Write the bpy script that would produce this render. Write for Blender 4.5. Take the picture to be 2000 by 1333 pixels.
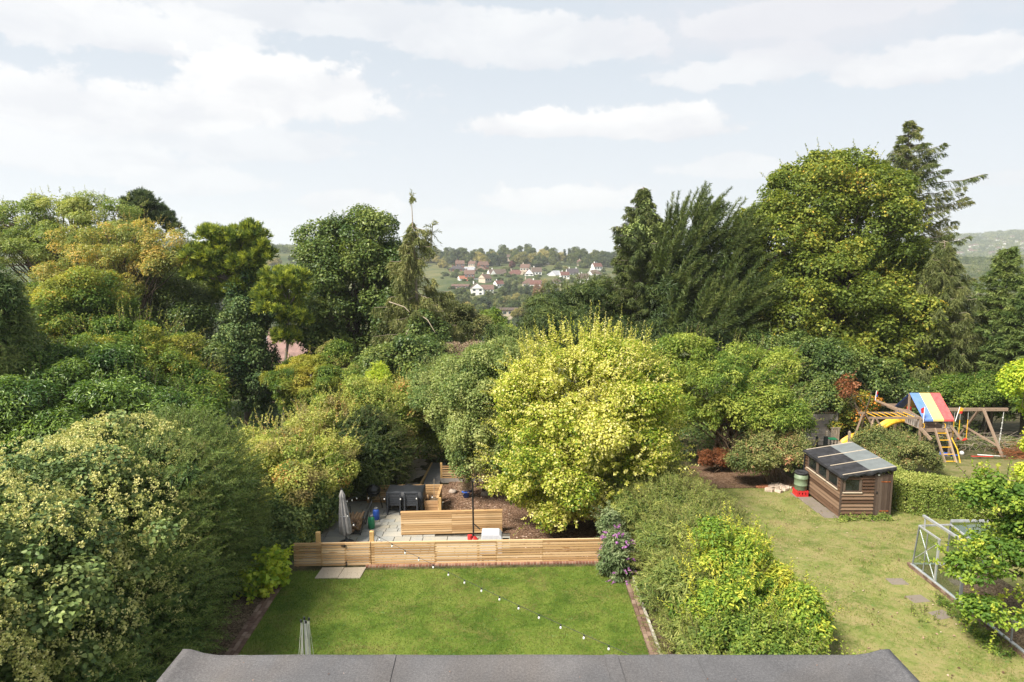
import bpy, math, random
import numpy as np
from mathutils import Vector, Matrix
R = math.radians
for o in list(bpy.data.objects):
    bpy.data.objects.remove(o)
SC = bpy.context.scene
COL = SC.collection

# ------------------------------------------------------------------ camera
PITCH = 7.5
CAM_H = 10.0
F = 1333.0                                   # focal length in photo pixels (2000 wide)
cam_d = bpy.data.cameras.new('camera')
cam = bpy.data.objects.new('camera', cam_d)
COL.objects.link(cam)
cam.location = (0, 0, CAM_H)
cam.rotation_euler = (R(90 - PITCH), 0, 0)
cam_d.sensor_width = 36.0
cam_d.lens = 36.0 * F / 2000.0
cam_d.clip_start = 0.1
cam_d.clip_end = 20000
SC.camera = cam

# ------------------------------------------------------------------ render
SC.view_settings.view_transform = 'Standard'
SC.view_settings.look = 'None'
SC.view_settings.gamma = 1
SC.view_settings.use_curve_mapping = False
SC.view_settings.exposure = 0.95
cy = SC.cycles
cy.max_bounces = 6
cy.diffuse_bounces = 3
cy.glossy_bounces = 2
cy.transmission_bounces = 4
cy.transparent_max_bounces = 6
cy.volume_bounces = 1
cy.use_denoising = True
cy.sample_clamp_indirect = 6

# ------------------------------------------------------------------ sun
SUN_EL, SUN_AZ = 50.0, 232.0                 # azimuth clockwise from +Y (the view): behind and to the left
sv = Vector((math.sin(R(SUN_AZ)) * math.cos(R(SUN_EL)), math.cos(R(SUN_AZ)) * math.cos(R(SUN_EL)), math.sin(R(SUN_EL))))
sun_d = bpy.data.lights.new('sun', 'SUN')
sun_d.energy = 5.0
sun_d.angle = R(18)
sun_d.color = (1.0, 0.93, 0.82)
sun = bpy.data.objects.new('sun', sun_d)
COL.objects.link(sun)
sun.rotation_euler = (-sv).to_track_quat('-Z', 'Y').to_euler()
sun.location = (-20, -20, 40)


# ------------------------------------------------------------------ pixel helpers (photo pixels to metres)
cp, sp = math.cos(R(PITCH)), math.sin(R(PITCH))


def ray(px, py):
    a, b = (px - 1000.0) / F, -(py - 666.5) / F
    return np.array((a, cp + b * sp, -sp + b * cp))


def at(px, py, Y):
    d = ray(px, py)
    t = Y / d[1]
    return np.array((d[0] * t, Y, CAM_H + d[2] * t))


def gz(px, py, z=0.0):
    d = ray(px, py)
    t = (z - CAM_H) / d[2]
    return np.array((d[0] * t, d[1] * t, z))


def mpp(px, py, Y):
    return Y / ray(px, py)[1] / F


# ------------------------------------------------------------------ node helpers
def new_mat(name):
    m = bpy.data.materials.new(name)
    m.use_nodes = True
    nt = m.node_tree
    nt.nodes.clear()
    return m, nt


def N(nt, typ, **kw):
    n = nt.nodes.new(typ)
    for k, v in kw.items():
        if k == 'inp':
            for kk, vv in v.items():
                n.inputs[kk].default_value = vv
        else:
            setattr(n, k, v)
    return n


def MATH(nt, op, a, b=None, clamp=False):
    n = nt.nodes.new('ShaderNodeMath')
    n.operation = op
    n.use_clamp = clamp
    for i, v in enumerate((a, b)):
        if v is None:
            continue
        if isinstance(v, (int, float)):
            n.inputs[i].default_value = v
        else:
            nt.links.new(v, n.inputs[i])
    return n.outputs[0]


def RAMP(nt, fac, stops, interp='LINEAR'):
    n = nt.nodes.new('ShaderNodeValToRGB')
    cr = n.color_ramp
    cr.interpolation = interp
    while len(cr.elements) < len(stops):
        cr.elements.new(0.5)
    for e, (p, c) in zip(cr.elements, stops):
        e.position = p
        e.color = (c[0], c[1], c[2], 1)
    nt.links.new(fac, n.inputs[0])
    return n.outputs[0]


def NOISE(nt, vec, scale, detail=3, rough=0.55, dist=0.0, stretch=None):
    if stretch is not None:
        mp = nt.nodes.new('ShaderNodeMapping')
        mp.inputs['Scale'].default_value = stretch
        nt.links.new(vec, mp.inputs[0])
        vec = mp.outputs[0]
    n = nt.nodes.new('ShaderNodeTexNoise')
    n.inputs['Scale'].default_value = scale
    n.inputs['Detail'].default_value = detail
    n.inputs['Roughness'].default_value = rough
    n.inputs['Distortion'].default_value = dist
    nt.links.new(vec, n.inputs['Vector'])
    return n.outputs['Fac']


def MIXC(nt, fac, a, b, mode='MIX'):
    n = nt.nodes.new('ShaderNodeMix')
    n.data_type = 'RGBA'
    n.blend_type = mode
    for s, v in ((n.inputs[0], fac), (n.inputs[6], a), (n.inputs[7], b)):
        if isinstance(v, (int, float)):
            s.default_value = v
        elif isinstance(v, tuple):
            s.default_value = (v[0], v[1], v[2], 1)
        else:
            nt.links.new(v, s)
    return n.outputs[2]


def world_pos(nt):
    return nt.nodes.new('ShaderNodeNewGeometry').outputs['Position']


def obj_pos(nt):
    return nt.nodes.new('ShaderNodeTexCoord').outputs['Object']


def finish(nt, color, rough=0.7, spec=0.3, metal=0.0, bump=None, bump_s=0.3, bump_d=0.01, **kw):
    b = nt.nodes.new('ShaderNodeBsdfPrincipled')
    if isinstance(color, tuple):
        b.inputs['Base Color'].default_value = (color[0], color[1], color[2], 1)
    else:
        nt.links.new(color, b.inputs['Base Color'])
    if isinstance(rough, (int, float)):
        b.inputs['Roughness'].default_value = rough
    else:
        nt.links.new(rough, b.inputs['Roughness'])
    b.inputs['Specular IOR Level'].default_value = spec
    b.inputs['Metallic'].default_value = metal
    for k, v in kw.items():
        b.inputs[k].default_value = v
    if bump is not None:
        bn = nt.nodes.new('ShaderNodeBump')
        bn.inputs['Strength'].default_value = bump_s
        bn.inputs['Distance'].default_value = bump_d
        nt.links.new(bump, bn.inputs['Height'])
        nt.links.new(bn.outputs[0], b.inputs['Normal'])
    out = nt.nodes.new('ShaderNodeOutputMaterial')
    nt.links.new(b.outputs[0], out.inputs['Surface'])
    return b


# ------------------------------------------------------------------ world: pale hazy sky with broken cloud
def build_world():
    w = bpy.data.worlds.new('World')
    SC.world = w
    w.use_nodes = True
    nt = w.node_tree
    nt.nodes.clear()
    L = nt.links
    tc = nt.nodes.new('ShaderNodeTexCoord')
    vec = tc.outputs['Generated']
    sky = nt.nodes.new('ShaderNodeTexSky')
    sky.sky_type = 'NISHITA'
    sky.sun_disc = False
    sky.sun_elevation = R(SUN_EL)
    sky.sun_rotation = R(SUN_AZ)
    sky.air_density = 1.0
    sky.dust_density = 1.5
    sx = nt.nodes.new('ShaderNodeSeparateXYZ')
    L.new(vec, sx.inputs[0])
    az = MATH(nt, 'ARCTAN2', sx.outputs[0], sx.outputs[1])
    el = MATH(nt, 'ARCSINE', sx.outputs[2])
    n_big = NOISE(nt, vec, 7.0, 6, 0.58, 0.25, (1, 1, 2.2))
    n_puff = NOISE(nt, vec, 26.0, 8, 0.66, 0.25, (1, 1, 1.35))
    nw = MATH(nt, 'ADD', MATH(nt, 'MULTIPLY', MATH(nt, 'SUBTRACT', n_big, 0.5), 2.0),
              MATH(nt, 'MULTIPLY', MATH(nt, 'SUBTRACT', n_puff, 0.5), 1.1))

    def ang(px, py):
        d = ray(px, py)
        d = d / np.linalg.norm(d)
        return math.atan2(d[0], d[1]), math.asin(d[2])
    # cloud banks where they stand in the sky: direction, half-widths, strength
    banks = [(560, 190, 330, 95, 1.0), (250, 215, 330, 90, 0.9), (120, 300, 330, 80, 0.7), (480, 285, 330, 55, 0.62),
             (1180, 248, 330, 46, 1.0), (1080, 395, 175, 42, 0.85), (690, 400, 130, 45, 0.7), (400, 360, 210, 42, 0.6),
             (150, 55, 420, 80, 0.85), (700, 40, 420, 55, 0.7), (1050, 90, 280, 70, 0.75), (1480, 140, 230, 48, 0.8),
             (1850, 120, 330, 60, 0.9), (1420, 330, 130, 34, 0.62), (1960, 350, 120, 26, 0.55), (1650, 20, 500, 60, 0.95),
             (860, 430, 160, 30, 0.45), (1500, 440, 400, 30, 0.3), (300, 440, 400, 30, 0.35)]
    acc = top = None
    for (px, py, rx, ry, st) in banks:
        a0, e0 = ang(px, py)
        a1, _ = ang(px + rx, py)
        _, e1 = ang(px, py - ry)
        da = MATH(nt, 'DIVIDE', MATH(nt, 'SUBTRACT', az, a0), abs(a1 - a0))
        de = MATH(nt, 'DIVIDE', MATH(nt, 'SUBTRACT', el, e0), abs(e1 - e0))
        de0 = de
        # flatter underside
        de = MATH(nt, 'MAXIMUM', de, MATH(nt, 'MULTIPLY', de, -1.45))
        d2 = MATH(nt, 'ADD', MATH(nt, 'MULTIPLY', da, da), MATH(nt, 'MULTIPLY', de, de))
        f = MATH(nt, 'SUBTRACT', 1.0, MATH(nt, 'SQRT', d2))
        f = MATH(nt, 'MAXIMUM', f, -0.8)
        f = MATH(nt, 'ADD', f, nw)
        mr = nt.nodes.new('ShaderNodeMapRange')
        mr.interpolation_type = 'SMOOTHSTEP'
        mr.inputs['From Min'].default_value = 0.02
        mr.inputs['From Max'].default_value = 0.32
        mr.inputs['To Max'].default_value = st
        L.new(f, mr.inputs['Value'])
        f = mr.outputs[0]
        acc = f if acc is None else MATH(nt, 'MAXIMUM', acc, f)
        tl = MATH(nt, 'MULTIPLY', f, MATH(nt, 'ADD', 0.5, MATH(nt, 'ADD', MATH(nt, 'MULTIPLY', de0, 0.75), MATH(nt, 'MULTIPLY', nw, 0.35)), True), True)
        top = tl if top is None else MATH(nt, 'MAXIMUM', top, tl)
    # the rest of the sky, overhead and behind the camera
    far = nt.nodes.new('ShaderNodeMapRange')
    far.interpolation_type = 'SMOOTHSTEP'
    far.inputs['From Min'].default_value = 0.5
    far.inputs['From Max'].default_value = 0.62
    L.new(n_big, far.inputs['Value'])
    up = nt.nodes.new('ShaderNodeMapRange')
    up.inputs['From Min'].default_value = 0.36
    up.inputs['From Max'].default_value = 0.5
    L.new(el, up.inputs['Value'])
    acc = MATH(nt, 'MAXIMUM', acc, MATH(nt, 'MULTIPLY', MATH(nt, 'MULTIPLY', far.outputs[0], up.outputs[0]), 0.85))
    # veil over the blue
    hi = nt.nodes.new('ShaderNodeMapRange')
    hi.interpolation_type = 'SMOOTHSTEP'
    hi.inputs['From Min'].default_value = 0.34
    hi.inputs['From Max'].default_value = 0.95
    L.new(el, hi.inputs['Value'])
    veil = MATH(nt, 'SUBTRACT', 0.88, MATH(nt, 'MULTIPLY', hi.outputs[0], 0.36))
    blue = MIXC(nt, veil, sky.outputs[0], (6.95, 7.55, 8.2))
    lo = nt.nodes.new('ShaderNodeMapRange')
    lo.inputs['From Min'].default_value = 0.0
    lo.inputs['From Max'].default_value = 0.26
    L.new(el, lo.inputs['Value'])
    base = MIXC(nt, lo.outputs[0], (7.9, 8.25, 8.7), blue)
    # grey bellies against white tops
    n_in = NOISE(nt, vec, 9.0, 4, 0.55, 0.3, (1, 1, 2.4))
    mr2 = nt.nodes.new('ShaderNodeMapRange')
    mr2.inputs['From Min'].default_value = 0.38
    mr2.inputs['From Max'].default_value = 0.58
    L.new(n_in, mr2.inputs['Value'])
    lit = MATH(nt, 'ADD', MATH(nt, 'MULTIPLY', mr2.outputs[0], 0.5), MATH(nt, 'MULTIPLY', top, 0.6), True)
    cl = MIXC(nt, lit, (7.3, 7.45, 7.9), (9.2, 9.2, 9.2))
    cl = MIXC(nt, hi.outputs[0], cl, (6.2, 6.3, 6.6))
    # a broad grey bank high on the right
    a0, e0 = ang(1600, 30)
    gda = MATH(nt, 'DIVIDE', MATH(nt, 'SUBTRACT', az, a0), 0.36)
    gde = MATH(nt, 'DIVIDE', MATH(nt, 'SUBTRACT', el, e0), 0.085)
    gd = MATH(nt, 'SQRT', MATH(nt, 'ADD', MATH(nt, 'MULTIPLY', gda, gda), MATH(nt, 'MULTIPLY', gde, gde)))
    gm = nt.nodes.new('ShaderNodeMapRange')
    gm.interpolation_type = 'SMOOTHSTEP'
    gm.inputs['From Min'].default_value = 0.25
    gm.inputs['From Max'].default_value = 1.0
    L.new(MATH(nt, 'SUBTRACT', 1.2, MATH(nt, 'ADD', gd, MATH(nt, 'MULTIPLY', nw, -0.5))), gm.inputs['Value'])
    col = MIXC(nt, acc, base, cl)
    col = MIXC(nt, MATH(nt, 'MULTIPLY', gm.outputs[0], 0.8), col, (7.3, 7.4, 7.9))
    bg = nt.nodes.new('ShaderNodeBackground')
    bg.inputs['Strength'].default_value = 0.0575
    L.new(col, bg.inputs['Color'])
    out = nt.nodes.new('ShaderNodeOutputWorld')
    L.new(bg.outputs[0], out.inputs['Surface'])
    w.cycles.sampling_method = 'MANUAL'
    w.cycles.sample_map_resolution = 512


build_world()


# ------------------------------------------------------------------ object helpers
def tag(o, label=None, cat=None, group=None, kind=None):
    if label: o['label'] = label
    if cat: o['category'] = cat
    if group: o['group'] = group
    if kind: o['kind'] = kind
    return o


def thing(name, label, cat, loc=(0, 0, 0), group=None, rotz=0):
    o = bpy.data.objects.new(name, None)
    o.empty_display_size = 0.2
    COL.objects.link(o)
    o.location = loc
    o.rotation_euler = (0, 0, rotz)
    return tag(o, label, cat, group)


def link_mesh(name, verts, faces, mat, parent=None, origin=None, smooth=False):
    if origin is None and parent is not None:
        origin = root_loc(parent)
    me = bpy.data.meshes.new(name)
    v = np.asarray(verts, dtype=float).reshape(-1, 3)
    if origin is not None:
        v = v - np.asarray(origin)
    me.from_pydata(v.tolist(), [], faces)
    if smooth:
        me.polygons.foreach_set('use_smooth', [True] * len(me.polygons))
    me.materials.append(mat)
    me.update()
    o = bpy.data.objects.new(name, me)
    COL.objects.link(o)
    if parent is not None:
        o.parent = parent
    elif origin is not None:
        o.location = origin
    return o


def root_loc(o):
    p = np.array(o.location)
    while o.parent is not None:
        o = o.parent
        p = p + np.array(o.location)
    return p


def copy_tree(o, parent=None):
    c = o.copy()
    COL.objects.link(c)
    c.parent = parent
    for ch in list(o.children):
        copy_tree(ch, c)
    return c


class MB:
    """collects boxes, beams, tubes and lathes; build() links them as one mesh object"""
    def __init__(self):
        self.v = []
        self.f = []

    def add(self, vs, fs):
        n = len(self.v)
        self.v.extend([tuple(map(float, p)) for p in vs])
        self.f.extend([tuple(i + n for i in f) for f in fs])
        return self

    def box(self, c, s, rz=0.0, rot=None):
        hx, hy, hz = s[0] / 2, s[1] / 2, s[2] / 2
        vs = [Vector((x, y, z)) for z in (-hz, hz) for x, y in ((-hx, -hy), (hx, -hy), (hx, hy), (-hx, hy))]
        m = rot if rot is not None else Matrix.Rotation(rz, 3, 'Z')
        vs = [m @ p + Vector(c) for p in vs]
        return self.add(vs, [(3, 2, 1, 0), (4, 5, 6, 7), (0, 1, 5, 4), (1, 2, 6, 5), (2, 3, 7, 6), (3, 0, 4, 7)])

    def beam(self, a, b, w, h, up=(0, 0, 1)):
        a, b = Vector(a), Vector(b)
        d = (b - a).normalized()
        u = Vector(up)
        s = d.cross(u)
        if s.length < 1e-4:
            s = d.cross(Vector((0, 1, 0)))
        s.normalize()
        u = s.cross(d).normalized()
        vs = []
        for p in (a, b):
            for i, j in ((-1, -1), (1, -1), (1, 1), (-1, 1)):
                vs.append(p + s * (i * w / 2) + u * (j * h / 2))
        return self.add(vs, [(0, 1, 2, 3), (7, 6, 5, 4), (0, 4, 5, 1), (1, 5, 6, 2), (2, 6, 7, 3), (3, 7, 4, 0)])

    def tube(self, pts, rad, n=6, cap=True):
        pts = [Vector(p) for p in pts]
        if isinstance(rad, (int, float)):
            rad = [rad] * len(pts)
        vs, fs = [], []
        prev = None
        for i, p in enumerate(pts):
            d = (pts[min(i + 1, len(pts) - 1)] - pts[max(i - 1, 0)])
            d = d.normalized() if d.length > 1e-6 else Vector((0, 0, 1))
            ref = prev if prev is not None else (Vector((1, 0, 0)) if abs(d.x) < 0.8 else Vector((0, 1, 0)))
            s = (ref - d * ref.dot(d)).normalized()
            prev = s
            t = d.cross(s)
            for k in range(n):
                a = 2 * math.pi * k / n
                vs.append(p + (s * math.cos(a) + t * math.sin(a)) * rad[i])
        for i in range(len(pts) - 1):
            for k in range(n):
                k2 = (k + 1) % n
                fs.append((i * n + k, i * n + k2, (i + 1) * n + k2, (i + 1) * n + k))
        if cap:
            fs.append(tuple(range(n - 1, -1, -1)))
            fs.append(tuple((len(pts) - 1) * n + k for k in range(n)))
        return self.add(vs, fs)

    def lathe(self, prof, c=(0, 0, 0), n=16, squash=(1, 1)):
        vs, fs = [], []
        for r, z in prof:
            for k in range(n):
                a = 2 * math.pi * k / n
                vs.append((c[0] + r * squash[0] * math.cos(a), c[1] + r * squash[1] * math.sin(a), c[2] + z))
        for i in range(len(prof) - 1):
            for k in range(n):
                k2 = (k + 1) % n
                fs.append((i * n + k, i * n + k2, (i + 1) * n + k2, (i + 1) * n + k))
        fs.append(tuple(range(n - 1, -1, -1)))
        fs.append(tuple((len(prof) - 1) * n + k for k in range(n)))
        return self.add(vs, fs)

    def prism(self, poly, off):
        """extrude a 3-D polygon by an offset vector"""
        n = len(poly)
        a = [np.array(p, float) for p in poly]
        b = [p + np.array(off, float) for p in a]
        fs = [tuple(range(n - 1, -1, -1)), tuple(range(n, 2 * n))]
        for i in range(n):
            j = (i + 1) % n
            fs.append((i, j, n + j, n + i))
        return self.add(a + b, fs)

    def build(self, name, mat, parent=None, origin=None, smooth=False, bevel=0.0):
        o = link_mesh(name, self.v, self.f, mat, parent, origin, smooth)
        if bevel:
            m = o.modifiers.new('bevel', 'BEVEL')
            m.width = bevel
            m.segments = 2
            m.limit_method = 'ANGLE'
        return o


# ------------------------------------------------------------------ materials
LEAF_GAIN = 1.42


def leaf_mat(name, stops, trans=0.3, rough=0.5, spec=0.25, patch=None, patch_scale=0.5, rnd=0.0):
    m, nt = new_mat(name)
    L = nt.links
    at_ = N(nt, 'ShaderNodeAttribute', attribute_name='tint')
    fac = at_.outputs['Fac']
    if rnd:
        oi = nt.nodes.new('ShaderNodeObjectInfo')
        fac = MATH(nt, 'ADD', fac, MATH(nt, 'MULTIPLY', MATH(nt, 'SUBTRACT', oi.outputs['Random'], 0.5), rnd))
    stops = [(p_, tuple(min(0.85, c_ * LEAF_GAIN * k_) for c_, k_ in zip(col_, (1.03, 0.985, 1.06)))) for p_, col_ in stops]
    col = RAMP(nt, fac, stops)
    if patch is not None:
        nz = NOISE(nt, world_pos(nt), patch_scale, 3, 0.6)
        mr = N(nt, 'ShaderNodeMapRange', inp={'From Min': 0.52, 'From Max': 0.66})
        L.new(nz, mr.inputs['Value'])
        at2 = N(nt, 'ShaderNodeAttribute', attribute_name='tint2')
        f2 = MATH(nt, 'MULTIPLY', mr.outputs[0], at2.outputs['Fac'], True)
        col = MIXC(nt, f2, col, patch)
    p = nt.nodes.new('ShaderNodeBsdfPrincipled')
    p.inputs['Roughness'].default_value = rough
    p.inputs['Specular IOR Level'].default_value = spec
    L.new(col, p.inputs['Base Color'])
    t = nt.nodes.new('ShaderNodeBsdfTranslucent')
    tcol = MIXC(nt, 1.0, col, (1.15, 1.15, 0.6), 'MULTIPLY')
    L.new(tcol, t.inputs['Color'])
    mx = nt.nodes.new('ShaderNodeMixShader')
    mx.inputs[0].default_value = trans
    L.new(p.outputs[0], mx.inputs[1])
    L.new(t.outputs[0], mx.inputs[2])
    out = nt.nodes.new('ShaderNodeOutputMaterial')
    L.new(mx.outputs[0], out.inputs['Surface'])
    return m


def bark_mat(name, c1, c2, scale=6):
    m, nt = new_mat(name)
    nz = NOISE(nt, world_pos(nt), scale, 4, 0.65, 0.3, (1, 1, 0.25))
    finish(nt, RAMP(nt, nz, [(0.3, c1), (0.7, c2)]), 0.9, 0.15, bump=nz, bump_s=0.6, bump_d=0.03)
    return m


def wood_mat(name, c1, c2, c3, stretch=(0.6, 12, 12), scale=3, rough=0.75, island=0.5, spec=0.2):
    """planks: grain along one axis, each board with its own tone"""
    m, nt = new_mat(name)
    ge = nt.nodes.new('ShaderNodeNewGeometry')
    pos = ge.outputs['Position']
    off = nt.nodes.new('ShaderNodeVectorMath')
    off.operation = 'ADD'
    nt.links.new(pos, off.inputs[0])
    cmb = nt.nodes.new('ShaderNodeCombineXYZ')
    r10 = MATH(nt, 'MULTIPLY', ge.outputs['Random Per Island'], 37.0)
    for i in range(3):
        nt.links.new(r10, cmb.inputs[i])
    nt.links.new(cmb.outputs[0], off.inputs[1])
    nz = NOISE(nt, off.outputs[0], scale, 5, 0.62, 0.6, stretch)
    kn = NOISE(nt, off.outputs[0], 2.2, 2, 0.5, 0.0, (1.4, 3.5, 3.5))
    f = MATH(nt, 'ADD', MATH(nt, 'MULTIPLY', nz, 1 - island), MATH(nt, 'MULTIPLY', ge.outputs['Random Per Island'], island))
    col = RAMP(nt, f, [(0.2, c1), (0.5, c2), (0.8, c3)])
    kr = RAMP(nt, kn, [(0.66, (1, 1, 1)), (0.74, (0.55, 0.42, 0.3))])
    col = MIXC(nt, 0.8, col, kr, 'MULTIPLY')
    finish(nt, col, rough, spec, bump=nz, bump_s=0.25, bump_d=0.006)
    return m


def plain_mat(name, c, rough=0.6, spec=0.3, metal=0.0, var=0.12, scale=8, bump=0.0):
    m, nt = new_mat(name)
    nz = NOISE(nt, world_pos(nt), scale, 4, 0.6)
    lo = tuple(x * (1 - var) for x in c)
    hi = tuple(min(1, x * (1 + var)) for x in c)
    finish(nt, RAMP(nt, nz, [(0.35, lo), (0.65, hi)]), rough, spec, metal, bump=nz if bump else None, bump_s=bump, bump_d=0.01)
    return m


def glass_mat(name, tint=(0.85, 0.92, 0.9), alpha=0.25):
    m, nt = new_mat(name)
    b = nt.nodes.new('ShaderNodeBsdfTransparent')
    b.inputs[0].default_value = (*tint, 1)
    g = nt.nodes.new('ShaderNodeBsdfGlossy')
    g.inputs['Roughness'].default_value = 0.03
    g.inputs['Color'].default_value = (0.8, 0.85, 0.85, 1)
    mx = nt.nodes.new('ShaderNodeMixShader')
    mx.inputs[0].default_value = alpha
    nt.links.new(b.outputs[0], mx.inputs[1])
    nt.links.new(g.outputs[0], mx.inputs[2])
    out = nt.nodes.new('ShaderNodeOutputMaterial')
    nt.links.new(mx.outputs[0], out.inputs['Surface'])
    return m


M = {}
M['bark'] = bark_mat('bark', (0.05, 0.038, 0.028), (0.15, 0.115, 0.085))
M['bark_grey'] = bark_mat('bark_grey', (0.10, 0.085, 0.07), (0.26, 0.22, 0.18))
M['twig'] = bark_mat('twig', (0.10, 0.07, 0.045), (0.22, 0.16, 0.11), 12)
M['dead_wood'] = bark_mat('dead_wood', (0.24, 0.19, 0.14), (0.42, 0.36, 0.28), 12)
M['pine_fence'] = wood_mat('pine_fence', (0.33, 0.195, 0.09), (0.50, 0.32, 0.155), (0.64, 0.46, 0.27), island=0.62)
M['pine_post'] = wood_mat('pine_post', (0.36, 0.23, 0.09), (0.48, 0.31, 0.13), (0.55, 0.37, 0.17), (12, 12, 0.8))
M['shed_board'] = wood_mat('shed_board', (0.055, 0.030, 0.018), (0.105, 0.060, 0.036), (0.20, 0.13, 0.085), (0.7, 0.7, 9), 4, 0.85, 0.68)
M['shed_door'] = wood_mat('shed_door', (0.045, 0.03, 0.023), (0.08, 0.055, 0.042), (0.14, 0.105, 0.083), (9, 9, 0.7), 4, 0.85, 0.45)
M['play_wood'] = wood_mat('play_wood', (0.20, 0.14, 0.10), (0.30, 0.22, 0.16), (0.40, 0.31, 0.23), (2, 2, 2), 4, 0.8, 0.5)
M['grey_wood'] = wood_mat('grey_wood', (0.22, 0.2, 0.185), (0.30, 0.275, 0.25), (0.38, 0.35, 0.32), (0.7, 9, 9), 4, 0.85, 0.5)
M['planter'] = wood_mat('planter', (0.28, 0.16, 0.08), (0.37, 0.23, 0.12), (0.45, 0.29, 0.17), (0.7, 9, 9), 4, 0.8, 0.4)
M['black_plastic'] = plain_mat('black_plastic', (0.018, 0.02, 0.024), 0.45, 0.4)
M['dark_plastic'] = plain_mat('dark_plastic', (0.030, 0.034, 0.042), 0.5, 0.4)
M['black_metal'] = plain_mat('black_metal', (0.012, 0.012, 0.013), 0.4, 0.5)
M['grey_fabric'] = plain_mat('grey_fabric', (0.33, 0.32, 0.31), 0.9, 0.1, var=0.18, scale=10)
M['white_plastic'] = plain_mat('white_plastic', (0.66, 0.67, 0.69), 0.6, 0.3, var=0.06)
M['light_grey'] = plain_mat('light_grey', (0.48, 0.49, 0.52), 0.8, 0.2, var=0.1)
M['alu'] = plain_mat('alu', (0.52, 0.53, 0.55), 0.45, 0.5, 0.55, var=0.15, scale=5)
M['alu_dark'] = plain_mat('alu_dark', (0.22, 0.23, 0.24), 0.5, 0.5, 0.4, var=0.2, scale=5)
M['red'] = plain_mat('red', (0.55, 0.03, 0.03), 0.45, 0.4)
M['blue'] = plain_mat('blue', (0.03, 0.10, 0.45), 0.45, 0.4)
M['green_plastic'] = plain_mat('green_plastic', (0.02, 0.20, 0.09), 0.45, 0.4)
M['butt_green'] = plain_mat('butt_green', (0.155, 0.205, 0.125), 0.5, 0.4)
M['yellow'] = plain_mat('yellow', (0.75, 0.42, 0.03), 0.4, 0.4)
M['rope'] = plain_mat('rope', (0.45, 0.45, 0.42), 0.9, 0.1)
M['white'] = plain_mat('white', (0.78, 0.78, 0.76), 0.6, 0.3, var=0.05)
M['terracotta'] = plain_mat('terracotta', (0.42, 0.17, 0.09), 0.85, 0.2, var=0.3, scale=6)
M['rubble'] = plain_mat('rubble', (0.45, 0.36, 0.29), 0.9, 0.15, var=0.4, scale=5, bump=0.4)
M['stone'] = plain_mat('stone', (0.30, 0.25, 0.21), 0.85, 0.2, var=0.25, scale=3, bump=0.3)
M['rust'] = plain_mat('rust', (0.28, 0.085, 0.025), 0.95, 0.1, var=0.5, scale=9)
M['bulb'] = plain_mat('bulb', (0.8, 0.8, 0.78), 0.15, 0.6, var=0.03)
M['glass'] = glass_mat('glass')
M['glass_dark'] = plain_mat('glass_dark', (0.018, 0.022, 0.02), 0.12, 0.5, var=0.5, scale=2)


# ------------------------------------------------------------------ ground materials
def lawn_mat(name, c_dark, c_mid, c_light, c_dry, dry=0.5, scale=0.5, clover=(0.10, 0.2, 0.06)):
    m, nt = new_mat(name)
    p = world_pos(nt)
    big = NOISE(nt, p, scale, 4, 0.6, 0.4)
    mid = NOISE(nt, p, 2.3, 4, 0.65, 0.3)
    fine = NOISE(nt, p, 28, 3, 0.7)
    f = MATH(nt, 'ADD', MATH(nt, 'MULTIPLY', big, 0.45), MATH(nt, 'ADD', MATH(nt, 'MULTIPLY', mid, 0.35), MATH(nt, 'MULTIPLY', fine, 0.2)))
    col = RAMP(nt, f, [(0.42, c_dark), (0.5, c_mid), (0.57, c_light)])
    d = MATH(nt, 'ADD', MATH(nt, 'MULTIPLY', NOISE(nt, p, 1.1, 6, 0.7, 0.9), 0.6), MATH(nt, 'MULTIPLY', NOISE(nt, p, 11, 4, 0.7), 0.4))
    dm = RAMP(nt, d, [(0.62 - 0.2 * dry, (0, 0, 0)), (0.78 - 0.2 * dry, (1, 1, 1))])
    col = MIXC(nt, MATH(nt, 'MULTIPLY', dm, 0.85), col, c_dry)
    ck = RAMP(nt, NOISE(nt, p, 6.0, 2, 0.5), [(0.66, (0, 0, 0)), (0.72, (1, 1, 1))])
    col = MIXC(nt, MATH(nt, 'MULTIPLY', ck, 0.5), col, clover)
    finish(nt, col, 0.9, 0.1, bump=fine, bump_s=0.7, bump_d=0.03)
    return m


def slab_mat(name, tones, mortar=(0.055, 0.05, 0.045)):
    m, nt = new_mat(name)
    ge = nt.nodes.new('ShaderNodeNewGeometry')
    p = ge.outputs['Position']
    nz = NOISE(nt, p, 3.5, 5, 0.65, 0.5)
    st = NOISE(nt, p, 14, 4, 0.7)
    f = MATH(nt, 'ADD', MATH(nt, 'MULTIPLY', ge.outputs['Random Per Island'], 0.55), MATH(nt, 'MULTIPLY', nz, 0.45))
    col = RAMP(nt, f, [(0.1 + 0.7 * i / (len(tones) - 1), t) for i, t in enumerate(tones)])
    col = MIXC(nt, MATH(nt, 'MULTIPLY', st, 0.35), col, (0.10, 0.095, 0.075))
    finish(nt, col, 0.8, 0.25, bump=st, bump_s=0.3, bump_d=0.008)
    return m


def brick_mat(name, c1, c2, c3):
    m, nt = new_mat(name)
    ge = nt.nodes.new('ShaderNodeNewGeometry')
    nz = NOISE(nt, ge.outputs['Position'], 9, 4, 0.65)
    f = MATH(nt, 'ADD', MATH(nt, 'MULTIPLY', ge.outputs['Random Per Island'], 0.6), MATH(nt, 'MULTIPLY', nz, 0.4))
    finish(nt, RAMP(nt, f, [(0.2, c1), (0.5, c2), (0.8, c3)]), 0.85, 0.2, bump=nz, bump_s=0.3, bump_d=0.006)
    return m


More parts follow.
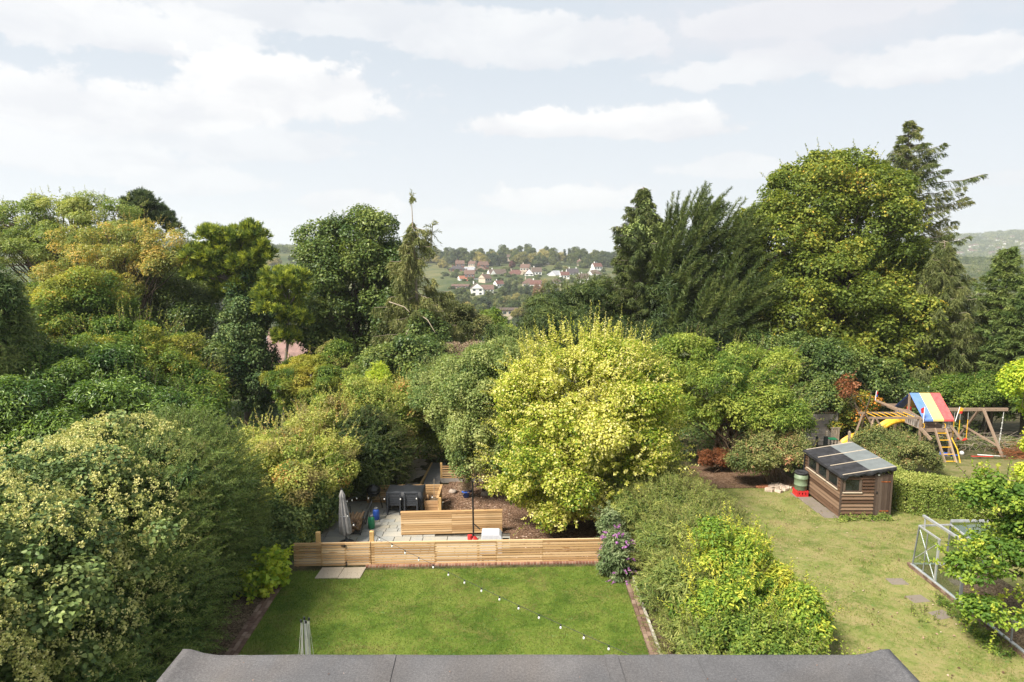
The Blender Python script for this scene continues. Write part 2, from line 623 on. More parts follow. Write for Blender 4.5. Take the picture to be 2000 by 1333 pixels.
def litter_mat(name, stops, scale=14):
    m, nt = new_mat(name)
    p = world_pos(nt)
    v = nt.nodes.new('ShaderNodeTexVoronoi')
    v.inputs['Scale'].default_value = scale
    nt.links.new(p, v.inputs['Vector'])
    sep = nt.nodes.new('ShaderNodeSeparateColor')
    nt.links.new(v.outputs['Color'], sep.inputs[0])
    nz = NOISE(nt, p, 1.3, 4, 0.6)
    f = MATH(nt, 'ADD', MATH(nt, 'MULTIPLY', sep.outputs[0], 0.55), MATH(nt, 'MULTIPLY', nz, 0.45))
    finish(nt, RAMP(nt, f, stops), 0.95, 0.1, bump=v.outputs['Distance'], bump_s=0.9, bump_d=0.03)
    return m


M['lawn'] = lawn_mat('lawn', (0.05, 0.09, 0.012), (0.09, 0.14, 0.02), (0.135, 0.175, 0.032), (0.17, 0.145, 0.05), 0.6)
M['lawn2'] = lawn_mat('lawn2', (0.085, 0.125, 0.024), (0.15, 0.18, 0.046), (0.21, 0.22, 0.07), (0.28, 0.23, 0.11), 0.92)
M['lawn3'] = lawn_mat('lawn3', (0.09, 0.105, 0.03), (0.13, 0.135, 0.045), (0.17, 0.155, 0.065), (0.22, 0.18, 0.10), 0.8)
M['mulch'] = litter_mat('mulch', [(0.2, (0.07, 0.040, 0.025)), (0.45, (0.15, 0.09, 0.055)), (0.65, (0.21, 0.135, 0.09)), (0.85, (0.32, 0.22, 0.15))], 22)
M['woodland'] = litter_mat('woodland', [(0.2, (0.03, 0.04, 0.015)), (0.5, (0.06, 0.065, 0.025)), (0.8, (0.13, 0.10, 0.06))], 9)
M['patio'] = slab_mat('patio', [(0.30, 0.28, 0.225), (0.36, 0.35, 0.31), (0.42, 0.38, 0.30), (0.33, 0.335, 0.32), (0.45, 0.42, 0.36)])
M['slab'] = slab_mat('slab', [(0.40, 0.345, 0.265), (0.46, 0.39, 0.30)])
M['old_slab'] = slab_mat('old_slab', [(0.16, 0.135, 0.11), (0.215, 0.18, 0.15), (0.25, 0.21, 0.18)])
M['slate'] = slab_mat('slate', [(0.15, 0.145, 0.145), (0.20, 0.195, 0.19)])
M['crazy'] = slab_mat('crazy', [(0.30, 0.24, 0.19), (0.38, 0.31, 0.25), (0.27, 0.24, 0.21)])
M['grout'] = plain_mat('grout', (0.10, 0.09, 0.075), 0.95, 0.1, var=0.3)
M['brick'] = brick_mat('brick', (0.15, 0.068, 0.045), (0.22, 0.105, 0.07), (0.30, 0.175, 0.12))
M['mortar'] = plain_mat('mortar', (0.33, 0.28, 0.225), 0.95, 0.1, var=0.2)
M['old_brick'] = brick_mat('old_brick', (0.11, 0.068, 0.05), (0.17, 0.11, 0.08), (0.25, 0.18, 0.135))
M['concrete'] = plain_mat('concrete', (0.42, 0.39, 0.33), 0.9, 0.15, var=0.25, scale=4, bump=0.2)


def felt_mat():
    m, nt = new_mat('roof_felt')
    p = world_pos(nt)
    big = NOISE(nt, p, 1.6, 4, 0.6, 0.5)
    gr = NOISE(nt, p, 160, 2, 0.8)
    gr2 = NOISE(nt, p, 60, 2, 0.7)
    f = MATH(nt, 'ADD', MATH(nt, 'MULTIPLY', big, 0.3), MATH(nt, 'ADD', MATH(nt, 'MULTIPLY', gr, 0.4), MATH(nt, 'MULTIPLY', gr2, 0.3)))
    col = RAMP(nt, f, [(0.36, (0.066, 0.066, 0.070)), (0.5, (0.108, 0.107, 0.112)), (0.64, (0.17, 0.168, 0.174))])
    wash = RAMP(nt, NOISE(nt, p, 0.8, 5, 0.6, 1.0, (1, 0.4, 1)), [(0.45, (1, 1, 1)), (0.68, (1.08, 1.0, 0.92))])
    col = MIXC(nt, 1.0, col, wash, 'MULTIPLY')
    finish(nt, col, 0.95, 0.1, bump=gr, bump_s=0.6, bump_d=0.006)
    return m


M['felt'] = felt_mat()


# ------------------------------------------------------------------ terrain
_py = [-8, 20.9, 26, 30, 37, 46, 60, 90, 150, 220, 300, 380, 450, 520, 570, 610, 650, 700, 750, 800, 900, 1200, 1800, 3200, 4200]
_pz = [0, 0, -0.5, -0.7, -1.0, -2.0, -4.5, -11, -18, -22, -25, -26, -24, -19, -14.5, -11.5, -8.5, -5, -3, -3, -9, -20, -22, -22, -22]


def g(x, y):
    x = np.asarray(x, float)
    y = np.asarray(y, float)
    z = np.interp(y, _py, _pz)
    # own patio is cut level into the slope
    inx = np.clip((4.6 - x) / 0.6, 0, 1) * np.clip((x + 10.5) / 0.8, 0, 1)
    iny = np.clip((y - 20.88) / 0.15, 0, 1) * np.clip((31.5 - y) / 1.5, 0, 1)
    z = z + (-0.5 - z) * inx * iny
    # far hills: one to the right, one to the left
    z = z + 92 * np.exp(-((x - 1950) / 800.0) ** 2 - ((y - 2450) / 520.0) ** 2)
    z = z + 26 * np.exp(-((x + 480) / 300.0) ** 2 - ((y - 1180) / 330.0) ** 2)
    z = z + 22 * np.exp(-((x + 900) / 500.0) ** 2 - ((y - 900) / 300.0) ** 2)
    # rolling
    z = z + np.clip((y - 120) / 200, 0, 1) * (1.6 * np.sin(x / 47.0 + 1.3) + 1.2 * np.sin(x / 23.0 + y / 61.0))
    return z


def gnd(x, y):
    return float(g(x, y))


def grid_sheet(name, xs, ys, mat, dz, kind='structure', mask=None):
    X, Y = np.meshgrid(xs, ys)
    Z = g(X, Y) + dz
    nx, ny = len(xs), len(ys)
    v = np.stack((X.ravel(), Y.ravel(), Z.ravel()), 1)
    fs = []
    for j in range(ny - 1):
        for i in range(nx - 1):
            if mask is None or mask((xs[i] + xs[i + 1]) / 2, (ys[j] + ys[j + 1]) / 2):
                fs.append((j * nx + i, j * nx + i + 1, (j + 1) * nx + i + 1, (j + 1) * nx + i))
    o = link_mesh(name, v, fs, mat, smooth=True)
    return tag(o, kind=kind)


def hill_mat():
    m, nt = new_mat('hillside')
    p = world_pos(nt)
    n1 = NOISE(nt, p, 0.02, 5, 0.65, 0.4)
    n2 = NOISE(nt, p, 2.5, 4, 0.65)
    c1 = RAMP(nt, n1, [(0.38, (0.045, 0.065, 0.025)), (0.5, (0.075, 0.09, 0.036)), (0.62, (0.13, 0.125, 0.055))])
    c2 = RAMP(nt, n2, [(0.35, (0.035, 0.035, 0.016)), (0.5, (0.07, 0.065, 0.03)), (0.68, (0.15, 0.11, 0.065))])
    sx = nt.nodes.new('ShaderNodeSeparateXYZ')
    nt.links.new(p, sx.inputs[0])
    mr = N(nt, 'ShaderNodeMapRange', inp={'From Min': 60.0, 'From Max': 140.0})
    nt.links.new(sx.outputs[1], mr.inputs['Value'])
    finish(nt, MIXC(nt, mr.outputs[0], c2, c1), 0.95, 0.1, bump=n2, bump_s=0.5, bump_d=0.1)
    return m


def build_terrain():
    ys = np.concatenate([np.arange(-8, 20.7, 1.5), np.arange(20.88, 34, 0.6), np.arange(34.5, 60, 1.5),
                         np.geomspace(60, 4200, 70)])
    ss = np.linspace(-1.35, 1.35, 121)
    v, fs = [], []
    for y in ys:
        for s in ss:
            x = s * (y + 16)
            v.append((x, y, gnd(x, y)))
    n = len(ss)
    for j in range(len(ys) - 1):
        for i in range(n - 1):
            fs.append((j * n + i, j * n + i + 1, (j + 1) * n + i + 1, (j + 1) * n + i))
    tag(link_mesh('ground', v, fs, hill_mat(), smooth=True), kind='structure')


build_terrain()
LX0, LX1, LY0, LY1 = -6.75, 3.40, 5.2, 20.72


# ------------------------------------------------------------------ leaves
def unit(a):
    return a / np.maximum(np.linalg.norm(a, axis=-1, keepdims=True), 1e-9)


def rdir(rng, n):
    return unit(rng.normal(size=(n, 3)))


class Leaves:
    def __init__(self):
        self.P, self.U, self.N, self.L, self.W, self.T, self.T2 = [], [], [], [], [], [], []

    def add(self, P, U, Nn, L, W, T, T2=None):
        n = len(P)
        if n == 0:
            return
        self.P.append(P); self.U.append(unit(U)); self.N.append(Nn)
        self.L.append(np.broadcast_to(L, (n,))); self.W.append(np.broadcast_to(W, (n,)))
        self.T.append(np.broadcast_to(T, (n,))); self.T2.append(np.broadcast_to(1.0 if T2 is None else T2, (n,)))

    def count(self):
        return sum(len(p) for p in self.P)

    def build(self, name, mat, parent=None, shape='q', origin=None, fold=0.25):
        P, U, Nn = np.concatenate(self.P), np.concatenate(self.U), np.concatenate(self.N)
        L, W = np.concatenate(self.L)[:, None], np.concatenate(self.W)[:, None]
        T, T2 = np.clip(np.concatenate(self.T), 0, 1), np.concatenate(self.T2)
        if origin is None and parent is not None:
            origin = root_loc(parent)
        if origin is not None:
            P = P - np.asarray(origin)
        Nn = unit(Nn - U * np.sum(Nn * U, 1, keepdims=True))
        V = np.cross(Nn, U)
        n = len(P)
        if shape == 'q':
            co = np.stack((P, P + U * L * 0.42 + V * W * 0.5 + Nn * W * fold, P + U * L, P + U * L * 0.42 - V * W * 0.5 + Nn * W * fold), 1)
            idx = np.arange(4 * n).reshape(n, 4)
            T_, T2_ = T, T2
        elif shape == 'n':
            co = np.stack((P - V * W * 0.5, P + V * W * 0.5, P + U * L + V * W * 0.22, P + U * L - V * W * 0.22), 1)
            idx = np.arange(4 * n).reshape(n, 4)
            T_, T2_ = T, T2
        else:                                  # folded leaf, two quads
            up = Nn * W * fold
            co = np.stack((P, P + U * L * 0.3 + V * W * 0.5 + up, P + U * L * 0.68 + V * W * 0.36 + up, P + U * L - Nn * L * 0.08,
                           P + U * L * 0.68 - V * W * 0.36 + up, P + U * L * 0.3 - V * W * 0.5 + up), 1)
            b = 6 * np.arange(n)[:, None]
            idx = np.concatenate((b + np.array([[0, 1, 2, 3]]), b + np.array([[0, 3, 4, 5]])), 1).reshape(-1, 4)
            T_, T2_ = np.repeat(T, 2), np.repeat(T2, 2)
        co = co.reshape(-1, 3)
        me = bpy.data.meshes.new(name)
        me.vertices.add(len(co))
        me.vertices.foreach_set('co', co.astype(np.float32).ravel())
        nf = len(idx)
        me.loops.add(nf * 4)
        me.loops.foreach_set('vertex_index', idx.astype(np.int32).ravel())
        me.polygons.add(nf)
        me.polygons.foreach_set('loop_start', (np.arange(nf) * 4).astype(np.int32))
        a = me.attributes.new('tint', 'FLOAT', 'FACE')
        a.data.foreach_set('value', T_.astype(np.float32))
        a = me.attributes.new('tint2', 'FLOAT', 'FACE')
        a.data.foreach_set('value', T2_.astype(np.float32))
        me.update(calc_edges=True)
        me.materials.append(mat)
        o = bpy.data.objects.new(name, me)
        COL.objects.link(o)
        if parent is not None:
            o.parent = parent
        elif origin is not None:
            o.location = origin
        return o


def E(px, py, rx, ry, Y, rd=None):
    """ellipsoid whose outline is centred on a photo pixel at distance Y"""
    m = mpp(px, py, Y)
    return (at(px, py, Y), np.array((rx * m, (rd if rd is not None else rx * m), ry * m)))


def clumps(ells, rng, cr, cover, inner=0.35, low=-0.75, zmin=None, lobes=True):
    """clump centres spread over the hull of the ellipsoids, with a few further in"""
    big = []
    for c, r in ells:
        if lobes and min(r) > 2.0 * cr:
            big.append((c, r * 0.87))
            nlobe = int(rng.integers(9, 14))
            for u in rdir(rng, nlobe * 2):
                if u[2] > -0.45 and nlobe:
                    nlobe -= 1
                    big.append((c + u * r * rng.uniform(0.62, 0.82), r * 0.34 * rng.uniform(0.65, 1.4)))
        else:
            big.append((c, r))
    ells = big
    C, RR, OUT = [], [], []
    for k, (c, r) in enumerate(ells):
        a, b, d = r
        p = 1.6
        area = 4 * math.pi * (((a * b) ** p + (a * d) ** p + (b * d) ** p) / 3) ** (1 / p)
        n = max(6, int(cover * area / (math.pi * cr * cr) * 1.3))
        u = rdir(rng, n)
        u = u[u[:, 2] > low]
        n = len(u)
        s = np.where(rng.random(n) < inner, rng.uniform(0.35, 0.68, n), rng.uniform(0.70, 1.07, n))
        outl = rng.random(n) < 0.13
        s = np.where(outl, rng.uniform(1.05, 1.28, n), s)
        sc = np.maximum(1 - cr * 0.75 / np.maximum(r, 1e-3), 0.25)
        pts = c + u * r * sc * s[:, None]
        keep = np.ones(n, bool)
        for j, (c2, r2) in enumerate(ells):
            if j != k:
                keep &= np.linalg.norm((pts - c2) / r2, axis=1) > 0.66
        if zmin is not None:
            keep &= pts[:, 2] > zmin
        C.append(pts[keep]); OUT.append(unit(u[keep] / r)); RR.append(cr * np.exp(rng.normal(size=keep.sum()) * 0.32 - 0.05).clip(0.4, 1.7) * np.where(outl[keep], 0.55, 1.0))
    return np.concatenate(C), np.concatenate(RR), np.concatenate(OUT)


def fill_clumps(lv, C, RR, OUT, rng, L, W, lai, tint=0.5, spread=0.16, clump_var=0.16, flat=0.8, droop=0.25, upb=0.5, p_odd=0.0, odd=(0.9, 1.0)):
    nl = np.maximum(4, (lai * 4 * math.pi * RR ** 2 * 0.55 / (L * W * 0.55)).astype(int))
    i = np.repeat(np.arange(len(C)), nl)
    n = len(i)
    v = unit(rng.normal(size=(n, 3)) + 0.55 * OUT[i] + np.array((0, 0, 0.35)))
    rad = RR[i] * rng.uniform(0.5, 1.08, n) ** 0.7
    P = C[i] + v * rad[:, None] * np.array((1, 1, flat))
    Nn = unit(v * 0.6 + np.array((0, 0, upb + 0.15)) + 0.42 * rng.normal(size=(n, 3)))
    U = rng.normal(size=(n, 3)) + 0.8 * v - np.array((0, 0, droop))
    U = U - Nn * np.sum(U * Nn, 1, keepdims=True)
    ct = rng.normal(size=len(C)) * clump_var
    f1, f2, f3 = rng.uniform(0, 6, 3)
    ct = ct + 0.09 * (np.sin(C[:, 0] * 0.9 + f1) * np.sin(C[:, 1] * 0.8 + f2) + np.sin(C[:, 2] * 1.1 + C[:, 0] * 0.7 + f3))
    t = tint + ct[i] + rng.normal(size=n) * spread
    if p_odd:
        oddc = rng.random(len(C)) < p_odd
        sel = oddc[i] & (rng.random(n) < 0.6)
        t = np.where(sel, rng.uniform(odd[0], odd[1], n), np.minimum(t, odd[0] - 0.06))
    s = rng.uniform(0.65, 1.25, n)
    lv.add(P, U, Nn, L * s, W * s, t)


def shoots(lv, B, D, rng, length, nleaf, L, W, tint=0.6, spread=0.12, curve=0.0, spiral=0.7, shrink=0.5, mb=None, twig=0.006, flat=False):
    """leafy shoots: leaves set along a curved stem from B in direction D"""
    n = len(B)
    ln = length * rng.uniform(0.6, 1.25, n)
    D = unit(D)
    i = np.repeat(np.arange(n), nleaf)
    s = np.tile((np.arange(nleaf) + 0.6) / nleaf, n)
    g3 = np.array((0, 0, -1.0))
    P = B[i] + D[i] * (ln[i] * s)[:, None] + g3 * (curve * ln[i] * s * s)[:, None]
    T = unit(D[i] + g3 * (2 * curve * s)[:, None])
    if flat:
        side = unit(np.cross(T, np.array((0, 0, 1.0))) + 0.15 * rng.normal(size=T.shape)) * np.where(np.arange(len(i)) % 2, 1, -1)[:, None]
        U = unit(T * (1 - spiral) + side * spiral + g3 * 0.12)
        Nn = unit(np.cross(T, side) * np.where(np.arange(len(i)) % 2, -1, 1)[:, None] + 0.2 * rng.normal(size=T.shape))
        Nn = np.where(Nn[:, 2:3] < 0, -Nn, Nn)
    else:
        rd = unit(np.cross(T, rng.normal(size=T.shape)))
        U = unit(T * (1 - spiral) + rd * spiral)
        Nn = unit(T + 0.6 * rng.normal(size=T.shape))
    sz = (1 - shrink * s) * rng.uniform(0.75, 1.2, len(i))
    lv.add(P, U, Nn, L * sz, W * sz, tint + (rng.normal(size=n) * 0.11)[i] + rng.normal(size=len(i)) * spread)
    if mb is not None:
        for k in range(n):
            mb.tube([B[k], B[k] + D[k] * ln[k] * 0.5 + g3 * curve * ln[k] * 0.25, B[k] + D[k] * ln[k] + g3 * curve * ln[k]], [twig, twig * 0.7, twig * 0.3], 3, False)


def limb(mb, a, b, r0, r1, rng, n=5, sag=0.12, sides=5, wob=0.05):
    a, b = np.array(a, float), np.array(b, float)
    ln = np.linalg.norm(b - a)
    pts, rs = [], []
    for k in range(n + 1):
        t = k / n
        p = a + (b - a) * t
        p[2] += sag * ln * math.sin(math.pi * t) * (1 - 0.3 * t)
        if 0 < k < n:
            p = p + rng.normal(size=3) * wob * ln * 0.35
        pts.append(p)
        rs.append(r0 + (r1 - r0) * t)
    mb.tube(pts, rs, sides, False)
    return pts


def hull_pts(ells, rng, n, zlow=-0.2, inner=0.97):
    P, O = [], []
    w = np.array([r[0] * r[2] + r[1] * r[2] + r[0] * r[1] for c, r in ells])
    k = rng.choice(len(ells), n * 2, p=w / w.sum())
    u = rdir(rng, n * 2)
    c = np.array([e[0] for e in ells])[k]
    r = np.array([e[1] for e in ells])[k]
    pts = c + u * r * inner
    ok = u[:, 2] > zlow
    for j, (c2, r2) in enumerate(ells):
        ok &= (k == j) | (np.linalg.norm((pts - c2) / r2, axis=1) > 0.93)
    return pts[ok][:n], unit(u / r)[ok][:n]


def broadleaf(name, label, cat, ells, base_xy, mat, seed, L=0.2, W=0.13, cr=0.8, cover=1.0, lai=0.55, trunk_r=0.22, limbs=22,
              bark='bark', shape='q', inner=0.35, low=-0.75, group=None, crown='crown', tint=0.5, spread=0.16, clump_var=0.16, flat=0.8,
              p_odd=0.0, sprig=0, sprig_len=0.7, sprig_up=0.3, trunks=1, base_z=None, zmin=None, droop=0.25, upb=0.5, trunk_top=0.5, limb_r=0.3, extra=None):
    rng = np.random.default_rng(seed)
    bx, by = base_xy
    bz = (gnd(bx, by) if base_z is None else base_z) - 0.05
    root = thing(name, label, cat, (bx, by, bz), group)
    C, RR, OUT = clumps(ells, rng, cr, cover, inner, low, zmin)
    lv = Leaves()
    fill_clumps(lv, C, RR, OUT, rng, L, W, lai, tint, spread, clump_var, flat, droop, upb, p_odd)
    tb = MB()
    cen = np.mean([e[0] for e in ells], 0)
    topz = max(e[0][2] + e[1][2] for e in ells)
    botz = min(e[0][2] - e[1][2] for e in ells)
    for k in range(trunks):
        off = np.array((0, 0, 0.0)) if trunks == 1 else np.array((rng.normal() * 0.3, rng.normal() * 0.3, 0))
        a = np.array((bx, by, bz - 0.2)) + off
        tz = botz + (topz - botz) * trunk_top
        b = np.array((bx + (cen[0] - bx) * 0.6, by + (cen[1] - by) * 0.6, max(tz, bz + 0.4))) + off * 3
        pts = limb(tb, a, b, trunk_r, trunk_r * 0.55, rng, 6, 0.0, 8, 0.02)
        nl = max(1, limbs // trunks)
        tgt = rng.choice(len(C), min(nl, len(C)), replace=False)
        for q in tgt:
            s = rng.uniform(0.35, 1.0)
            st = np.array(pts[min(6, max(1, int(round(s * 6))))])
            if C[q][2] < st[2] - 1.0:
                st = np.array(pts[max(1, int(s * 3))])
            limb(tb, st, C[q], trunk_r * limb_r, trunk_r * 0.07, rng, 5, 0.08, 5, 0.06)
    if not sprig:
        sprig = int(sum(2.2 * (r[0] * r[2] + r[0] * r[1]) for c, r in ells))
    if sprig:
        B, O = hull_pts(ells, rng, sprig, 0.0, 0.93)
        shoots(lv, B, O + np.array((0, 0, sprig_up)), rng, sprig_len, 12, L * 0.9, W * 0.9, tint + 0.1, spread, 0.05, 0.7, 0.4, tb, 0.012)
    if extra is not None:
        extra(lv, tb, rng, root)
    tb.build('trunk', M[bark], root, smooth=True)
    lv.build(crown, mat, root, shape)
    return root


def conifer(name, label, cat, base, top, prof, mat, seed, nb=110, droop=0.25, tw=0.9, nl=0.24, nw=0.05, dens=1.0, hang=0.5, start=0.08,
            trunk_r=0.2, bark='bark_grey', upturn=0.25, group=None, gaps=None, tint=0.5, twigs=16, needles=10, extra=None, flat=0.5, spread=0.13):
    """whorled conifer: a trunk, drooping branches with hanging twigs of needles"""
    rng = np.random.default_rng(seed)
    base = np.array(base, float)
    top = np.array(top, float)
    root = thing(name, label, cat, tuple(base), group)
    tb = MB()
    lean = top - base
    pts = [base + lean * t + np.array((0, 0, -0.2 if t == 0 else 0)) for t in (0, 0.15, 0.35, 0.55, 0.75, 0.9, 1.0)]
    tb.tube(pts, [trunk_r * (1 - 0.93 * t) for t in (0, 0.15, 0.35, 0.55, 0.75, 0.9, 1.0)], 8, False)
    lv = Leaves()
    ga = 2.399963
    for k in range(nb):
        t = start + (1 - start) * ((k + rng.random()) / nb) ** 0.92
        az = k * ga + rng.normal() * 0.35
        ln = prof(t, az) * rng.uniform(0.72, 1.12)
        if gaps is not None and rng.random() < gaps(t, az):
            continue
        if ln < 0.12:
            continue
        o = base + lean * t
        h = np.array((math.cos(az), math.sin(az), 0))
        ns = 6
        bp = []
        for q in range(ns + 1):
            s = q / ns
            z = (-droop * s + upturn * s * s * s + (0.55 if t > 0.93 else 0.12) * s * (1 - s) * 2) * ln
            bp.append(o + h * ln * s + np.array((0, 0, z)) + rng.normal(size=3) * 0.015 * ln)
        bp = np.array(bp)
        tb.tube(bp, [max(0.012, trunk_r * 0.16 * (1 - 0.8 * q / ns)) for q in range(ns + 1)], 4, False)
        nt_ = max(4, int(twigs * dens * (0.4 + ln / 3.0)))
        s = rng.uniform(0.12, 1.0, nt_) ** 0.85
        f = s * ns
        i0 = np.minimum(f.astype(int), ns - 1)
        B = bp[i0] + (bp[i0 + 1] - bp[i0]) * (f - i0)[:, None]
        T = unit(bp[i0 + 1] - bp[i0])
        side = unit(np.cross(T, np.array((0, 0, 1.0)))) * np.where(rng.random(nt_) < 0.5, 1, -1)[:, None]
        D = T * 0.75 + side * flat + np.array((0, 0, -hang)) + 0.22 * rng.normal(size=(nt_, 3))
        tl = tw * (0.35 + 0.75 * (1 - s)) * min(1.0, 0.35 + ln / 2.2)
        for lo in (0,):
            D = unit(D)
            m = needles
            i = np.repeat(np.arange(nt_), m)
            u = np.tile((np.arange(m) + 0.5) / m, nt_)
            P = B[i] + D[i] * (tl[i] * u)[:, None] + np.array((0, 0, -1.0)) * (0.25 * hang * tl[i] * u * u)[:, None]
            rd = unit(np.cross(D[i], rng.normal(size=(len(i), 3))))
            U = unit(D[i] * 0.75 + rd * 0.5 + np.array((0, 0, -0.15)))
            Nn = unit(rng.normal(size=(len(i), 3)) + np.array((0, 0, 0.8)))
            sz = rng.uniform(0.7, 1.2, len(i))
            bt = rng.normal() * 0.10
            lv.add(P, U, Nn, nl * sz, nw * sz, tint + bt + spread * rng.normal(size=len(i)))
    if extra is not None:
        extra(lv, tb, rng, root)
    tb.build('trunk', M[bark], root, smooth=True)
    lv.build('crown', mat, root, 'n')
    return root


# ---- leaf colours (what the leaf is, lit or not)
M['lf_ivy'] = leaf_mat('lf_ivy', [(0.1, (0.03, 0.065, 0.020)), (0.5, (0.08, 0.125, 0.034)), (0.9, (0.19, 0.24, 0.07))], 0.15, 0.5, 0.22)
M['lf_ivyflower'] = leaf_mat('lf_ivyflower', [(0.1, (0.20, 0.24, 0.06)), (0.5, (0.36, 0.38, 0.13)), (0.9, (0.52, 0.50, 0.22))], 0.2, 0.7, 0.1)
M['lf_darkconifer'] = leaf_mat('lf_darkconifer', [(0.1, (0.028, 0.06, 0.014)), (0.5, (0.072, 0.122, 0.026)), (0.9, (0.17, 0.22, 0.055))], 0.25)
M['lf_acer'] = leaf_mat('lf_acer', [(0.1, (0.07, 0.17, 0.02)), (0.5, (0.22, 0.33, 0.03)), (0.9, (0.42, 0.47, 0.05))], 0.4)
M['lf_oak'] = leaf_mat('lf_oak', [(0.1, (0.07, 0.14, 0.022)), (0.5, (0.19, 0.28, 0.035)), (0.85, (0.35, 0.40, 0.055)), (1.0, (0.46, 0.45, 0.08))], 0.45)
M['lf_bramble'] = leaf_mat('lf_bramble', [(0.1, (0.075, 0.135, 0.022)), (0.5, (0.22, 0.275, 0.05)), (0.85, (0.40, 0.40, 0.10)), (1.0, (0.38, 0.17, 0.06))], 0.38, patch=(0.30, 0.24, 0.10), patch_scale=0.8)
M['lf_yellow'] = leaf_mat('lf_yellow', [(0.08, (0.055, 0.115, 0.012)), (0.35, (0.17, 0.245, 0.02)), (0.6, (0.355, 0.38, 0.055)), (0.8, (0.51, 0.495, 0.135)), (1.0, (0.60, 0.57, 0.25))], 0.4, 0.5, 0.3)
M['lf_pale'] = leaf_mat('lf_pale', [(0.1, (0.07, 0.125, 0.035)), (0.5, (0.155, 0.21, 0.058)), (0.9, (0.31, 0.345, 0.12))], 0.38)
M['lf_elder'] = leaf_mat('lf_elder', [(0.1, (0.05, 0.105, 0.016)), (0.5, (0.14, 0.205, 0.03)), (0.9, (0.29, 0.335, 0.06))], 0.38)
M['lf_privet'] = leaf_mat('lf_privet', [(0.05, (0.07, 0.15, 0.022)), (0.45, (0.17, 0.26, 0.03)), (0.75, (0.38, 0.41, 0.05)), (1.0, (0.66, 0.54, 0.09))], 0.38)
M['lf_tamarisk'] = leaf_mat('lf_tamarisk', [(0.1, (0.06, 0.10, 0.022)), (0.5, (0.15, 0.19, 0.042)), (0.9, (0.29, 0.30, 0.085))], 0.3)
M['lf_laurel'] = leaf_mat('lf_laurel', [(0.1, (0.026, 0.068, 0.013)), (0.5, (0.066, 0.128, 0.021)), (0.9, (0.165, 0.245, 0.038))], 0.3, 0.35, 0.4)
M['lf_hornbeam'] = leaf_mat('lf_hornbeam', [(0.1, (0.04, 0.09, 0.015)), (0.5, (0.105, 0.165, 0.025)), (0.85, (0.24, 0.27, 0.042)), (1.0, (0.40, 0.27, 0.06))], 0.38, patch=(0.42, 0.38, 0.06), patch_scale=0.25)
M['lf_rowan'] = leaf_mat('lf_rowan', [(0.1, (0.11, 0.15, 0.04)), (0.45, (0.21, 0.235, 0.06)), (0.7, (0.29, 0.275, 0.07)), (1.0, (0.43, 0.31, 0.085))], 0.4)
M['lf_robinia'] = leaf_mat('lf_robinia', [(0.1, (0.09, 0.145, 0.035)), (0.5, (0.175, 0.23, 0.06)), (0.9, (0.30, 0.32, 0.09))], 0.4)
M['lf_maple'] = leaf_mat('lf_maple', [(0.1, (0.035, 0.07, 0.018)), (0.5, (0.075, 0.12, 0.027)), (0.9, (0.16, 0.20, 0.045))], 0.28, 0.45, 0.35)
M['lf_norway'] = leaf_mat('lf_norway', [(0.05, (0.06, 0.095, 0.016)), (0.45, (0.135, 0.18, 0.028)), (0.82, (0.27, 0.28, 0.044)), (0.92, (0.38, 0.33, 0.05)), (1.0, (0.50, 0.33, 0.06))], 0.38)
M['lf_pine'] = leaf_mat('lf_pine', [(0.1, (0.03, 0.06, 0.018)), (0.5, (0.10, 0.15, 0.026)), (0.9, (0.34, 0.38, 0.05))], 0.25)
M['lf_pinedark'] = leaf_mat('lf_pinedark', [(0.1, (0.03, 0.055, 0.025)), (0.5, (0.07, 0.10, 0.04)), (0.9, (0.14, 0.17, 0.06))], 0.2)
M['lf_spruce'] = leaf_mat('lf_spruce', [(0.1, (0.04, 0.062, 0.016)), (0.5, (0.09, 0.115, 0.030)), (0.9, (0.20, 0.19, 0.06))], 0.2)
M['lf_oldspruce'] = leaf_mat('lf_oldspruce', [(0.1, (0.055, 0.075, 0.02)), (0.5, (0.12, 0.138, 0.04)), (0.9, (0.24, 0.225, 0.08))], 0.2)
M['lf_yew'] = leaf_mat('lf_yew', [(0.1, (0.022, 0.042, 0.012)), (0.5, (0.048, 0.076, 0.018)), (0.9, (0.12, 0.15, 0.035))], 0.2)
M['lf_cypress'] = leaf_mat('lf_cypress', [(0.1, (0.035, 0.07, 0.018)), (0.5, (0.09, 0.135, 0.034)), (0.9, (0.21, 0.25, 0.07))], 0.28)
M['lf_box'] = leaf_mat('lf_box', [(0.1, (0.07, 0.12, 0.02)), (0.5, (0.15, 0.20, 0.035)), (0.9, (0.29, 0.31, 0.08))], 0.25)
M['lf_rose'] = leaf_mat('lf_rose', [(0.1, (0.055, 0.09, 0.025)), (0.5, (0.13, 0.16, 0.045)), (0.85, (0.24, 0.24, 0.08)), (1.0, (0.32, 0.17, 0.09))], 0.3)
M['lf_brown'] = leaf_mat('lf_brown', [(0.1, (0.10, 0.075, 0.05)), (0.5, (0.19, 0.14, 0.09)), (0.9, (0.28, 0.23, 0.15))], 0.2)
M['lf_rust'] = leaf_mat('lf_rust', [(0.1, (0.09, 0.035, 0.015)), (0.5, (0.17, 0.065, 0.024)), (0.9, (0.27, 0.12, 0.05))], 0.3)
M['lf_orange'] = leaf_mat('lf_orange', [(0.1, (0.08, 0.12, 0.02)), (0.4, (0.16, 0.19, 0.03)), (0.7, (0.5, 0.34, 0.04)), (1.0, (0.55, 0.22, 0.03))], 0.35)
M['lf_purple'] = leaf_mat('lf_purple', [(0.1, (0.20, 0.07, 0.22)), (0.5, (0.35, 0.15, 0.38)), (0.9, (0.52, 0.30, 0.50))], 0.3)
M['lf_buddleia'] = leaf_mat('lf_buddleia', [(0.1, (0.05, 0.09, 0.03)), (0.5, (0.11, 0.16, 0.06)), (0.9, (0.22, 0.27, 0.13))], 0.3)
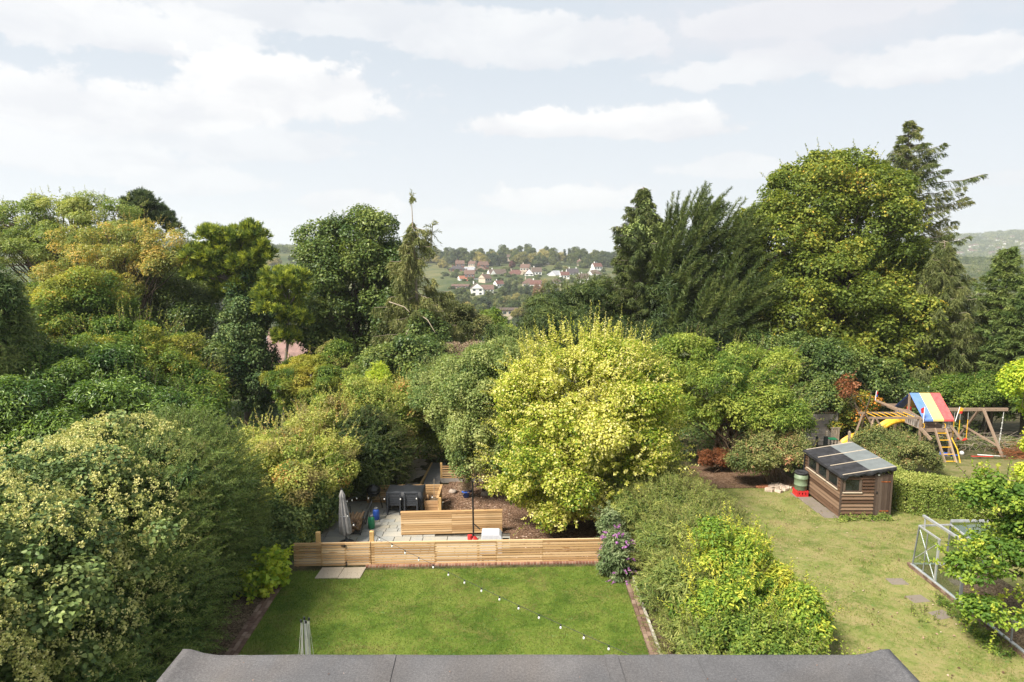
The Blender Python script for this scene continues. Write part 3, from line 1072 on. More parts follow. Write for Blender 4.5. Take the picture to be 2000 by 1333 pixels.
M['lf_grass'] = leaf_mat('lf_grass', [(0.1, (0.04, 0.075, 0.010)), (0.5, (0.08, 0.125, 0.016)), (0.9, (0.14, 0.18, 0.03)), (1.0, (0.20, 0.18, 0.06))], 0.3, patch=(0.16, 0.145, 0.05), patch_scale=0.7)
M['lf_grass2'] = leaf_mat('lf_grass2', [(0.1, (0.075, 0.115, 0.018)), (0.5, (0.14, 0.165, 0.038)), (0.8, (0.20, 0.20, 0.06)), (1.0, (0.29, 0.24, 0.12))], 0.3, patch=(0.28, 0.225, 0.11), patch_scale=0.5)


# ------------------------------------------------------------------ plants of the two gardens
def W3(x, y, z, rx, ry, rz):
    return (np.array((x, y, z), float), np.array((rx, ry, rz), float))


def gxy(px, Y):
    """ground position under photo column px at distance Y"""
    zc = Y * cp + (CAM_H - gnd(0, Y)) * sp
    return ((px - 1000) / F * zc, Y)


def build_ivy_hedge():
    rng = np.random.default_rng(11)
    ells = [W3(-11.0, 9.4, 2.5, 3.2, 2.8, 3.2), W3(-11.1, 12.4, 2.5, 3.3, 2.9, 3.15), W3(-10.8, 15.0, 2.5, 3.1, 2.8, 3.0),
            W3(-10.6, 17.8, 2.7, 2.5, 2.7, 2.7), W3(-10.1, 11.0, 1.2, 2.6, 4.2, 2.2)]
    root = thing('ivy_hedge', 'tall rounded hedge smothered in flowering ivy with pale yellow flower heads', 'hedge', (-10, 13, 0))
    C, RR, OUT = clumps(ells, rng, 0.42, 1.35, 0.25, -0.6, 0.0, False)
    lv = Leaves()
    fill_clumps(lv, C, RR, OUT, rng, 0.10, 0.082, 0.95, 0.47, 0.17, 0.12, 0.85, 0.55, 0.4)
    lv.build('foliage', M['lf_ivy'], root, 'f', fold=0.12)
    # flower heads: small globes of stalked buds on the outer shoots, thick on top and thinning down the sides
    B, O = hull_pts(ells, rng, 14000, -0.5, 1.03)
    keep = rng.random(len(B)) < np.clip((B[:, 2] - 0.2) / 3.4, 0.05, 1.0) ** 1.2
    nz = np.sin(B[:, 0] * 1.9 + 1.0) * np.sin(B[:, 1] * 1.7) + 0.6 * np.sin(B[:, 2] * 2.9 + B[:, 1])
    keep &= rng.random(len(B)) < np.clip(0.62 + 0.4 * nz, 0.06, 1)
    B, O = B[keep], O[keep]
    B = B + O * rng.uniform(-0.05, 0.16, len(B))[:, None] + rng.normal(size=B.shape) * 0.05
    fl = Leaves()
    m = 20
    i = np.repeat(np.arange(len(B)), m)
    d = rdir(rng, len(i)) + 0.5 * O[i]
    r = rng.uniform(0.03, 0.062, len(B))
    ft = rng.normal(size=len(B)) * 0.16
    fl.add(B[i] + unit(d) * r[i][:, None], unit(d) + 0.3 * rdir(rng, len(i)), rdir(rng, len(i)), 0.042, 0.038, 0.55 + ft[i] + 0.15 * rng.normal(size=len(i)))
    fl.build('flower_heads', M['lf_ivyflower'], root, 'q')
    tb = MB()
    for q in range(26):
        y = rng.uniform(8.5, 18)
        a = (-10 + rng.normal() * 0.6, y, 0)
        limb(tb, a, C[rng.integers(len(C))], 0.08, 0.015, rng, 6, 0.05, 5, 0.12)
    tb.build('stems', M['bark'], root, smooth=True)


def build_conifer_hedge():
    rng = np.random.default_rng(12)
    ells = [W3(-9.75, 19.2, 2.6, 2.1, 2.3, 2.6), W3(-9.35, 17.2, 2.4, 1.75, 2.2, 2.7), W3(-9.3, 19.6, 1.3, 1.55, 2.0, 1.9), W3(-9.0, 15.2, 1.5, 1.7, 2.4, 2.3), W3(-8.9, 12.6, 0.9, 1.5, 2.2, 1.7)]
    root = thing('conifer_hedge', 'dark feathery conifer hedge at the end of the flowering ivy hedge', 'hedge', (-9.2, 19, 0))
    lv = Leaves()
    C, RR, OUT = clumps(ells, rng, 0.4, 1.1, 0.3, -0.7, 0.0, False)
    fill_clumps(lv, C, RR, OUT, rng, 0.16, 0.035, 0.5, 0.42, 0.14, 0.12, 0.85, 0.1, 0.3)
    B, O = hull_pts(ells, rng, 3000, -0.65, 0.94)
    tb = MB()
    shoots(lv, B, O + np.array((0.15, -0.1, 0.75)), rng, 0.75, 40, 0.095, 0.02, 0.68, 0.16, 0.28, 0.6, 0.35, tb, 0.006)
    lv.build('foliage', M['lf_darkconifer'], root, 'n')
    for q in range(14):
        limb(tb, (-9.2 + rng.normal() * 0.4, rng.uniform(16, 20.5), 0), C[rng.integers(len(C))], 0.09, 0.02, rng, 5, 0.05, 5, 0.06)
    tb.build('stems', M['bark'], root, smooth=True)


def shrub(name, label, cat, ells, mat, seed, L, W, cr, lai=0.7, shoot_n=0, shoot_len=0.5, shoot_leaf=14, shoot_up=0.7, shoot_tint=0.7, shape='q', stems=12,
          group=None, tint=0.5, twig='twig', cover=1.1, sl=None, sw=None, curve=0.15, spiral=0.7, base=None, p_odd=0.0, shoot_low=0.0, stem_r=0.035, flat=0.85, spread=0.16, cvar=0.15, inner=0.3):
    rng = np.random.default_rng(seed)
    cen = np.mean([e[0] for e in ells], 0)
    bx, by = base if base is not None else (cen[0], cen[1])
    bz = gnd(bx, by)
    root = thing(name, label, cat, (bx, by, bz), group)
    lv = Leaves()
    C, RR, OUT = clumps(ells, rng, cr, cover, inner, -0.75, bz + 0.05)
    fill_clumps(lv, C, RR, OUT, rng, L, W, lai, tint, spread, cvar, flat, 0.25, 0.45, p_odd)
    tb = MB()
    if shoot_n:
        B, O = hull_pts(ells, rng, shoot_n, shoot_low, 0.92)
        shoots(lv, B, O * 0.8 + np.array((0, 0, shoot_up)) + 0.25 * rng.normal(size=O.shape), rng, shoot_len, shoot_leaf, sl or L, sw or W, shoot_tint, 0.13, curve, spiral, 0.4, tb, 0.007)
    for q in range(stems):
        a = np.array((bx, by, bz - 0.1)) + np.array((rng.normal(), rng.normal(), 0)) * 0.25
        limb(tb, a, C[rng.integers(len(C))], stem_r, stem_r * 0.25, rng, 5, 0.1, 5, 0.1)
    tb.build('stems', M[twig], root, smooth=True)
    lv.build('foliage', mat, root, shape)
    return root


def build_garden_plants():
    build_ivy_hedge()
    build_conifer_hedge()
    shrub('acer_shrub', 'bright yellow-green maple-leaved shrub at the left corner of the lawn', 'shrub',
          [E(512, 1140, 42, 50, 19.2), E(530, 1105, 30, 28, 19.4), E(500, 1190, 34, 42, 18.8)], M['lf_acer'], 21, 0.15, 0.14, 0.24, 0.75, 60, 0.4, 10, 0.5, 0.75, 'f', 8)
    # behind the patio, on its left
    shrub('bramble_hedge', 'sprawling yellow-green hedge tangled with ivy behind the folded parasol', 'hedge',
          [W3(-8.5, 24.6, 1.3, 2.1, 2.4, 2.0), W3(-8.0, 26.6, 1.6, 1.9, 2.2, 2.0), W3(-9.8, 26.0, 1.4, 2.0, 2.5, 2.0), W3(-8.1, 23.2, 0.4, 1.1, 1.3, 1.4)], M['lf_bramble'], 22,
          0.085, 0.06, 0.4, 0.75, 420, 0.75, 22, 0.55, 0.68, 'q', 16, cvar=0.2, p_odd=0.05, twig='dead_wood')
    shrub('ivy_bush', 'dark ivy hanging down the hedge face beside the parasol', 'bush',
          [W3(-7.5, 23.6, 0.7, 0.75, 1.2, 1.5), W3(-7.9, 22.2, 0.3, 0.8, 0.9, 1.3), W3(-7.2, 25.2, 0.5, 0.6, 1.1, 1.3)], M['lf_ivy'], 23, 0.10, 0.085, 0.34, 0.8, 0, shape='f', stems=6)
    shrub('leylandii_bush', 'dark green feathery conifer behind the low patio fence', 'conifer',
          [W3(-6.2, 28.6, 1.0, 1.6, 1.5, 2.2), W3(-6.0, 29.6, 0.9, 1.2, 1.5, 1.9), W3(-6.1, 30.9, 0.7, 0.8, 1.2, 1.4)], M['lf_yew'], 24, 0.2, 0.04, 0.4, 0.6, 900, 0.6, 30, 0.3, 0.5, 'n', 8,
          sl=0.12, sw=0.022, curve=0.25, tint=0.38, shoot_low=-0.6)
    shrub('pale_climber', 'loose pale green shrub with red berries above the dark conifer', 'shrub',
          [W3(-6.6, 30.8, 2.4, 2.0, 1.8, 1.5), W3(-5.0, 32.4, 2.3, 1.8, 1.8, 1.6), W3(-8.0, 29.2, 2.4, 1.6, 1.6, 1.3), W3(-3.9, 33.6, 1.5, 1.5, 1.6, 1.7)], M['lf_bramble'], 25, 0.09, 0.06, 0.42, 0.7,
          420, 0.8, 20, 0.6, 0.62, 'q', 12, tint=0.48, p_odd=0.06, base=(-5.6, 31.4))
    shrub('fern_conifer', 'small golden conifer poking up above the pale shrub', 'conifer',
          [E(742, 752, 20, 30, 33.4, 0.5), E(742, 735, 9, 20, 33.4, 0.3)], M['lf_acer'], 26, 0.2, 0.05, 0.2, 0.9, 90, 0.4, 14, 0.9, 0.7, 'n', 4, base=gxy(742, 33.4), tint=0.6, stem_r=0.05)
    # the bright tree in the middle
    ye = [E(1140, 800, 175, 145, 26.0, 3.1), E(1065, 900, 118, 118, 25.0, 2.3), E(1228, 900, 100, 125, 25.2, 2.2), E(1150, 720, 125, 72, 26.6, 2.3), E(1110, 975, 95, 60, 24.6, 1.8)]

    def yshoots(lv, tb, rng, root):
        B, O = hull_pts(ye[:1] + ye[3:4], rng, 150, 0.35, 0.96)
        shoots(lv, B, O * 0.35 + np.array((0, 0, 1.0)), rng, 1.15, 30, 0.085, 0.065, 0.72, 0.12, 0.0, 0.75, 0.35, tb, 0.008)
        B, O = hull_pts(ye, rng, 700, -0.4, 0.96)
        shoots(lv, B, O * 0.9 + np.array((0, 0, 0.3)), rng, 0.75, 22, 0.095, 0.072, 0.66, 0.16, 0.15, 0.75, 0.3, tb, 0.006)
    broadleaf('golden_tree', 'bright yellow variegated tree with upright shoots beside the fenced patio', 'tree', ye, (1.9, 24.9), M['lf_yellow'], 31,
              L=0.098, W=0.074, cr=0.46, cover=0.86, lai=0.9, trunk_r=0.12, limbs=40, trunks=4, tint=0.54, spread=0.21, clump_var=0.10, limb_r=0.4, extra=yshoots, trunk_top=0.35)
    pe = [E(920, 800, 88, 105, 28.4, 2.1), E(920, 905, 40, 42, 27.2, 1.0), E(990, 730, 90, 70, 28.8, 2.1), E(918, 872, 48, 64, 27.2, 1.3), E(858, 765, 50, 55, 29.5, 1.4), E(955, 895, 58, 66, 27.2, 1.3)]

    def pshoots(lv, tb, rng, root):
        B, O = hull_pts(pe, rng, 420, 0.0, 0.94)
        shoots(lv, B, O * 0.5 + np.array((0, 0, 0.7)), rng, 0.65, 20, 0.08, 0.055, 0.6, 0.14, 0.05, 0.75, 0.35, tb, 0.007)
    broadleaf('pale_shrub', 'pale green leafy tree leaning out from behind the bright yellow one', 'tree', pe, (-1.6, 28.8), M['lf_pale'], 32,
              L=0.095, W=0.062, cr=0.44, cover=0.92, lai=0.75, trunk_r=0.08, limbs=24, trunks=4, tint=0.5, clump_var=0.18, limb_r=0.4, extra=pshoots, trunk_top=0.4)
    # between the gardens, on the right
    shrub('tamarisk_hedge', 'feathery olive green boundary hedge between the two lawns', 'hedge',
          [W3(5.4, 24.4, 0.6, 1.9, 1.8, 1.55), W3(5.6, 22.4, 0.55, 2.1, 2.0, 1.6), W3(5.6, 20.0, 0.5, 1.9, 2.0, 1.55), W3(4.9, 17.6, 0.35, 1.2, 2.0, 1.3), W3(4.55, 15.0, 0.2, 0.85, 2.0, 1.1), W3(7.0, 22.6, 0.3, 1.1, 1.4, 1.2)], M['lf_tamarisk'], 33,
          0.15, 0.03, 0.36, 0.62, 2600, 0.55, 30, 0.65, 0.55, 'n', 20, sl=0.085, sw=0.018, curve=0.22, spiral=0.6, base=(5.4, 20.5), shoot_low=-0.5, cover=1.2)
    shrub('golden_privet', 'golden privet bush with yellow upright shoots beside the neighbouring lawn', 'bush',
          [W3(5.95, 17.5, 1.15, 1.35, 1.35, 1.55), W3(5.4, 16.2, 0.8, 1.3, 1.3, 1.35), W3(6.7, 16.2, 0.55, 1.15, 1.3, 1.15)], M['lf_privet'], 34, 0.115, 0.046, 0.3, 0.85,
          230, 0.62, 22, 0.9, 0.66, 'f', 14, sl=0.11, sw=0.036, curve=0.0, spiral=0.6, cover=1.25, shoot_low=0.05, cvar=0.2, tint=0.36)
    shrub('mixed_bush', 'low leafy green bush spilling over the neighbouring lawn near the flat roof', 'bush',
          [W3(5.6, 14.4, 0.55, 1.5, 1.3, 1.25), W3(7.1, 14.0, 0.2, 1.2, 1.1, 0.8), W3(6.3, 12.6, 0.3, 1.6, 1.3, 1.0)], M['lf_elder'], 35, 0.085, 0.05, 0.28, 0.75, 220, 0.5, 18, 0.7, 0.62, 'f', 10, cover=1.2, curve=0.1)

    def budd():
        rng = np.random.default_rng(36)
        ells = [E(1205, 1085, 27, 50, 20.2, 0.55), E(1213, 1125, 24, 30, 20.0, 0.45), E(1190, 1020, 20, 30, 21.4, 0.4)]
        root = shrub('buddleia', 'buddleia with purple flower spikes at the right end of the slatted fence', 'shrub', ells, M['lf_buddleia'], 36, 0.12, 0.035, 0.2, 0.8, 40, 0.45, 14, 0.4, 0.55, 'f', 8, curve=0.3)
        B, O = hull_pts(ells[:2], rng, 46, -0.5, 1.05)
        fl = Leaves()
        i = np.repeat(np.arange(len(B)), 60)
        s = np.tile(np.linspace(0, 1, 60), len(B))
        D = unit(O + np.array((0, -0.2, -0.1)) + 0.3 * rng.normal(size=O.shape))
        P = B[i] + D[i] * (s * 0.19)[:, None] + np.array((0, 0, -0.06)) * (s ** 2)[:, None] + rdir(rng, len(i)) * (0.036 * (1 - 0.7 * s))[:, None]
        fl.add(P, rdir(rng, len(i)), rdir(rng, len(i)), 0.032, 0.03, 0.5 + 0.22 * rng.normal(size=len(i)))
        fl.build('flower_spikes', M['lf_purple'], root)
    budd()
    broadleaf('elder_tree', 'spreading light green elder over bare brown stems at the end of the lawn', 'tree',
              [E(1400, 745, 115, 85, 34, 3.0), E(1335, 705, 62, 52, 35, 2.0), E(1470, 800, 100, 75, 33, 2.6), E(1350, 800, 80, 62, 33.5, 2.2), E(1545, 815, 42, 52, 32.4, 1.3), E(1500, 720, 60, 50, 34.5, 2)], gxy(1405, 33.5), M['lf_elder'], 37,
              L=0.14, W=0.065, cr=0.46, cover=0.88, lai=0.72, trunk_r=0.10, limbs=54, trunks=6, bark='twig', tint=0.52, clump_var=0.19, sprig=300, sprig_len=0.8, limb_r=0.45, trunk_top=0.2, spread=0.17, low=-0.55)
    shrub('bramble_bush', 'straggly light green bramble in front of the elder, left of the shed', 'bush',
          [E(1515, 885, 62, 45, 30.6, 1.4), E(1470, 900, 45, 35, 30.2, 1.0), E(1555, 880, 32, 42, 30.6, 0.9)], M['lf_rose'], 38, 0.09, 0.06, 0.3, 0.7, 170, 0.7, 16, 0.5, 0.65, 'q', 12, curve=0.25)
    shrub('dead_bracken', 'rust brown dead bracken under the elder stems', 'fern',
          [E(1410, 897, 22, 14, 32.6, 0.55), E(1382, 898, 14, 16, 32.4, 0.4)], M['lf_rust'], 39, 0.10, 0.03, 0.2, 0.7, 80, 0.4, 14, 0.5, 0.5, 'n', 5, curve=0.4)
    shrub('twiggy_bush', 'tangle of bare pale twigs at the far end of the boundary hedge', 'bush',
          [E(1300, 930, 38, 28, 25.8, 0.8), E(1270, 960, 30, 30, 25.2, 0.7)], M['lf_pale'], 40, 0.07, 0.045, 0.24, 0.4, 60, 0.6, 10, 0.6, 0.6, 'q', 46, twig='dead_wood', curve=0.1)
    # clipped hedge beyond the shed: level top, cut faces
    rng = np.random.default_rng(41)
    path = np.array([(15.95, 31.5), (15.95, 29.6), (16.0, 27.9), (16.6, 26.8), (17.6, 26.1), (18.8, 25.5), (20.2, 24.9)])
    for _ in range(2):
        q_ = [path[0]]
        for u_, v_ in zip(path[:-1], path[1:]):
            q_ += [u_ * 0.75 + v_ * 0.25, u_ * 0.25 + v_ * 0.75]
        path = np.array(q_ + [path[-1]])
    root = thing('box_hedge', 'clipped box hedge behind the shed, its level top coloured pale as if lit', 'hedge', (16.6, 26.8, gnd(16.6, 26.8)))
    lv = Leaves()
    n = 66000
    sl_ = np.linalg.norm(np.diff(path, axis=0), axis=1)
    k = rng.choice(len(path) - 1, n, p=sl_ / sl_.sum())
    t = rng.random(n)
    c = path[k] + (path[k + 1] - path[k]) * t[:, None]
    d = unit(path[k + 1] - path[k])
    nn = np.stack((d[:, 1], -d[:, 0]), 1)
    w = 0.8 + 0.05 * np.sin(c[:, 1] * 3.1)
    u = rng.uniform(-1, 1, n)
    h = rng.random(n)
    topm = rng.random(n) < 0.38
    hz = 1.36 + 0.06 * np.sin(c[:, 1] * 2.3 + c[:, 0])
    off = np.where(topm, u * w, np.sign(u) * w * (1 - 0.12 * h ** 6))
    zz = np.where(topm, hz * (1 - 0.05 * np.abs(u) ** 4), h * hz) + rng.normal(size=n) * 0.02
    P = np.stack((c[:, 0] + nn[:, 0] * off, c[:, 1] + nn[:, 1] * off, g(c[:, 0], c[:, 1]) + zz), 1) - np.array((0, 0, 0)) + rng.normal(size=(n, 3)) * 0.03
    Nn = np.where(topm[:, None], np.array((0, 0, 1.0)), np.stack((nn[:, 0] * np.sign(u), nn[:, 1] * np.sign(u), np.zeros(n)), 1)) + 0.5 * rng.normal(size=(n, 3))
    lv.add(P, rng.normal(size=(n, 3)), Nn, 0.075 * rng.uniform(0.7, 1.2, n), 0.05, np.where(topm, 0.66, 0.42) + 0.16 * rng.normal(size=n) + 0.08 * np.sin(c[:, 1] * 4))  # top leaves tinted paler than the sides to stand for light from above
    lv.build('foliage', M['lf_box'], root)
    tb = MB()
    for q in range(16):
        kk = rng.integers(0, len(path) - 1)
        pp = path[kk] + (path[kk + 1] - path[kk]) * rng.random()
        z0 = gnd(pp[0], pp[1])
        limb(tb, (pp[0], pp[1], z0 - 0.05), (pp[0] + rng.normal() * 0.2, pp[1] + rng.normal() * 0.2, z0 + 1.05), 0.04, 0.01, rng, 4, 0.02, 5, 0.05)
    tb.build('stems', M['twig'], root, smooth=True)
    shrub('rose_bush', 'rounded olive shrub dotted with yellow between the shed and the play frame', 'bush',
          [E(1752, 884, 66, 40, 32.2, 1.6), E(1708, 872, 42, 34, 32.6, 1.0), E(1795, 897, 34, 26, 31.8, 0.9)], M['lf_rose'], 42, 0.075, 0.05, 0.3, 0.8, 200, 0.4, 14, 0.5, 0.62, 'q', 10, curve=0.1, tint=0.45)
    # tree at the right edge, over the greenhouse
    re = [E(1955, 970, 58, 40, 16.6, 0.9), E(1965, 1085, 78, 34, 16.2, 1.1), E(1895, 1105, 46, 28, 16.4, 0.6), E(1955, 1195, 60, 26, 15.8, 0.8), E(2070, 1060, 100, 140, 16.2, 1.7), E(1985, 1030, 40, 26, 16.5, 0.7), E(1880, 1120, 30, 22, 16.3, 0.4)]

    def rshoots(lv, tb, rng, root):
        B, O = hull_pts(re, rng, 130, -0.6, 0.95)
        shoots(lv, B, O + np.array((0, 0, 0.2)), rng, 0.42, 12, 0.10, 0.085, 0.68, 0.14, 0.25, 0.7, 0.3, tb, 0.008)
    broadleaf('oak_tree', 'young light green oak spreading over the greenhouse frame', 'tree', re, (14.9, 15.8), M['lf_oak'], 43,
              L=0.105, W=0.075, cr=0.24, cover=0.8, lai=0.55, trunk_r=0.11, limbs=46, shape='f', tint=0.36, clump_var=0.2, spread=0.15, flat=0.6, limb_r=0.35, extra=rshoots, upb=0.9)
    broadleaf('hazel_tree', 'yellowing leafy branch reaching in beyond the greenhouse oak', 'tree', [E(2012, 745, 36, 46, 24.0, 0.9), E(2050, 790, 44, 60, 24.0, 1.1), E(2060, 880, 46, 60, 24.0, 1.1), E(2040, 950, 34, 50, 24.0, 0.9)], (19.6, 24.0), M['lf_acer'], 44,
              L=0.10, W=0.08, cr=0.3, cover=1.0, lai=0.6, trunk_r=0.08, limbs=16, shape='f', tint=0.62, clump_var=0.2)


build_garden_plants()


# ------------------------------------------------------------------ the tree belt beyond the gardens
def build_tree_belt():
    shrub('thuja_tree', 'dark conifer at the left edge above the laurel', 'conifer', [E(-5, 650, 52, 95, 27, 1.6), E(8, 725, 44, 55, 27, 1.3), E(-5, 590, 42, 56, 27), E(-30, 800, 60, 90, 27, 1.6)], M['lf_cypress'], 51,
          0.2, 0.045, 0.4, 0.7, 500, 0.6, 26, 0.4, 0.5, 'n', 8, sl=0.12, sw=0.026, curve=0.3, tint=0.36, shoot_low=-0.6, stem_r=0.09)
    broadleaf('laurel_tree', 'big glossy green laurel behind the flowering ivy hedge', 'tree',
              [E(95, 810, 150, 110, 27.5, 3.0), E(60, 890, 130, 70, 25.4, 2.4), E(200, 900, 110, 60, 25.6, 2.0), E(230, 830, 140, 105, 27, 2.6), E(60, 730, 95, 65, 28.4, 2.4), E(330, 850, 90, 80, 27, 2.0), E(200, 735, 70, 50, 28.5, 1.8)], gxy(160, 28), M['lf_laurel'], 52,
              L=0.17, W=0.062, cr=0.5, cover=1.2, lai=0.75, trunk_r=0.14, limbs=30, trunks=3, shape='f', droop=0.5, sprig=500, sprig_len=0.6, sprig_up=0.6, clump_var=0.17)
    broadleaf('hornbeam_tree', 'bright green hornbeam with yellowing top behind the laurel', 'tree',
              [E(260, 705, 130, 95, 33, 3.2), E(330, 770, 100, 85, 32, 2.6), E(150, 640, 95, 75, 35, 3), E(180, 590, 75, 60, 35.5, 2.4), E(390, 800, 50, 60, 31, 1.6), E(90, 620, 60, 60, 35.5, 2)], gxy(250, 34), M['lf_hornbeam'], 53,
              L=0.12, W=0.08, cr=0.6, cover=0.95, lai=0.85, trunk_r=0.2, limbs=40, sprig=520, sprig_len=0.8, sprig_up=0.25, tint=0.48, clump_var=0.16, flat=0.7)
    broadleaf('robinia_tree', 'open light green tree with spreading bare limbs on the left skyline', 'tree',
              [E(50, 430, 60, 48, 46, 2.4), E(118, 405, 62, 32, 46.5, 2.4), E(178, 420, 50, 38, 46, 2.0), E(238, 412, 40, 26, 46, 1.6), E(20, 505, 70, 56, 45, 2.6), E(100, 485, 80, 56, 45, 3), E(190, 475, 76, 50, 45.5, 2.6), E(255, 465, 45, 36, 46, 1.8), E(-20, 440, 50, 50, 46, 2)], gxy(175, 45.5), M['lf_robinia'], 54,
              L=0.17, W=0.07, cr=0.5, cover=0.6, lai=0.42, trunk_r=0.26, limbs=130, inner=0.15, clump_var=0.2, trunk_top=0.36, limb_r=0.34, flat=0.55)
    broadleaf('rowan_tree', 'orange and gold rowan in front of the open robinia', 'tree',
              [E(150, 470, 48, 26, 42.4, 1.6), E(208, 456, 44, 24, 42, 1.5), E(270, 452, 48, 24, 42, 1.6), E(328, 466, 44, 26, 41.8, 1.4), E(355, 500, 26, 28, 41.8, 1.0), E(180, 508, 58, 30, 41.5, 1.9), E(244, 506, 50, 28, 41.5, 1.6), E(305, 515, 44, 30, 41.5, 1.5), E(120, 540, 50, 34, 41.8, 1.7), E(220, 556, 72, 36, 41, 2.2)], gxy(250, 42), M['lf_rowan'], 55,
              L=0.14, W=0.07, cr=0.42, cover=0.55, lai=0.4, trunk_r=0.16, limbs=110, inner=0.1, tint=0.52, clump_var=0.2, trunk_top=0.3, limb_r=0.36, flat=0.7, spread=0.2)

    def tufts(lv, C, RR, OUT, rng, n_per, nl, nw, tint, var=0.12):
        """pine: brushes of needles standing on the tops of the pads"""
        k = np.repeat(np.arange(len(C)), n_per)
        v = unit(rng.normal(size=(len(k), 3)) + 0.5 * OUT[k] + np.array((0, 0, 0.55)))
        B = C[k] + v * (RR[k] * rng.uniform(0.65, 1.0, len(k)))[:, None] * np.array((1, 1, 0.7))
        up = v[:, 2]
        bt = tint + rng.normal(size=len(k)) * (var + 0.10)
        m = 20
        i = np.repeat(np.arange(len(B)), m)
        D = unit(v + np.array((0, 0, 0.6)))
        U = unit(D[i] * 1.0 + rdir(rng, len(i)) * 0.75)
        P = B[i] + D[i] * rng.uniform(-0.08, 0.16, len(i))[:, None]
        lv.add(P, U, rdir(rng, len(i)), nl * rng.uniform(0.7, 1.2, len(i)), nw, bt[i] + rng.normal(size=len(i)) * 0.08)

    def pine(name, label, ells, base, mat, seed, tint, cr, n_per, trunk_r, limbs=26, bark='bark_grey', trunk_top=0.6, cover=1.0, nl=0.25, nw=0.042, ivy=None):
        rng = np.random.default_rng(seed)
        bx, by = base
        bz = gnd(bx, by)
        root = thing(name, label, 'pine tree', (bx, by, bz))
        C, RR, OUT = clumps(ells, rng, cr, cover, 0.3, -0.6)
        lv = Leaves()
        tufts(lv, C, RR, OUT, rng, n_per, nl, nw, tint)
        tb = MB()
        cen = np.mean([e[0] for e in ells], 0)
        topz = max(e[0][2] + e[1][2] for e in ells)
        pts = limb(tb, (bx, by, bz - 0.2), (cen[0], cen[1], bz + (topz - bz) * trunk_top + 1.5), trunk_r, trunk_r * 0.4, rng, 8, 0.0, 8, 0.02)
        for q in rng.choice(len(C), min(limbs, len(C)), replace=False):
            cand = [p for p in pts if p[2] < C[q][2] + 0.3]
            st = cand[-1] if cand else pts[3]
            limb(tb, st, C[q], trunk_r * 0.35, 0.02, rng, 5, 0.05, 5, 0.05)
        tb.build('trunk', M[bark], root, smooth=True)
        lv.build('crown', mat, root, 'n')
        if ivy is not None:
            iv = Leaves()
            C2, R2, O2 = clumps(ivy, rng, 0.45, 1.15, 0.2, -0.9, bz)
            fill_clumps(iv, C2, R2, O2, rng, 0.14, 0.11, 0.8, 0.36, 0.16, 0.15, 0.9, 0.5, 0.3)
            iv.build('ivy', M['lf_ivy'], root, 'q')
        return root
    pine('corsican_pine', 'dark pine rising above the orange rowan on the skyline',
         [E(282, 410, 36, 32, 53, 1.4), E(318, 432, 26, 18, 53, 1.0), E(262, 440, 34, 26, 53, 1.2), E(340, 450, 16, 14, 53, 0.7), E(270, 500, 46, 50, 53, 1.6), E(275, 385, 14, 14, 53, 0.6)], gxy(278, 53), M['lf_pinedark'], 61, 0.42, 0.42, 13, 0.24, 40)
    pine('scots_pine', 'pine with lime green needle pads above an ivy-clad trunk',
         [E(400, 500, 46, 24, 42, 1.6), E(440, 465, 46, 24, 42, 1.6), E(492, 462, 24, 28, 42, 1.0), E(500, 500, 40, 30, 42, 1.4), E(395, 535, 42, 20, 42, 1.4), E(455, 510, 60, 46, 42.6, 2.0), E(470, 560, 56, 40, 42.8, 1.8)], gxy(485, 42.3), M['lf_pine'], 62, 0.55, 0.40, 17, 0.24, 60,
         ivy=[E(480, 640, 52, 90, 42.0, 1.6), E(500, 745, 52, 80, 41.6, 1.7), E(445, 730, 48, 70, 41.4, 1.5), E(480, 570, 34, 50, 42.2, 1.0)])
    pine('leaning_pine', 'smaller lime green pine with bare trunk in front of the pink brick wall',
         [E(560, 545, 44, 22, 40.5, 1.4), E(590, 565, 22, 20, 40.5, 0.8), E(545, 600, 44, 22, 40.5, 1.3), E(525, 575, 28, 24, 40.5, 1.0), E(575, 620, 34, 20, 40.5, 1.0), E(585, 715, 26, 12, 40.0, 0.8), E(560, 660, 26, 20, 40.5, 0.8)], gxy(552, 40.5), M['lf_pine'], 63, 0.55, 0.34, 15, 0.15, 44, 'bark_grey', 0.62)
    broadleaf('whitebeam_tree', 'grey-green whitebeam between the rowan and the ivy-clad pine', 'tree',
              [E(330, 570, 62, 52, 44, 2.4), E(300, 640, 60, 50, 43, 2.2), E(370, 640, 60, 60, 42.5, 2.2), E(390, 580, 40, 40, 45, 1.6), E(420, 700, 45, 45, 41)], gxy(345, 43.5), M['lf_maple'], 56,
              L=0.15, W=0.09, cr=0.55, cover=1.05, lai=0.58, trunk_r=0.18, limbs=34, tint=0.56, bark='bark_grey')
    broadleaf('sycamore_tree', 'broad dark green sycamore left of the ragged spruce', 'tree',
              [E(690, 510, 95, 88, 48, 4.0), E(645, 600, 62, 82, 47, 3.2), E(745, 590, 62, 100, 47, 3.2), E(690, 690, 90, 58, 46, 3.2), E(715, 460, 70, 42, 48, 3.0), E(650, 480, 45, 50, 48, 2.4), E(620, 530, 30, 60, 47.5, 1.8), E(625, 640, 55, 70, 46.5, 2.6), E(770, 560, 45, 90, 47.5, 2.6), E(780, 660, 50, 50, 46, 2.4)], gxy(695, 47.5), M['lf_maple'], 57,
              L=0.19, W=0.14, cr=0.72, cover=1.0, lai=0.62, trunk_r=0.3, limbs=46, sprig=200, sprig_len=0.8, clump_var=0.18, tint=0.52)

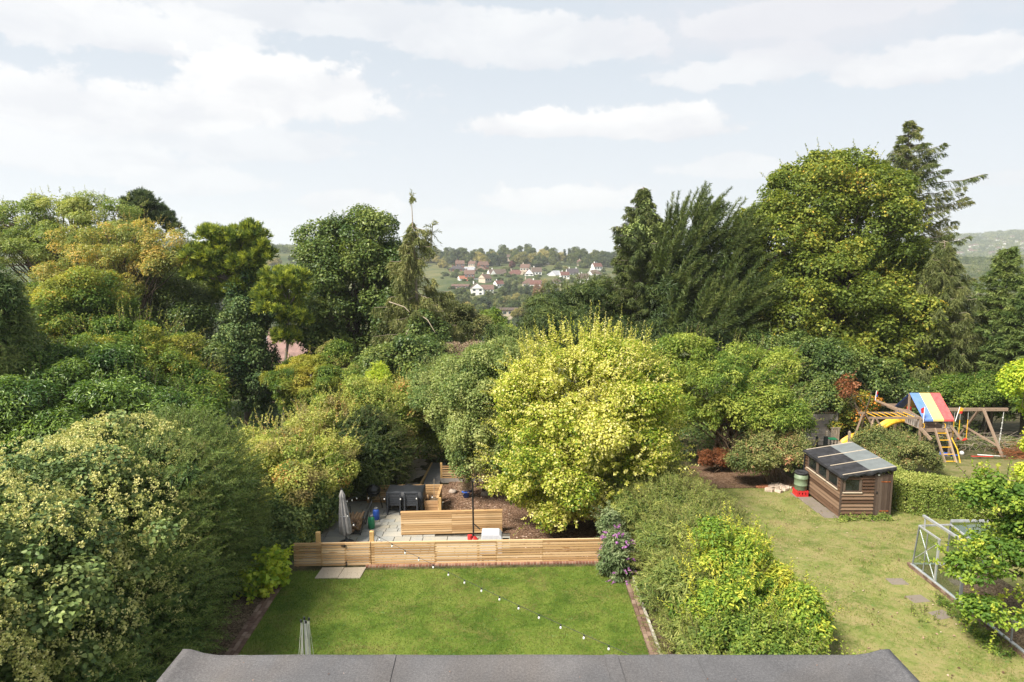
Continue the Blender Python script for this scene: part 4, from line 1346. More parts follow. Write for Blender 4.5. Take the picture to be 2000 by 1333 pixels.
    def spruce_extra(lv, tb, rng, root):
        # bare leader with a tuft, and a second broken top
        top = at(803, 380, 43)
        mid = at(806, 440, 43)
        B = np.array([mid + (top - mid) * t for t in np.linspace(0.76, 1.0, 8)])
        shoots(lv, B, rdir(rng, len(B)) + np.array((0, 0, 0.9)), rng, 0.3, 12, 0.2, 0.04, 0.5, 0.1, 0.1, 0.5, 0.3)
        a, b = at(822, 520, 43), at(845, 440, 43)
        tb.tube([a, (a + b) / 2 + np.array((0.25, 0, 0)), b], [0.07, 0.05, 0.02], 5, False)
        B = np.array([a + (b - a) * t for t in np.linspace(0.25, 1.0, 30)])
        shoots(lv, B, rdir(rng, len(B)) + np.array((0.1, 0, 0.1)), rng, 0.75, 26, 0.22, 0.045, 0.5, 0.1, 0.5, 0.5, 0.3)
        for (x0, y0, x1, y1, x2, y2) in ((800, 640, 788, 665, 765, 662), (812, 610, 835, 625, 850, 650), (815, 655, 815, 690, 813, 720), (800, 650, 785, 690, 755, 715), (760, 590, 790, 600, 800, 610)):
            tb.tube([at(x0, y0, 41.2), at(x1, y1, 40.4), at(x2, y2, 40.0)], [0.035, 0.026, 0.012], 5, False)
    bx, by = gxy(828, 43)
    conifer('ragged_spruce', 'thinning yellow-brown spruce with a bare whip-like leader', 'spruce tree', (bx, by, gnd(bx, by)), at(803, 380, 43),
            lambda t, az: (0.25 if t > 0.9 else 0.3 + 3.7 * min(1.0, (0.93 - t) / 0.5)) * (0.75 + 0.3 * math.sin(az * 1.3 + t * 9)), M['lf_oldspruce'], 58, 190, 0.42, 1.2, 0.2, 0.038, 1.6, 0.95, 0.16, 0.2, 'dead_wood', 0.3,
            gaps=lambda t, az: 0.9 if t > 0.88 else 0.3, tint=0.45, twigs=26, needles=13, extra=spruce_extra)
    broadleaf('ivy_tree', 'dark glossy understorey tree at the foot of the ragged spruce', 'tree',
              [E(800, 700, 72, 50, 39, 2.4), E(850, 735, 62, 38, 37.6, 2.0), E(745, 720, 45, 42, 39, 1.6), E(835, 660, 40, 60, 41.5, 1.4)], gxy(805, 39.3), M['lf_maple'], 59, L=0.15, W=0.11, cr=0.5, cover=1.1, lai=0.66, trunk_r=0.13, limbs=20, tint=0.5)
    broadleaf('golden_yew', 'low golden-tipped yew below the brick wall', 'tree', [E(600, 725, 55, 36, 38, 1.9), E(640, 750, 45, 36, 37.6, 1.6), E(560, 752, 44, 38, 37, 1.5), E(600, 780, 70, 42, 37.2, 2.0)], gxy(600, 38), M['lf_hornbeam'], 60,
              L=0.18, W=0.05, cr=0.42, cover=1.1, lai=0.62, trunk_r=0.1, limbs=16, flat=0.5, tint=0.38)
    broadleaf('cotoneaster', 'dark shrub with a few red leaves under the sycamore', 'shrub', [E(690, 745, 50, 34, 38.4, 1.6), E(655, 700, 30, 30, 40, 1.1)], gxy(690, 38.4), M['lf_bramble'], 64,
              L=0.1, W=0.06, cr=0.4, cover=1.1, lai=0.65, trunk_r=0.07, limbs=12, tint=0.15, p_odd=0.12)
    # the gap in the middle
    broadleaf('olive_tree', 'olive green tree right of the ragged spruce, below the far houses', 'tree', [E(885, 625, 42, 36, 56, 2.0), E(905, 660, 40, 34, 54, 1.8), E(930, 640, 28, 24, 56, 1.4)], gxy(898, 55.5), M['lf_oldspruce'], 65,
              L=0.16, W=0.1, cr=0.5, cover=1.05, lai=0.6, trunk_r=0.14, limbs=20, tint=0.45)
    broadleaf('field_maple', 'small rounded light green tree standing in the gap toward the valley', 'tree', [E(960, 628, 32, 22, 72, 1.8), E(985, 655, 30, 20, 66, 1.6)], gxy(968, 70), M['lf_elder'], 66,
              L=0.2, W=0.12, cr=0.5, cover=1.05, lai=0.6, trunk_r=0.14, limbs=14)
    broadleaf('holly_tree', 'dark green holly in the gap, beside the yew dome', 'tree', [E(985, 668, 42, 34, 47, 1.7), E(1030, 690, 36, 34, 45, 1.5)], gxy(1000, 46.5), M['lf_cypress'], 67, L=0.15, W=0.09, cr=0.45, cover=1.1, lai=0.65, trunk_r=0.1, limbs=14, tint=0.5)
    broadleaf('thorn_bush', 'half-bare brown twiggy thorn bush in the middle gap', 'bush', [E(920, 695, 52, 34, 40, 1.6), E(990, 712, 40, 26, 39, 1.3), E(880, 700, 34, 30, 41, 1.2)], gxy(930, 40), M['lf_brown'], 68,
              L=0.09, W=0.05, cr=0.4, cover=0.8, lai=0.42, trunk_r=0.09, limbs=90, bark='twig', tint=0.5, trunks=5, trunk_top=0.2)
    broadleaf('laurustinus', 'mid green bush filling the hollow under the thorn bush', 'bush', [E(905, 745, 55, 30, 36.5, 1.8), E(960, 745, 45, 28, 36, 1.5), E(850, 745, 36, 30, 36.5, 1.3)], gxy(910, 36.4), M['lf_maple'], 69, L=0.11, W=0.075, cr=0.42, cover=1.1, lai=0.66, trunk_r=0.08, limbs=12, tint=0.55)
    broadleaf('yew_tree', 'dark domed yew in front of the right end of the far houses', 'yew tree', [E(1105, 618, 80, 62, 46, 3.2), E(1155, 595, 60, 56, 47.5, 2.6), E(1150, 670, 75, 45, 44, 3), E(1065, 650, 40, 42, 45.5, 1.8)], gxy(1120, 46), M['lf_yew'], 70,
              L=0.24, W=0.045, cr=0.5, cover=1.2, lai=0.62, trunk_r=0.2, limbs=24, sprig=600, sprig_len=0.6, sprig_up=0.5, tint=0.5, shape='n', clump_var=0.15)

    def ivy_on(ells, mat=None, tint=0.55):
        def f(lv, tb, rng, root):
            iv = Leaves()
            C2, R2, O2 = clumps(ells, rng, 0.45, 1.1, 0.2, -0.9)
            fill_clumps(iv, C2, R2, O2, rng, 0.15, 0.12, 0.8, tint, 0.16, 0.15, 0.9, 0.5, 0.3)
            iv.build('ivy', M['lf_ivy'], root, 'q')
        return f
    bx, by = gxy(1248, 48.5)
    conifer('ivied_spruce', 'narrow spruce with a bulge of grey-green ivy high on its trunk', 'spruce tree', (bx, by, gnd(bx, by)), at(1256, 365, 48.5),
            lambda t, az: min(0.15 + 0.56 * (1 - t) * 24, 2.2 + 0.12 * (1 - t) * 24) * (0.82 + 0.25 * math.sin(az * 2 + t * 7)), M['lf_spruce'], 71, 330, 0.35, 0.75, 0.2, 0.04, 1.3, 0.8, 0.14, 0.24, 'bark_grey', 0.3, tint=0.3, twigs=30, needles=13,
            gaps=lambda t, az: 0.1, extra=ivy_on([E(1262, 455, 36, 30, 48.2, 1.4), E(1256, 420, 22, 30, 48.4, 0.8), E(1275, 480, 26, 24, 48, 1.0)], tint=0.7))

    def plumes(lv, tb, rng, root):
        ells = [E(1350, 480, 60, 70, 47, 2.6), E(1405, 500, 45, 60, 46.5, 2.2), E(1320, 560, 60, 80, 46.5, 2.4), E(1420, 600, 55, 80, 45, 2.6), E(1370, 640, 80, 60, 44.5, 3)]
        B, O = hull_pts(ells, rng, 330, -0.7, 0.86)
        shoots(lv, B, O * 0.55 + np.array((0.55, 0, 0.85)), rng, 2.3, 190, 0.34, 0.055, 0.6, 0.13, 0.14, 0.55, 0.45, tb, 0.02)
    broadleaf('plume_cypress', 'dark cypress with slanting feathery plumes beside the ivied spruce', 'cypress tree', [E(1350, 530, 62, 110, 47, 2.8), E(1405, 520, 45, 95, 46.5, 2.4), E(1320, 610, 65, 90, 46, 2.6), E(1420, 620, 60, 85, 45, 2.8), E(1360, 660, 80, 50, 44.5, 3), E(1240, 665, 70, 40, 44.5, 2.4)], gxy(1370, 46.5), M['lf_yew'], 72,
              L=0.26, W=0.045, cr=0.6, cover=0.8, lai=0.35, trunk_r=0.3, limbs=26, shape='n', tint=0.3, extra=plumes)
    broadleaf('norway_maple', 'largest tree, a domed maple turning yellow and orange beside the tall spruce', 'maple tree',
              [E(1625, 385, 105, 82, 49, 5.0), E(1530, 470, 92, 88, 48, 4.6), E(1690, 460, 100, 105, 48, 5.0), E(1600, 560, 145, 95, 47, 5.8), E(1715, 610, 105, 95, 46, 4.6), E(1550, 660, 105, 65, 45, 4.2), E(1660, 690, 100, 55, 45, 4.0), E(1570, 400, 60, 60, 49, 3.6), E(1690, 355, 45, 42, 49.5, 2.4), E(1500, 590, 55, 80, 46.5, 2.8), E(1478, 455, 48, 52, 48, 2.4), E(1462, 530, 40, 70, 47.5, 2.4), E(1538, 365, 40, 36, 49, 2.0), E(1730, 375, 42, 50, 49, 2.2), E(1765, 520, 50, 60, 47, 2.4), E(1605, 322, 46, 30, 49.5, 2.0), E(1665, 318, 40, 26, 49.5, 2.0), E(1500, 690, 60, 50, 45, 2.6), E(1790, 640, 48, 60, 46, 2.4), E(1600, 750, 120, 40, 44, 3.4), E(1750, 700, 60, 50, 44.6, 2.4)], gxy(1640, 47.5), M['lf_norway'], 73,
              L=0.19, W=0.15, cr=0.55, cover=0.8, lai=0.64, trunk_r=0.42, limbs=110, sprig=260, sprig_len=0.9, tint=0.38, clump_var=0.12, p_odd=0.0, inner=0.22, spread=0.19)
    bx, by = gxy(1770, 52)
    conifer('tall_spruce', 'tallest spruce, its long arms bare against the right-hand sky', 'spruce tree', (bx, by, gnd(bx, by)), at(1775, 236, 52),
            lambda t, az: min(0.2 + 0.95 * (1 - t) * 25, 4.9) * (0.74 + 0.26 * math.cos(az)) * (0.82 + 0.22 * math.sin(az * 3 + t * 20)), M['lf_spruce'], 74, 250, 0.06, 0.75, 0.2, 0.04, 1.5, 0.7, 0.12, 0.26, 'bark_grey', 0.22,
            tint=0.5, twigs=24, needles=12, gaps=lambda t, az: 0.3 if t < 0.82 else 0.08, flat=0.6)
    bx, by = gxy(1840, 44)
    conifer('weeping_spruce', 'drooping olive spruce with hanging curtains of twigs under the tall one', 'spruce tree', (bx, by, gnd(bx, by)), at(1845, 470, 44),
            lambda t, az: (0.3 + 2.8 * min(1.0, (1 - t) / 0.35)) * (0.8 + 0.25 * math.sin(az * 2 + 1)), M['lf_oldspruce'], 75, 130, 0.5, 1.3, 0.22, 0.036, 1.5, 1.1, 0.2, 0.18, 'dead_wood', 0.42, tint=0.25, twigs=28, needles=14)
    bx, by = gxy(1930, 43.5)
    conifer('lawson_cypress', 'bushy green cypress near the right edge above the play frame', 'cypress tree', (bx, by, gnd(bx, by)), at(1970, 488, 43.5),
            lambda t, az: 0.25 + 2.6 * min(1.0, (1 - t) / 0.55) * (0.72 + 0.4 * math.sin(az * 2 + t * 11)), M['lf_cypress'], 76, 150, -0.02, 1.0, 0.22, 0.05, 1.2, 0.1, 0.14, 0.2, 'bark', 0.12, tint=0.55, twigs=24, needles=13, flat=0.7)
    bx, by = gxy(1996, 41)
    conifer('dark_cypress', 'dark cypress cut by the right edge of the view', 'cypress tree', (bx, by, gnd(bx, by)), at(2010, 560, 41),
            lambda t, az: 0.25 + 1.9 * min(1.0, (1 - t) / 0.4), M['lf_cypress'], 77, 120, -0.05, 0.8, 0.2, 0.05, 1.7, 0.2, 0.1, 0.16, 'bark', 0.1, tint=0.45, twigs=26, needles=12, flat=0.7)
    broadleaf('hazel_bush', 'dark leafy understorey below the maple, behind the grey fence', 'tree', [E(1590, 715, 85, 58, 41, 2.8), E(1515, 690, 62, 45, 42, 2.2), E(1605, 775, 62, 32, 38.5, 1.9), E(1690, 735, 45, 50, 41, 1.6)], gxy(1595, 41), M['lf_maple'], 78,
              L=0.14, W=0.10, cr=0.5, cover=1.1, lai=0.66, trunk_r=0.12, limbs=24, tint=0.5, trunks=3)
    broadleaf('copper_shrub', 'small red-brown shrub behind the yellow climber', 'shrub', [E(1655, 765, 26, 36, 37.6, 0.8)], gxy(1655, 37.6), M['lf_rust'], 79, L=0.11, W=0.06, cr=0.22, cover=0.5, lai=0.4, trunk_r=0.04, limbs=24, trunks=3)
    broadleaf('yellow_climber', 'dark climber with yellow and orange leaves beside the grey fence', 'climber', [E(1660, 812, 30, 34, 38.4, 0.9), E(1632, 830, 18, 28, 38.2, 0.6), E(1690, 792, 22, 22, 38.6, 0.7)], gxy(1658, 38.4), M['lf_orange'], 80,
              L=0.12, W=0.10, cr=0.3, cover=1.1, lai=0.6, trunk_r=0.05, limbs=14, tint=0.2, p_odd=0.16, trunks=2)
    broadleaf('lilac_bush', 'fresh green bush behind the swing beam', 'bush', [E(1905, 762, 66, 42, 41.5, 1.9), E(1850, 768, 46, 36, 42, 1.5), E(1965, 762, 50, 48, 41.0, 1.6)], gxy(1905, 41.5), M['lf_elder'], 81,
              L=0.12, W=0.08, cr=0.45, cover=1.1, lai=0.65, trunk_r=0.08, limbs=18, tint=0.35, trunks=3, sprig=120, sprig_len=0.6)
    broadleaf('spindle_bush', 'dark bush behind the striped tent roof', 'bush', [E(1765, 775, 58, 42, 41, 1.9), E(1725, 745, 40, 42, 42, 1.5)], gxy(1760, 41), M['lf_maple'], 82,
              L=0.13, W=0.09, cr=0.45, cover=1.1, lai=0.65, trunk_r=0.08, limbs=14, tint=0.45, trunks=2)
    # undergrowth on the slope between the gardens and the belt
    rng = np.random.default_rng(90)
    lv = Leaves()
    n = 900
    x = rng.uniform(-30, 30, n)
    y = rng.uniform(33.5, 58, n)
    keep = (np.abs(x) < 6 + y * 0.62) & ~((x > 15) & (y < 40.5)) & ~((x > -3) & (x < 3) & (y < 34))
    x, y = x[keep], y[keep]
    rr = rng.uniform(0.5, 1.1, len(x))
    C = np.stack((x, y, g(x, y) + rr * 0.5), 1)
    fill_clumps(lv, C, rr, np.tile(np.array((0, 0, 1.0)), (len(C), 1)), rng, 0.16, 0.10, 0.5, 0.45, 0.18, 0.2, 0.8)
    o = lv.build('undergrowth', M['lf_maple'])
    tag(o, 'low dark undergrowth on the slope under the trees', 'undergrowth', kind='stuff')


build_tree_belt()


# ------------------------------------------------------------------ own garden: lawn, edging, patio, fences
PZ = -0.42                                   # top of the patio slabs
M['soil'] = litter_mat('soil', [(0.2, (0.05, 0.035, 0.022)), (0.5, (0.11, 0.08, 0.05)), (0.8, (0.20, 0.15, 0.10))], 26)
M['net'] = plain_mat('net', (0.03, 0.035, 0.035), 0.8, 0.2)
M['log_end'] = wood_mat('log_end', (0.20, 0.12, 0.07), (0.30, 0.19, 0.11), (0.40, 0.27, 0.17), (3, 3, 3), 4, 0.85, 0.5)
M['felt_black'] = plain_mat('felt_black', (0.028, 0.028, 0.032), 0.75, 0.3, var=0.45, scale=3)
M['felt_grey'] = plain_mat('felt_grey', (0.15, 0.167, 0.17), 0.85, 0.2, var=0.10, scale=2.5)
M['batten'] = wood_mat('batten', (0.42, 0.34, 0.25), (0.50, 0.42, 0.32), (0.58, 0.50, 0.40), (0.7, 9, 9), 4, 0.8, 0.4)


def sheet(name, poly, z, mat, kind='structure', follow=False):
    if not follow:
        v = [(p[0], p[1], z) for p in poly]
        return tag(link_mesh(name, v, [tuple(range(len(v)))], mat), kind=kind)
    a, b, c, d = [np.array(p, float) for p in poly]
    n, m = 40, 72
    v, fs = [], []
    for j in range(m + 1):
        for i in range(n + 1):
            s, t = i / n, j / m
            p = (a * (1 - s) + b * s) * (1 - t) + (d * (1 - s) + c * s) * t
            v.append((p[0], p[1], gnd(p[0], p[1]) + z))
    for j in range(m):
        for i in range(n):
            k = j * (n + 1) + i
            fs.append((k, k + 1, k + n + 2, k + n + 1))
    return tag(link_mesh(name, v, fs, mat, smooth=True), kind=kind)


def grass_blades(name, label, inside, n, L, mat, seed, x0, x1, y0, y1, tint=0.5, hvar=None):
    rng = np.random.default_rng(seed)
    x, y = rng.uniform(x0, x1, n), rng.uniform(y0, y1, n)
    k = inside(x, y)
    x, y = x[k], y[k]
    n = len(x)
    lv = Leaves()
    D = rng.normal(size=(n, 3)) * 0.55 + np.array((0, 0, 1.0))
    hs = rng.uniform(0.5, 1.2, n)
    pn = np.sin(x * 1.3 + 2) * np.sin(y * 1.1 + 0.4) + 0.7 * np.sin(x * 3.1 + y * 2.3) + 0.5 * np.sin(x * 7.3 - y * 5.1)
    lv.add(np.stack((x, y, g(x, y)), 1), D, rdir(rng, n), L * hs * (1 + 0.25 * pn * (0 if hvar is None else hvar)), L * 0.28, tint + 0.13 * pn + 0.24 * rng.normal(size=n))
    o = lv.build(name, mat, shape='n')
    return tag(o, label, 'grass', kind='stuff')


def build_own_garden():
    sheet('lawn', [(-6.62, 5.2), (3.43, 5.2), (3.42, 20.74), (-6.92, 20.36)], 0.006, M['lawn'])
    grass_blades('grass', 'mown green grass of the fenced lawn', lambda x, y: (x > -6.96 + (20.4 - y) * 0.02) & (y < 20.42 + (x + 6.9) * 0.036), 135000, 0.042, M['lf_grass'], 101, -6.96, 3.47, 11.0, 20.8, 0.5)
    # soil and brick edging down both sides
    sheet('left_bed', [(-7.6, 5.2), (-6.62, 5.2), (-6.92, 20.4), (-8.0, 20.4)], 0.004, M['soil'])
    rng = np.random.default_rng(102)
    mb = MB()
    for k in range(70):
        y = 5.4 + k * 0.2165
        if y > 20.2:
            break
        xl = -6.62 - 0.30 * (y - 5.2) / 15.2
        for j in (0, 1, 2):
            mb.box((xl - 0.06 - j * 0.112 + rng.normal() * 0.004, y + (0.1 if j == 1 else 0), 0.018 + rng.normal() * 0.003), (0.102, 0.205, 0.05), rng.normal() * 0.015)
    tag(mb.build('brick_edging', M['old_brick'], bevel=0.006), 'worn brown brick edging down the left side of the lawn', 'edging')
    mb = MB()
    for k in range(80):
        y = 5.4 + k * 0.2165
        if y > 20.9:
            break
        for j in (0, 1):
            mb.box((3.49 + j * 0.112 + rng.normal() * 0.004, y + (0.1 if j else 0), 0.022 + rng.normal() * 0.003), (0.102, 0.205, 0.06), rng.normal() * 0.015)
    o = mb.build('brick_edging', M['old_brick'], bevel=0.006)
    tag(o, 'weathered brick edging with a concrete strip on the right of the lawn', 'edging')
    kb = MB()
    for k in range(17):
        kb.box((3.70, 5.7 + k * 0.915, 0.05), (0.05, 0.905, 0.14))
    kb.build('kerb', M['concrete'], o)
    sheet('right_bed', [(3.42, 5.2), (4.9, 5.2), (4.9, 21.0), (3.42, 21.0)], 0.003, M['soil'])
    # brick row along the foot of the fence
    mb = MB()
    for k in range(76):
        x = -4.62 + k * 0.105
        if x > 3.3:
            break
        y = 20.76 + (x + 6.95) * 0.0396 - 0.13
        mb.box((x, y, 0.02 + rng.normal() * 0.002), (0.092, 0.205, 0.06), 0.04)
    o = mb.build('brick_edging', M['brick'], bevel=0.006)
    tag(o, 'row of red bricks along the foot of the slatted fence', 'edging')
    mo = MB()
    mo.box((-0.7, 20.76 + 0.247 - 0.13, 0.012), (7.95, 0.2, 0.055), 0.0396)
    mo.build('mortar', M['mortar'], o)
    # two slabs at the gate
    for (x0, x1, lab) in ((-6.05, -5.36, 'left one of two sandstone slabs before the garden gate'), (-5.345, -4.66, 'right one of two sandstone slabs before the garden gate')):
        mb = MB()
        mb.prism([(x0 - 0.02, 19.86, 0.0), (x1 - 0.02, 19.88, 0.0), (x1 + 0.02, 20.60, 0.0), (x0 + 0.02, 20.57, 0.0)], (0, 0, 0.035))
        tag(mb.build('paving_slab', M['slab'], bevel=0.006), lab, 'paving slab', 'slabs before the gate')
    # low wall that holds the lawn above the patio
    mb = MB()
    mb.box((-1.95, 20.98, -0.27), (10.6, 0.12, 0.52), 0.0396)
    tag(mb.build('retaining_wall', M['old_brick']), 'low brick retaining wall hidden behind the slatted fence', 'wall')

    # ---- the long slatted fence with its gate
    A, B = np.array((-6.95, 20.66)), np.array((3.18, 21.06))
    root = thing('slatted_fence', 'long new pine fence of horizontal slats between lawn and patio', 'fence', (A[0], A[1], 0))
    d = (B - A) / np.linalg.norm(B - A)
    LEN = np.linalg.norm(B - A)
    nrm = np.array((-d[1], d[0]))

    def panel(s0, s1, z0, nb, bh, gap, parent, name='slat_panel', seed=0, th=0.032, off=0.0, o0=A, dd=d, nn=nrm, splits=()):
        r = np.random.default_rng(seed)
        mb = MB()
        cuts = [s0] + list(splits) + [s1]
        for k in range(nb):
            zc = z0 + bh / 2 + k * (bh + gap)
            for a_, b_ in zip(cuts[:-1], cuts[1:]):
                c = o0 + dd * (a_ + b_) / 2 + nn * (off + r.normal() * 0.0015)
                mb.box((c[0], c[1], zc + r.normal() * 0.002), (b_ - a_ - 0.004, th, bh), math.atan2(dd[1], dd[0]) + r.normal() * 0.0008)
        return mb.build(name, M['pine_fence'], parent, bevel=0.004)

    def post(s, z0, z1, w, parent, off, o0=A, dd=d, nn=nrm, mat='pine_post', name='post'):
        c = o0 + dd * s + nn * off
        mb = MB()
        a = math.atan2(dd[1], dd[0])
        mb.box((c[0], c[1], (z0 + z1) / 2), (w, w, z1 - z0), a)
        # weathered four-sided cap
        n = len(mb.v)
        ca, sa = math.cos(a), math.sin(a)
        h = w / 2 + 0.004
        vs = [(c[0] + ca * i * h - sa * j * h, c[1] + sa * i * h + ca * j * h, z1 + 0.001) for i, j in ((-1, -1), (1, -1), (1, 1), (-1, 1))] + [(c[0], c[1], z1 + 0.035)]
        mb.add(vs, [(0, 1, 4), (1, 2, 4), (2, 3, 4), (3, 0, 4), (3, 2, 1, 0)])
        return mb.build(name, M[mat], parent)

    def s_at(px):                               # distance along the fence under a photo column
        best = min(range(0, 1000), key=lambda k: abs((1000 + F * (A + d * LEN * k / 1000)[0] / ((A + d * LEN * k / 1000)[1] * cp + 9.6 * sp)) - px))
        return LEN * best / 1000
    s1, s2 = s_at(628), s_at(725)
    nb, bh, gap = 9, 0.060, 0.0245
    panel(0, s1 - 0.01, 0.03, nb, bh, gap, root, seed=1)
    panel(s2 + 0.01, LEN, 0.03, nb, bh, gap, root, seed=2, splits=(s_at(850), s_at(970), s_at(1060)))
    gate = panel(s1 + 0.012, s2 - 0.012, 0.03, nb, bh, gap, root, 'gate', seed=3, splits=(s_at(674),))
    mb = MB()
    c = A + d * (s_at(672)) - nrm * 0.03
    mb.box((c[0], c[1], 0.70), (0.16, 0.03, 0.035), math.atan2(d[1], d[0]))
    mb.box((c[0] + 0.03, c[1] - 0.012, 0.70), (0.03, 0.05, 0.06), math.atan2(d[1], d[0]))
    mb.build('latch', M['black_metal'], gate)
    mb = MB()
    c2 = A + d * (s_at(676)) - nrm * 0.03
    mb.box((c2[0], c2[1], 0.09), (0.025, 0.03, 0.16), 0)
    mb.build('drop_bolt', M['black_metal'], gate)
    for px in (580, 850, 934, 970, 1060, 1130, 1186):
        post(s_at(px), -0.5, 0.76, 0.075, root, 0.055)
    for px in (628, 674, 722):
        post(s_at(px), 0.03, 0.765, 0.06, root, 0.048)
    post(s_at(621), -0.5, 1.10, 0.13, root, 0.12)
    post(s_at(726), -0.5, 1.10, 0.13, root, 0.12)
    cap = MB()
    for a_, b_ in ((0, s1 - 0.01), (s1 + 0.012, s2 - 0.012), (s2 + 0.01, LEN)):
        c = A + d * (a_ + b_) / 2 + nrm * 0.02
        cap.box((c[0], c[1], 0.03 + nb * (bh + gap) - gap + 0.012), (b_ - a_, 0.062, 0.02), math.atan2(d[1], d[0]))
    cap.build('top_rail', M['pine_fence'], root, bevel=0.004)

    # ---- patio
    sheet('patio_bed', [(-8.2, 21.08), (3.6, 21.08), (3.6, 24.4), (-2.85, 24.4), (-2.85, 27.6), (-8.2, 27.6)], PZ - 0.035, M['grout'])
    rng = np.random.default_rng(103)
    mb = MB()
    y = 21.15
    while y < 27.5:
        dy = rng.choice([0.30, 0.45, 0.60])
        x = -8.1 + rng.uniform(0, 0.3)
        xmax = -0.1 if y + dy < 24.25 else -2.95
        while x < xmax:
            dx = rng.choice([0.3, 0.45, 0.6, 0.75, 0.9])
            if dy == 0.6 and rng.random() < 0.25 and dx < 0.5:
                mb.box((x + dx / 2, y + 0.145, PZ - 0.02 + rng.normal() * 0.0015), (dx - 0.022, 0.278, 0.04))
                mb.box((x + dx / 2, y + 0.445, PZ - 0.02 + rng.normal() * 0.0015), (dx - 0.022, 0.278, 0.04))
            else:
                mb.box((x + dx / 2, y + dy / 2, PZ - 0.02 + rng.normal() * 0.0015), (dx - 0.022, dy - 0.022, 0.04))
            x += dx
        y += dy
    tag(mb.build('patio', M['patio'], bevel=0.005), kind='structure')
    # bark mulch
    sheet('mulch', [(-2.86, 24.3), (4.0, 24.3), (4.0, 31.0), (-2.86, 31.0)], PZ + 0.01, M['mulch'])
    sheet('mulch_strip', [(-0.08, 21.2), (4.0, 21.2), (4.0, 24.3), (-0.08, 24.3)], PZ + 0.006, M['mulch'])
    sheet('mulch_back', [(-8.2, 27.5), (-2.86, 27.5), (-2.86, 29.6), (-8.2, 29.6)], PZ + 0.02, M['mulch'])
    lv = Leaves()
    n = 15000
    x, y = rng.uniform(-2.8, 2.6, n), rng.uniform(21.3, 30, n)
    k = (y > 24.35) | (x > 0)
    x, y = x[k], y[k]
    n = len(x)
    lv.add(np.stack((x, y, np.full(n, PZ + 0.02)), 1), rng.normal(size=(n, 3)) * np.array((1, 1, 0.25)), np.array((0, 0, 1.0)) + 0.5 * rng.normal(size=(n, 3)), 0.07 * rng.uniform(0.5, 1.3, n), 0.03, rng.random(n))
    M['chips'] = leaf_mat('chips', [(0.1, (0.06, 0.035, 0.022)), (0.5, (0.16, 0.10, 0.065)), (0.85, (0.26, 0.18, 0.12)), (1.0, (0.42, 0.34, 0.26))], 0.02, 0.9, 0.1)
    tag(lv.build('bark_chips', M['chips']), 'brown bark chippings on the bed behind the patio', 'bark chips', kind='stuff')
    # ---- the short middle fence
    o1, e1 = np.array((-4.10, 24.08)), np.array((-0.36, 24.30))
    d1 = (e1 - o1) / np.linalg.norm(e1 - o1)
    n1 = np.array((-d1[1], d1[0]))
    l1 = np.linalg.norm(e1 - o1)
    r1 = thing('slatted_fence', 'short free-standing pine fence in the middle of the patio', 'fence', (o1[0], o1[1], PZ))
    panel(0, l1, PZ + 0.03, 10, 0.066, 0.0185, r1, seed=5, o0=o1, dd=d1, nn=n1, splits=(l1 * 0.5,))
    panel(0, l1, PZ + 0.03, 10, 0.066, 0.0185, r1, seed=6, o0=o1, dd=d1, nn=n1, off=0.11, splits=(l1 * 0.5,))
    for s in (0.05, l1 * 0.5, l1 - 0.05):
        post(s, PZ, PZ + 0.85, 0.07, r1, 0.055, o1, d1, n1)
    mb = MB()
    c = o1 + d1 * l1 / 2 + n1 * 0.055
    mb.box((c[0], c[1], PZ + 0.03 + 10 * 0.084 + 0.006), (l1 + 0.02, 0.15, 0.022), math.atan2(d1[1], d1[0]))
    mb.build('top_rail', M['pine_fence'], r1, bevel=0.004)
    # ---- low fence at the back of the patio, with its return
    o2, e2 = np.array((-6.05, 27.36)), np.array((-2.95, 27.46))
    d2 = (e2 - o2) / np.linalg.norm(e2 - o2)
    n2 = np.array((-d2[1], d2[0]))
    l2 = np.linalg.norm(e2 - o2)
    r2 = thing('slatted_fence', 'low pine fence behind the covered table with a return beside the planter', 'fence', (o2[0], o2[1], PZ))
    panel(0, l2, PZ + 0.02, 7, 0.078, 0.02, r2, seed=7, o0=o2, dd=d2, nn=n2)
    for s in (0.04, l2 * 0.5, l2 - 0.04):
        post(s, PZ, PZ + 0.68, 0.08, r2, 0.06, o2, d2, n2)
    mb = MB()
    c = o2 + d2 * l2 / 2 + n2 * 0.03
    mb.box((c[0], c[1], PZ + 0.73), (l2 + 0.1, 0.1, 0.025), math.atan2(d2[1], d2[0]))
    mb.build('top_rail', M['pine_fence'], r2, bevel=0.004)
    o3, d3 = np.array((-2.93, 26.0)), np.array((0.0, 1.0))
    panel(0, 1.38, PZ + 0.02, 7, 0.078, 0.02, r2, 'return_panel', seed=8, o0=o3, dd=d3, nn=np.array((-1.0, 0)))
    post(0.02, PZ, PZ + 0.72, 0.10, r2, -0.07, o3, d3, np.array((-1.0, 0)))
    mb = MB()
    mb.box((-2.95, 26.68, PZ + 0.735), (0.1, 1.38, 0.025))
    mb.build('return_rail', M['pine_fence'], r2, bevel=0.004)
    # ---- open slatted screen by the slate path
    o4 = np.array((-3.22, 30.0))
    r4 = thing('slatted_screen', 'open slatted screen half hidden under the pale tree by the slate path', 'fence', (o4[0], o4[1], PZ))
    dx = np.array((1.0, 0.02))
    panel(0.05, 2.2, PZ + 0.17, 6, 0.055, 0.05, r4, seed=9, o0=o4, dd=dx, nn=np.array((0, 1.0)))
    for s in (0.0, 1.1, 2.2):
        post(s, PZ - 0.1, PZ + 0.86, 0.09, r4, 0.06, o4, dx, np.array((0, 1.0)))
    mb = MB()
    mb.box((-2.15, 30.0, PZ + 0.06), (2.2, 0.06, 0.2))
    mb.build('gravel_board', M['grey_wood'], r4)
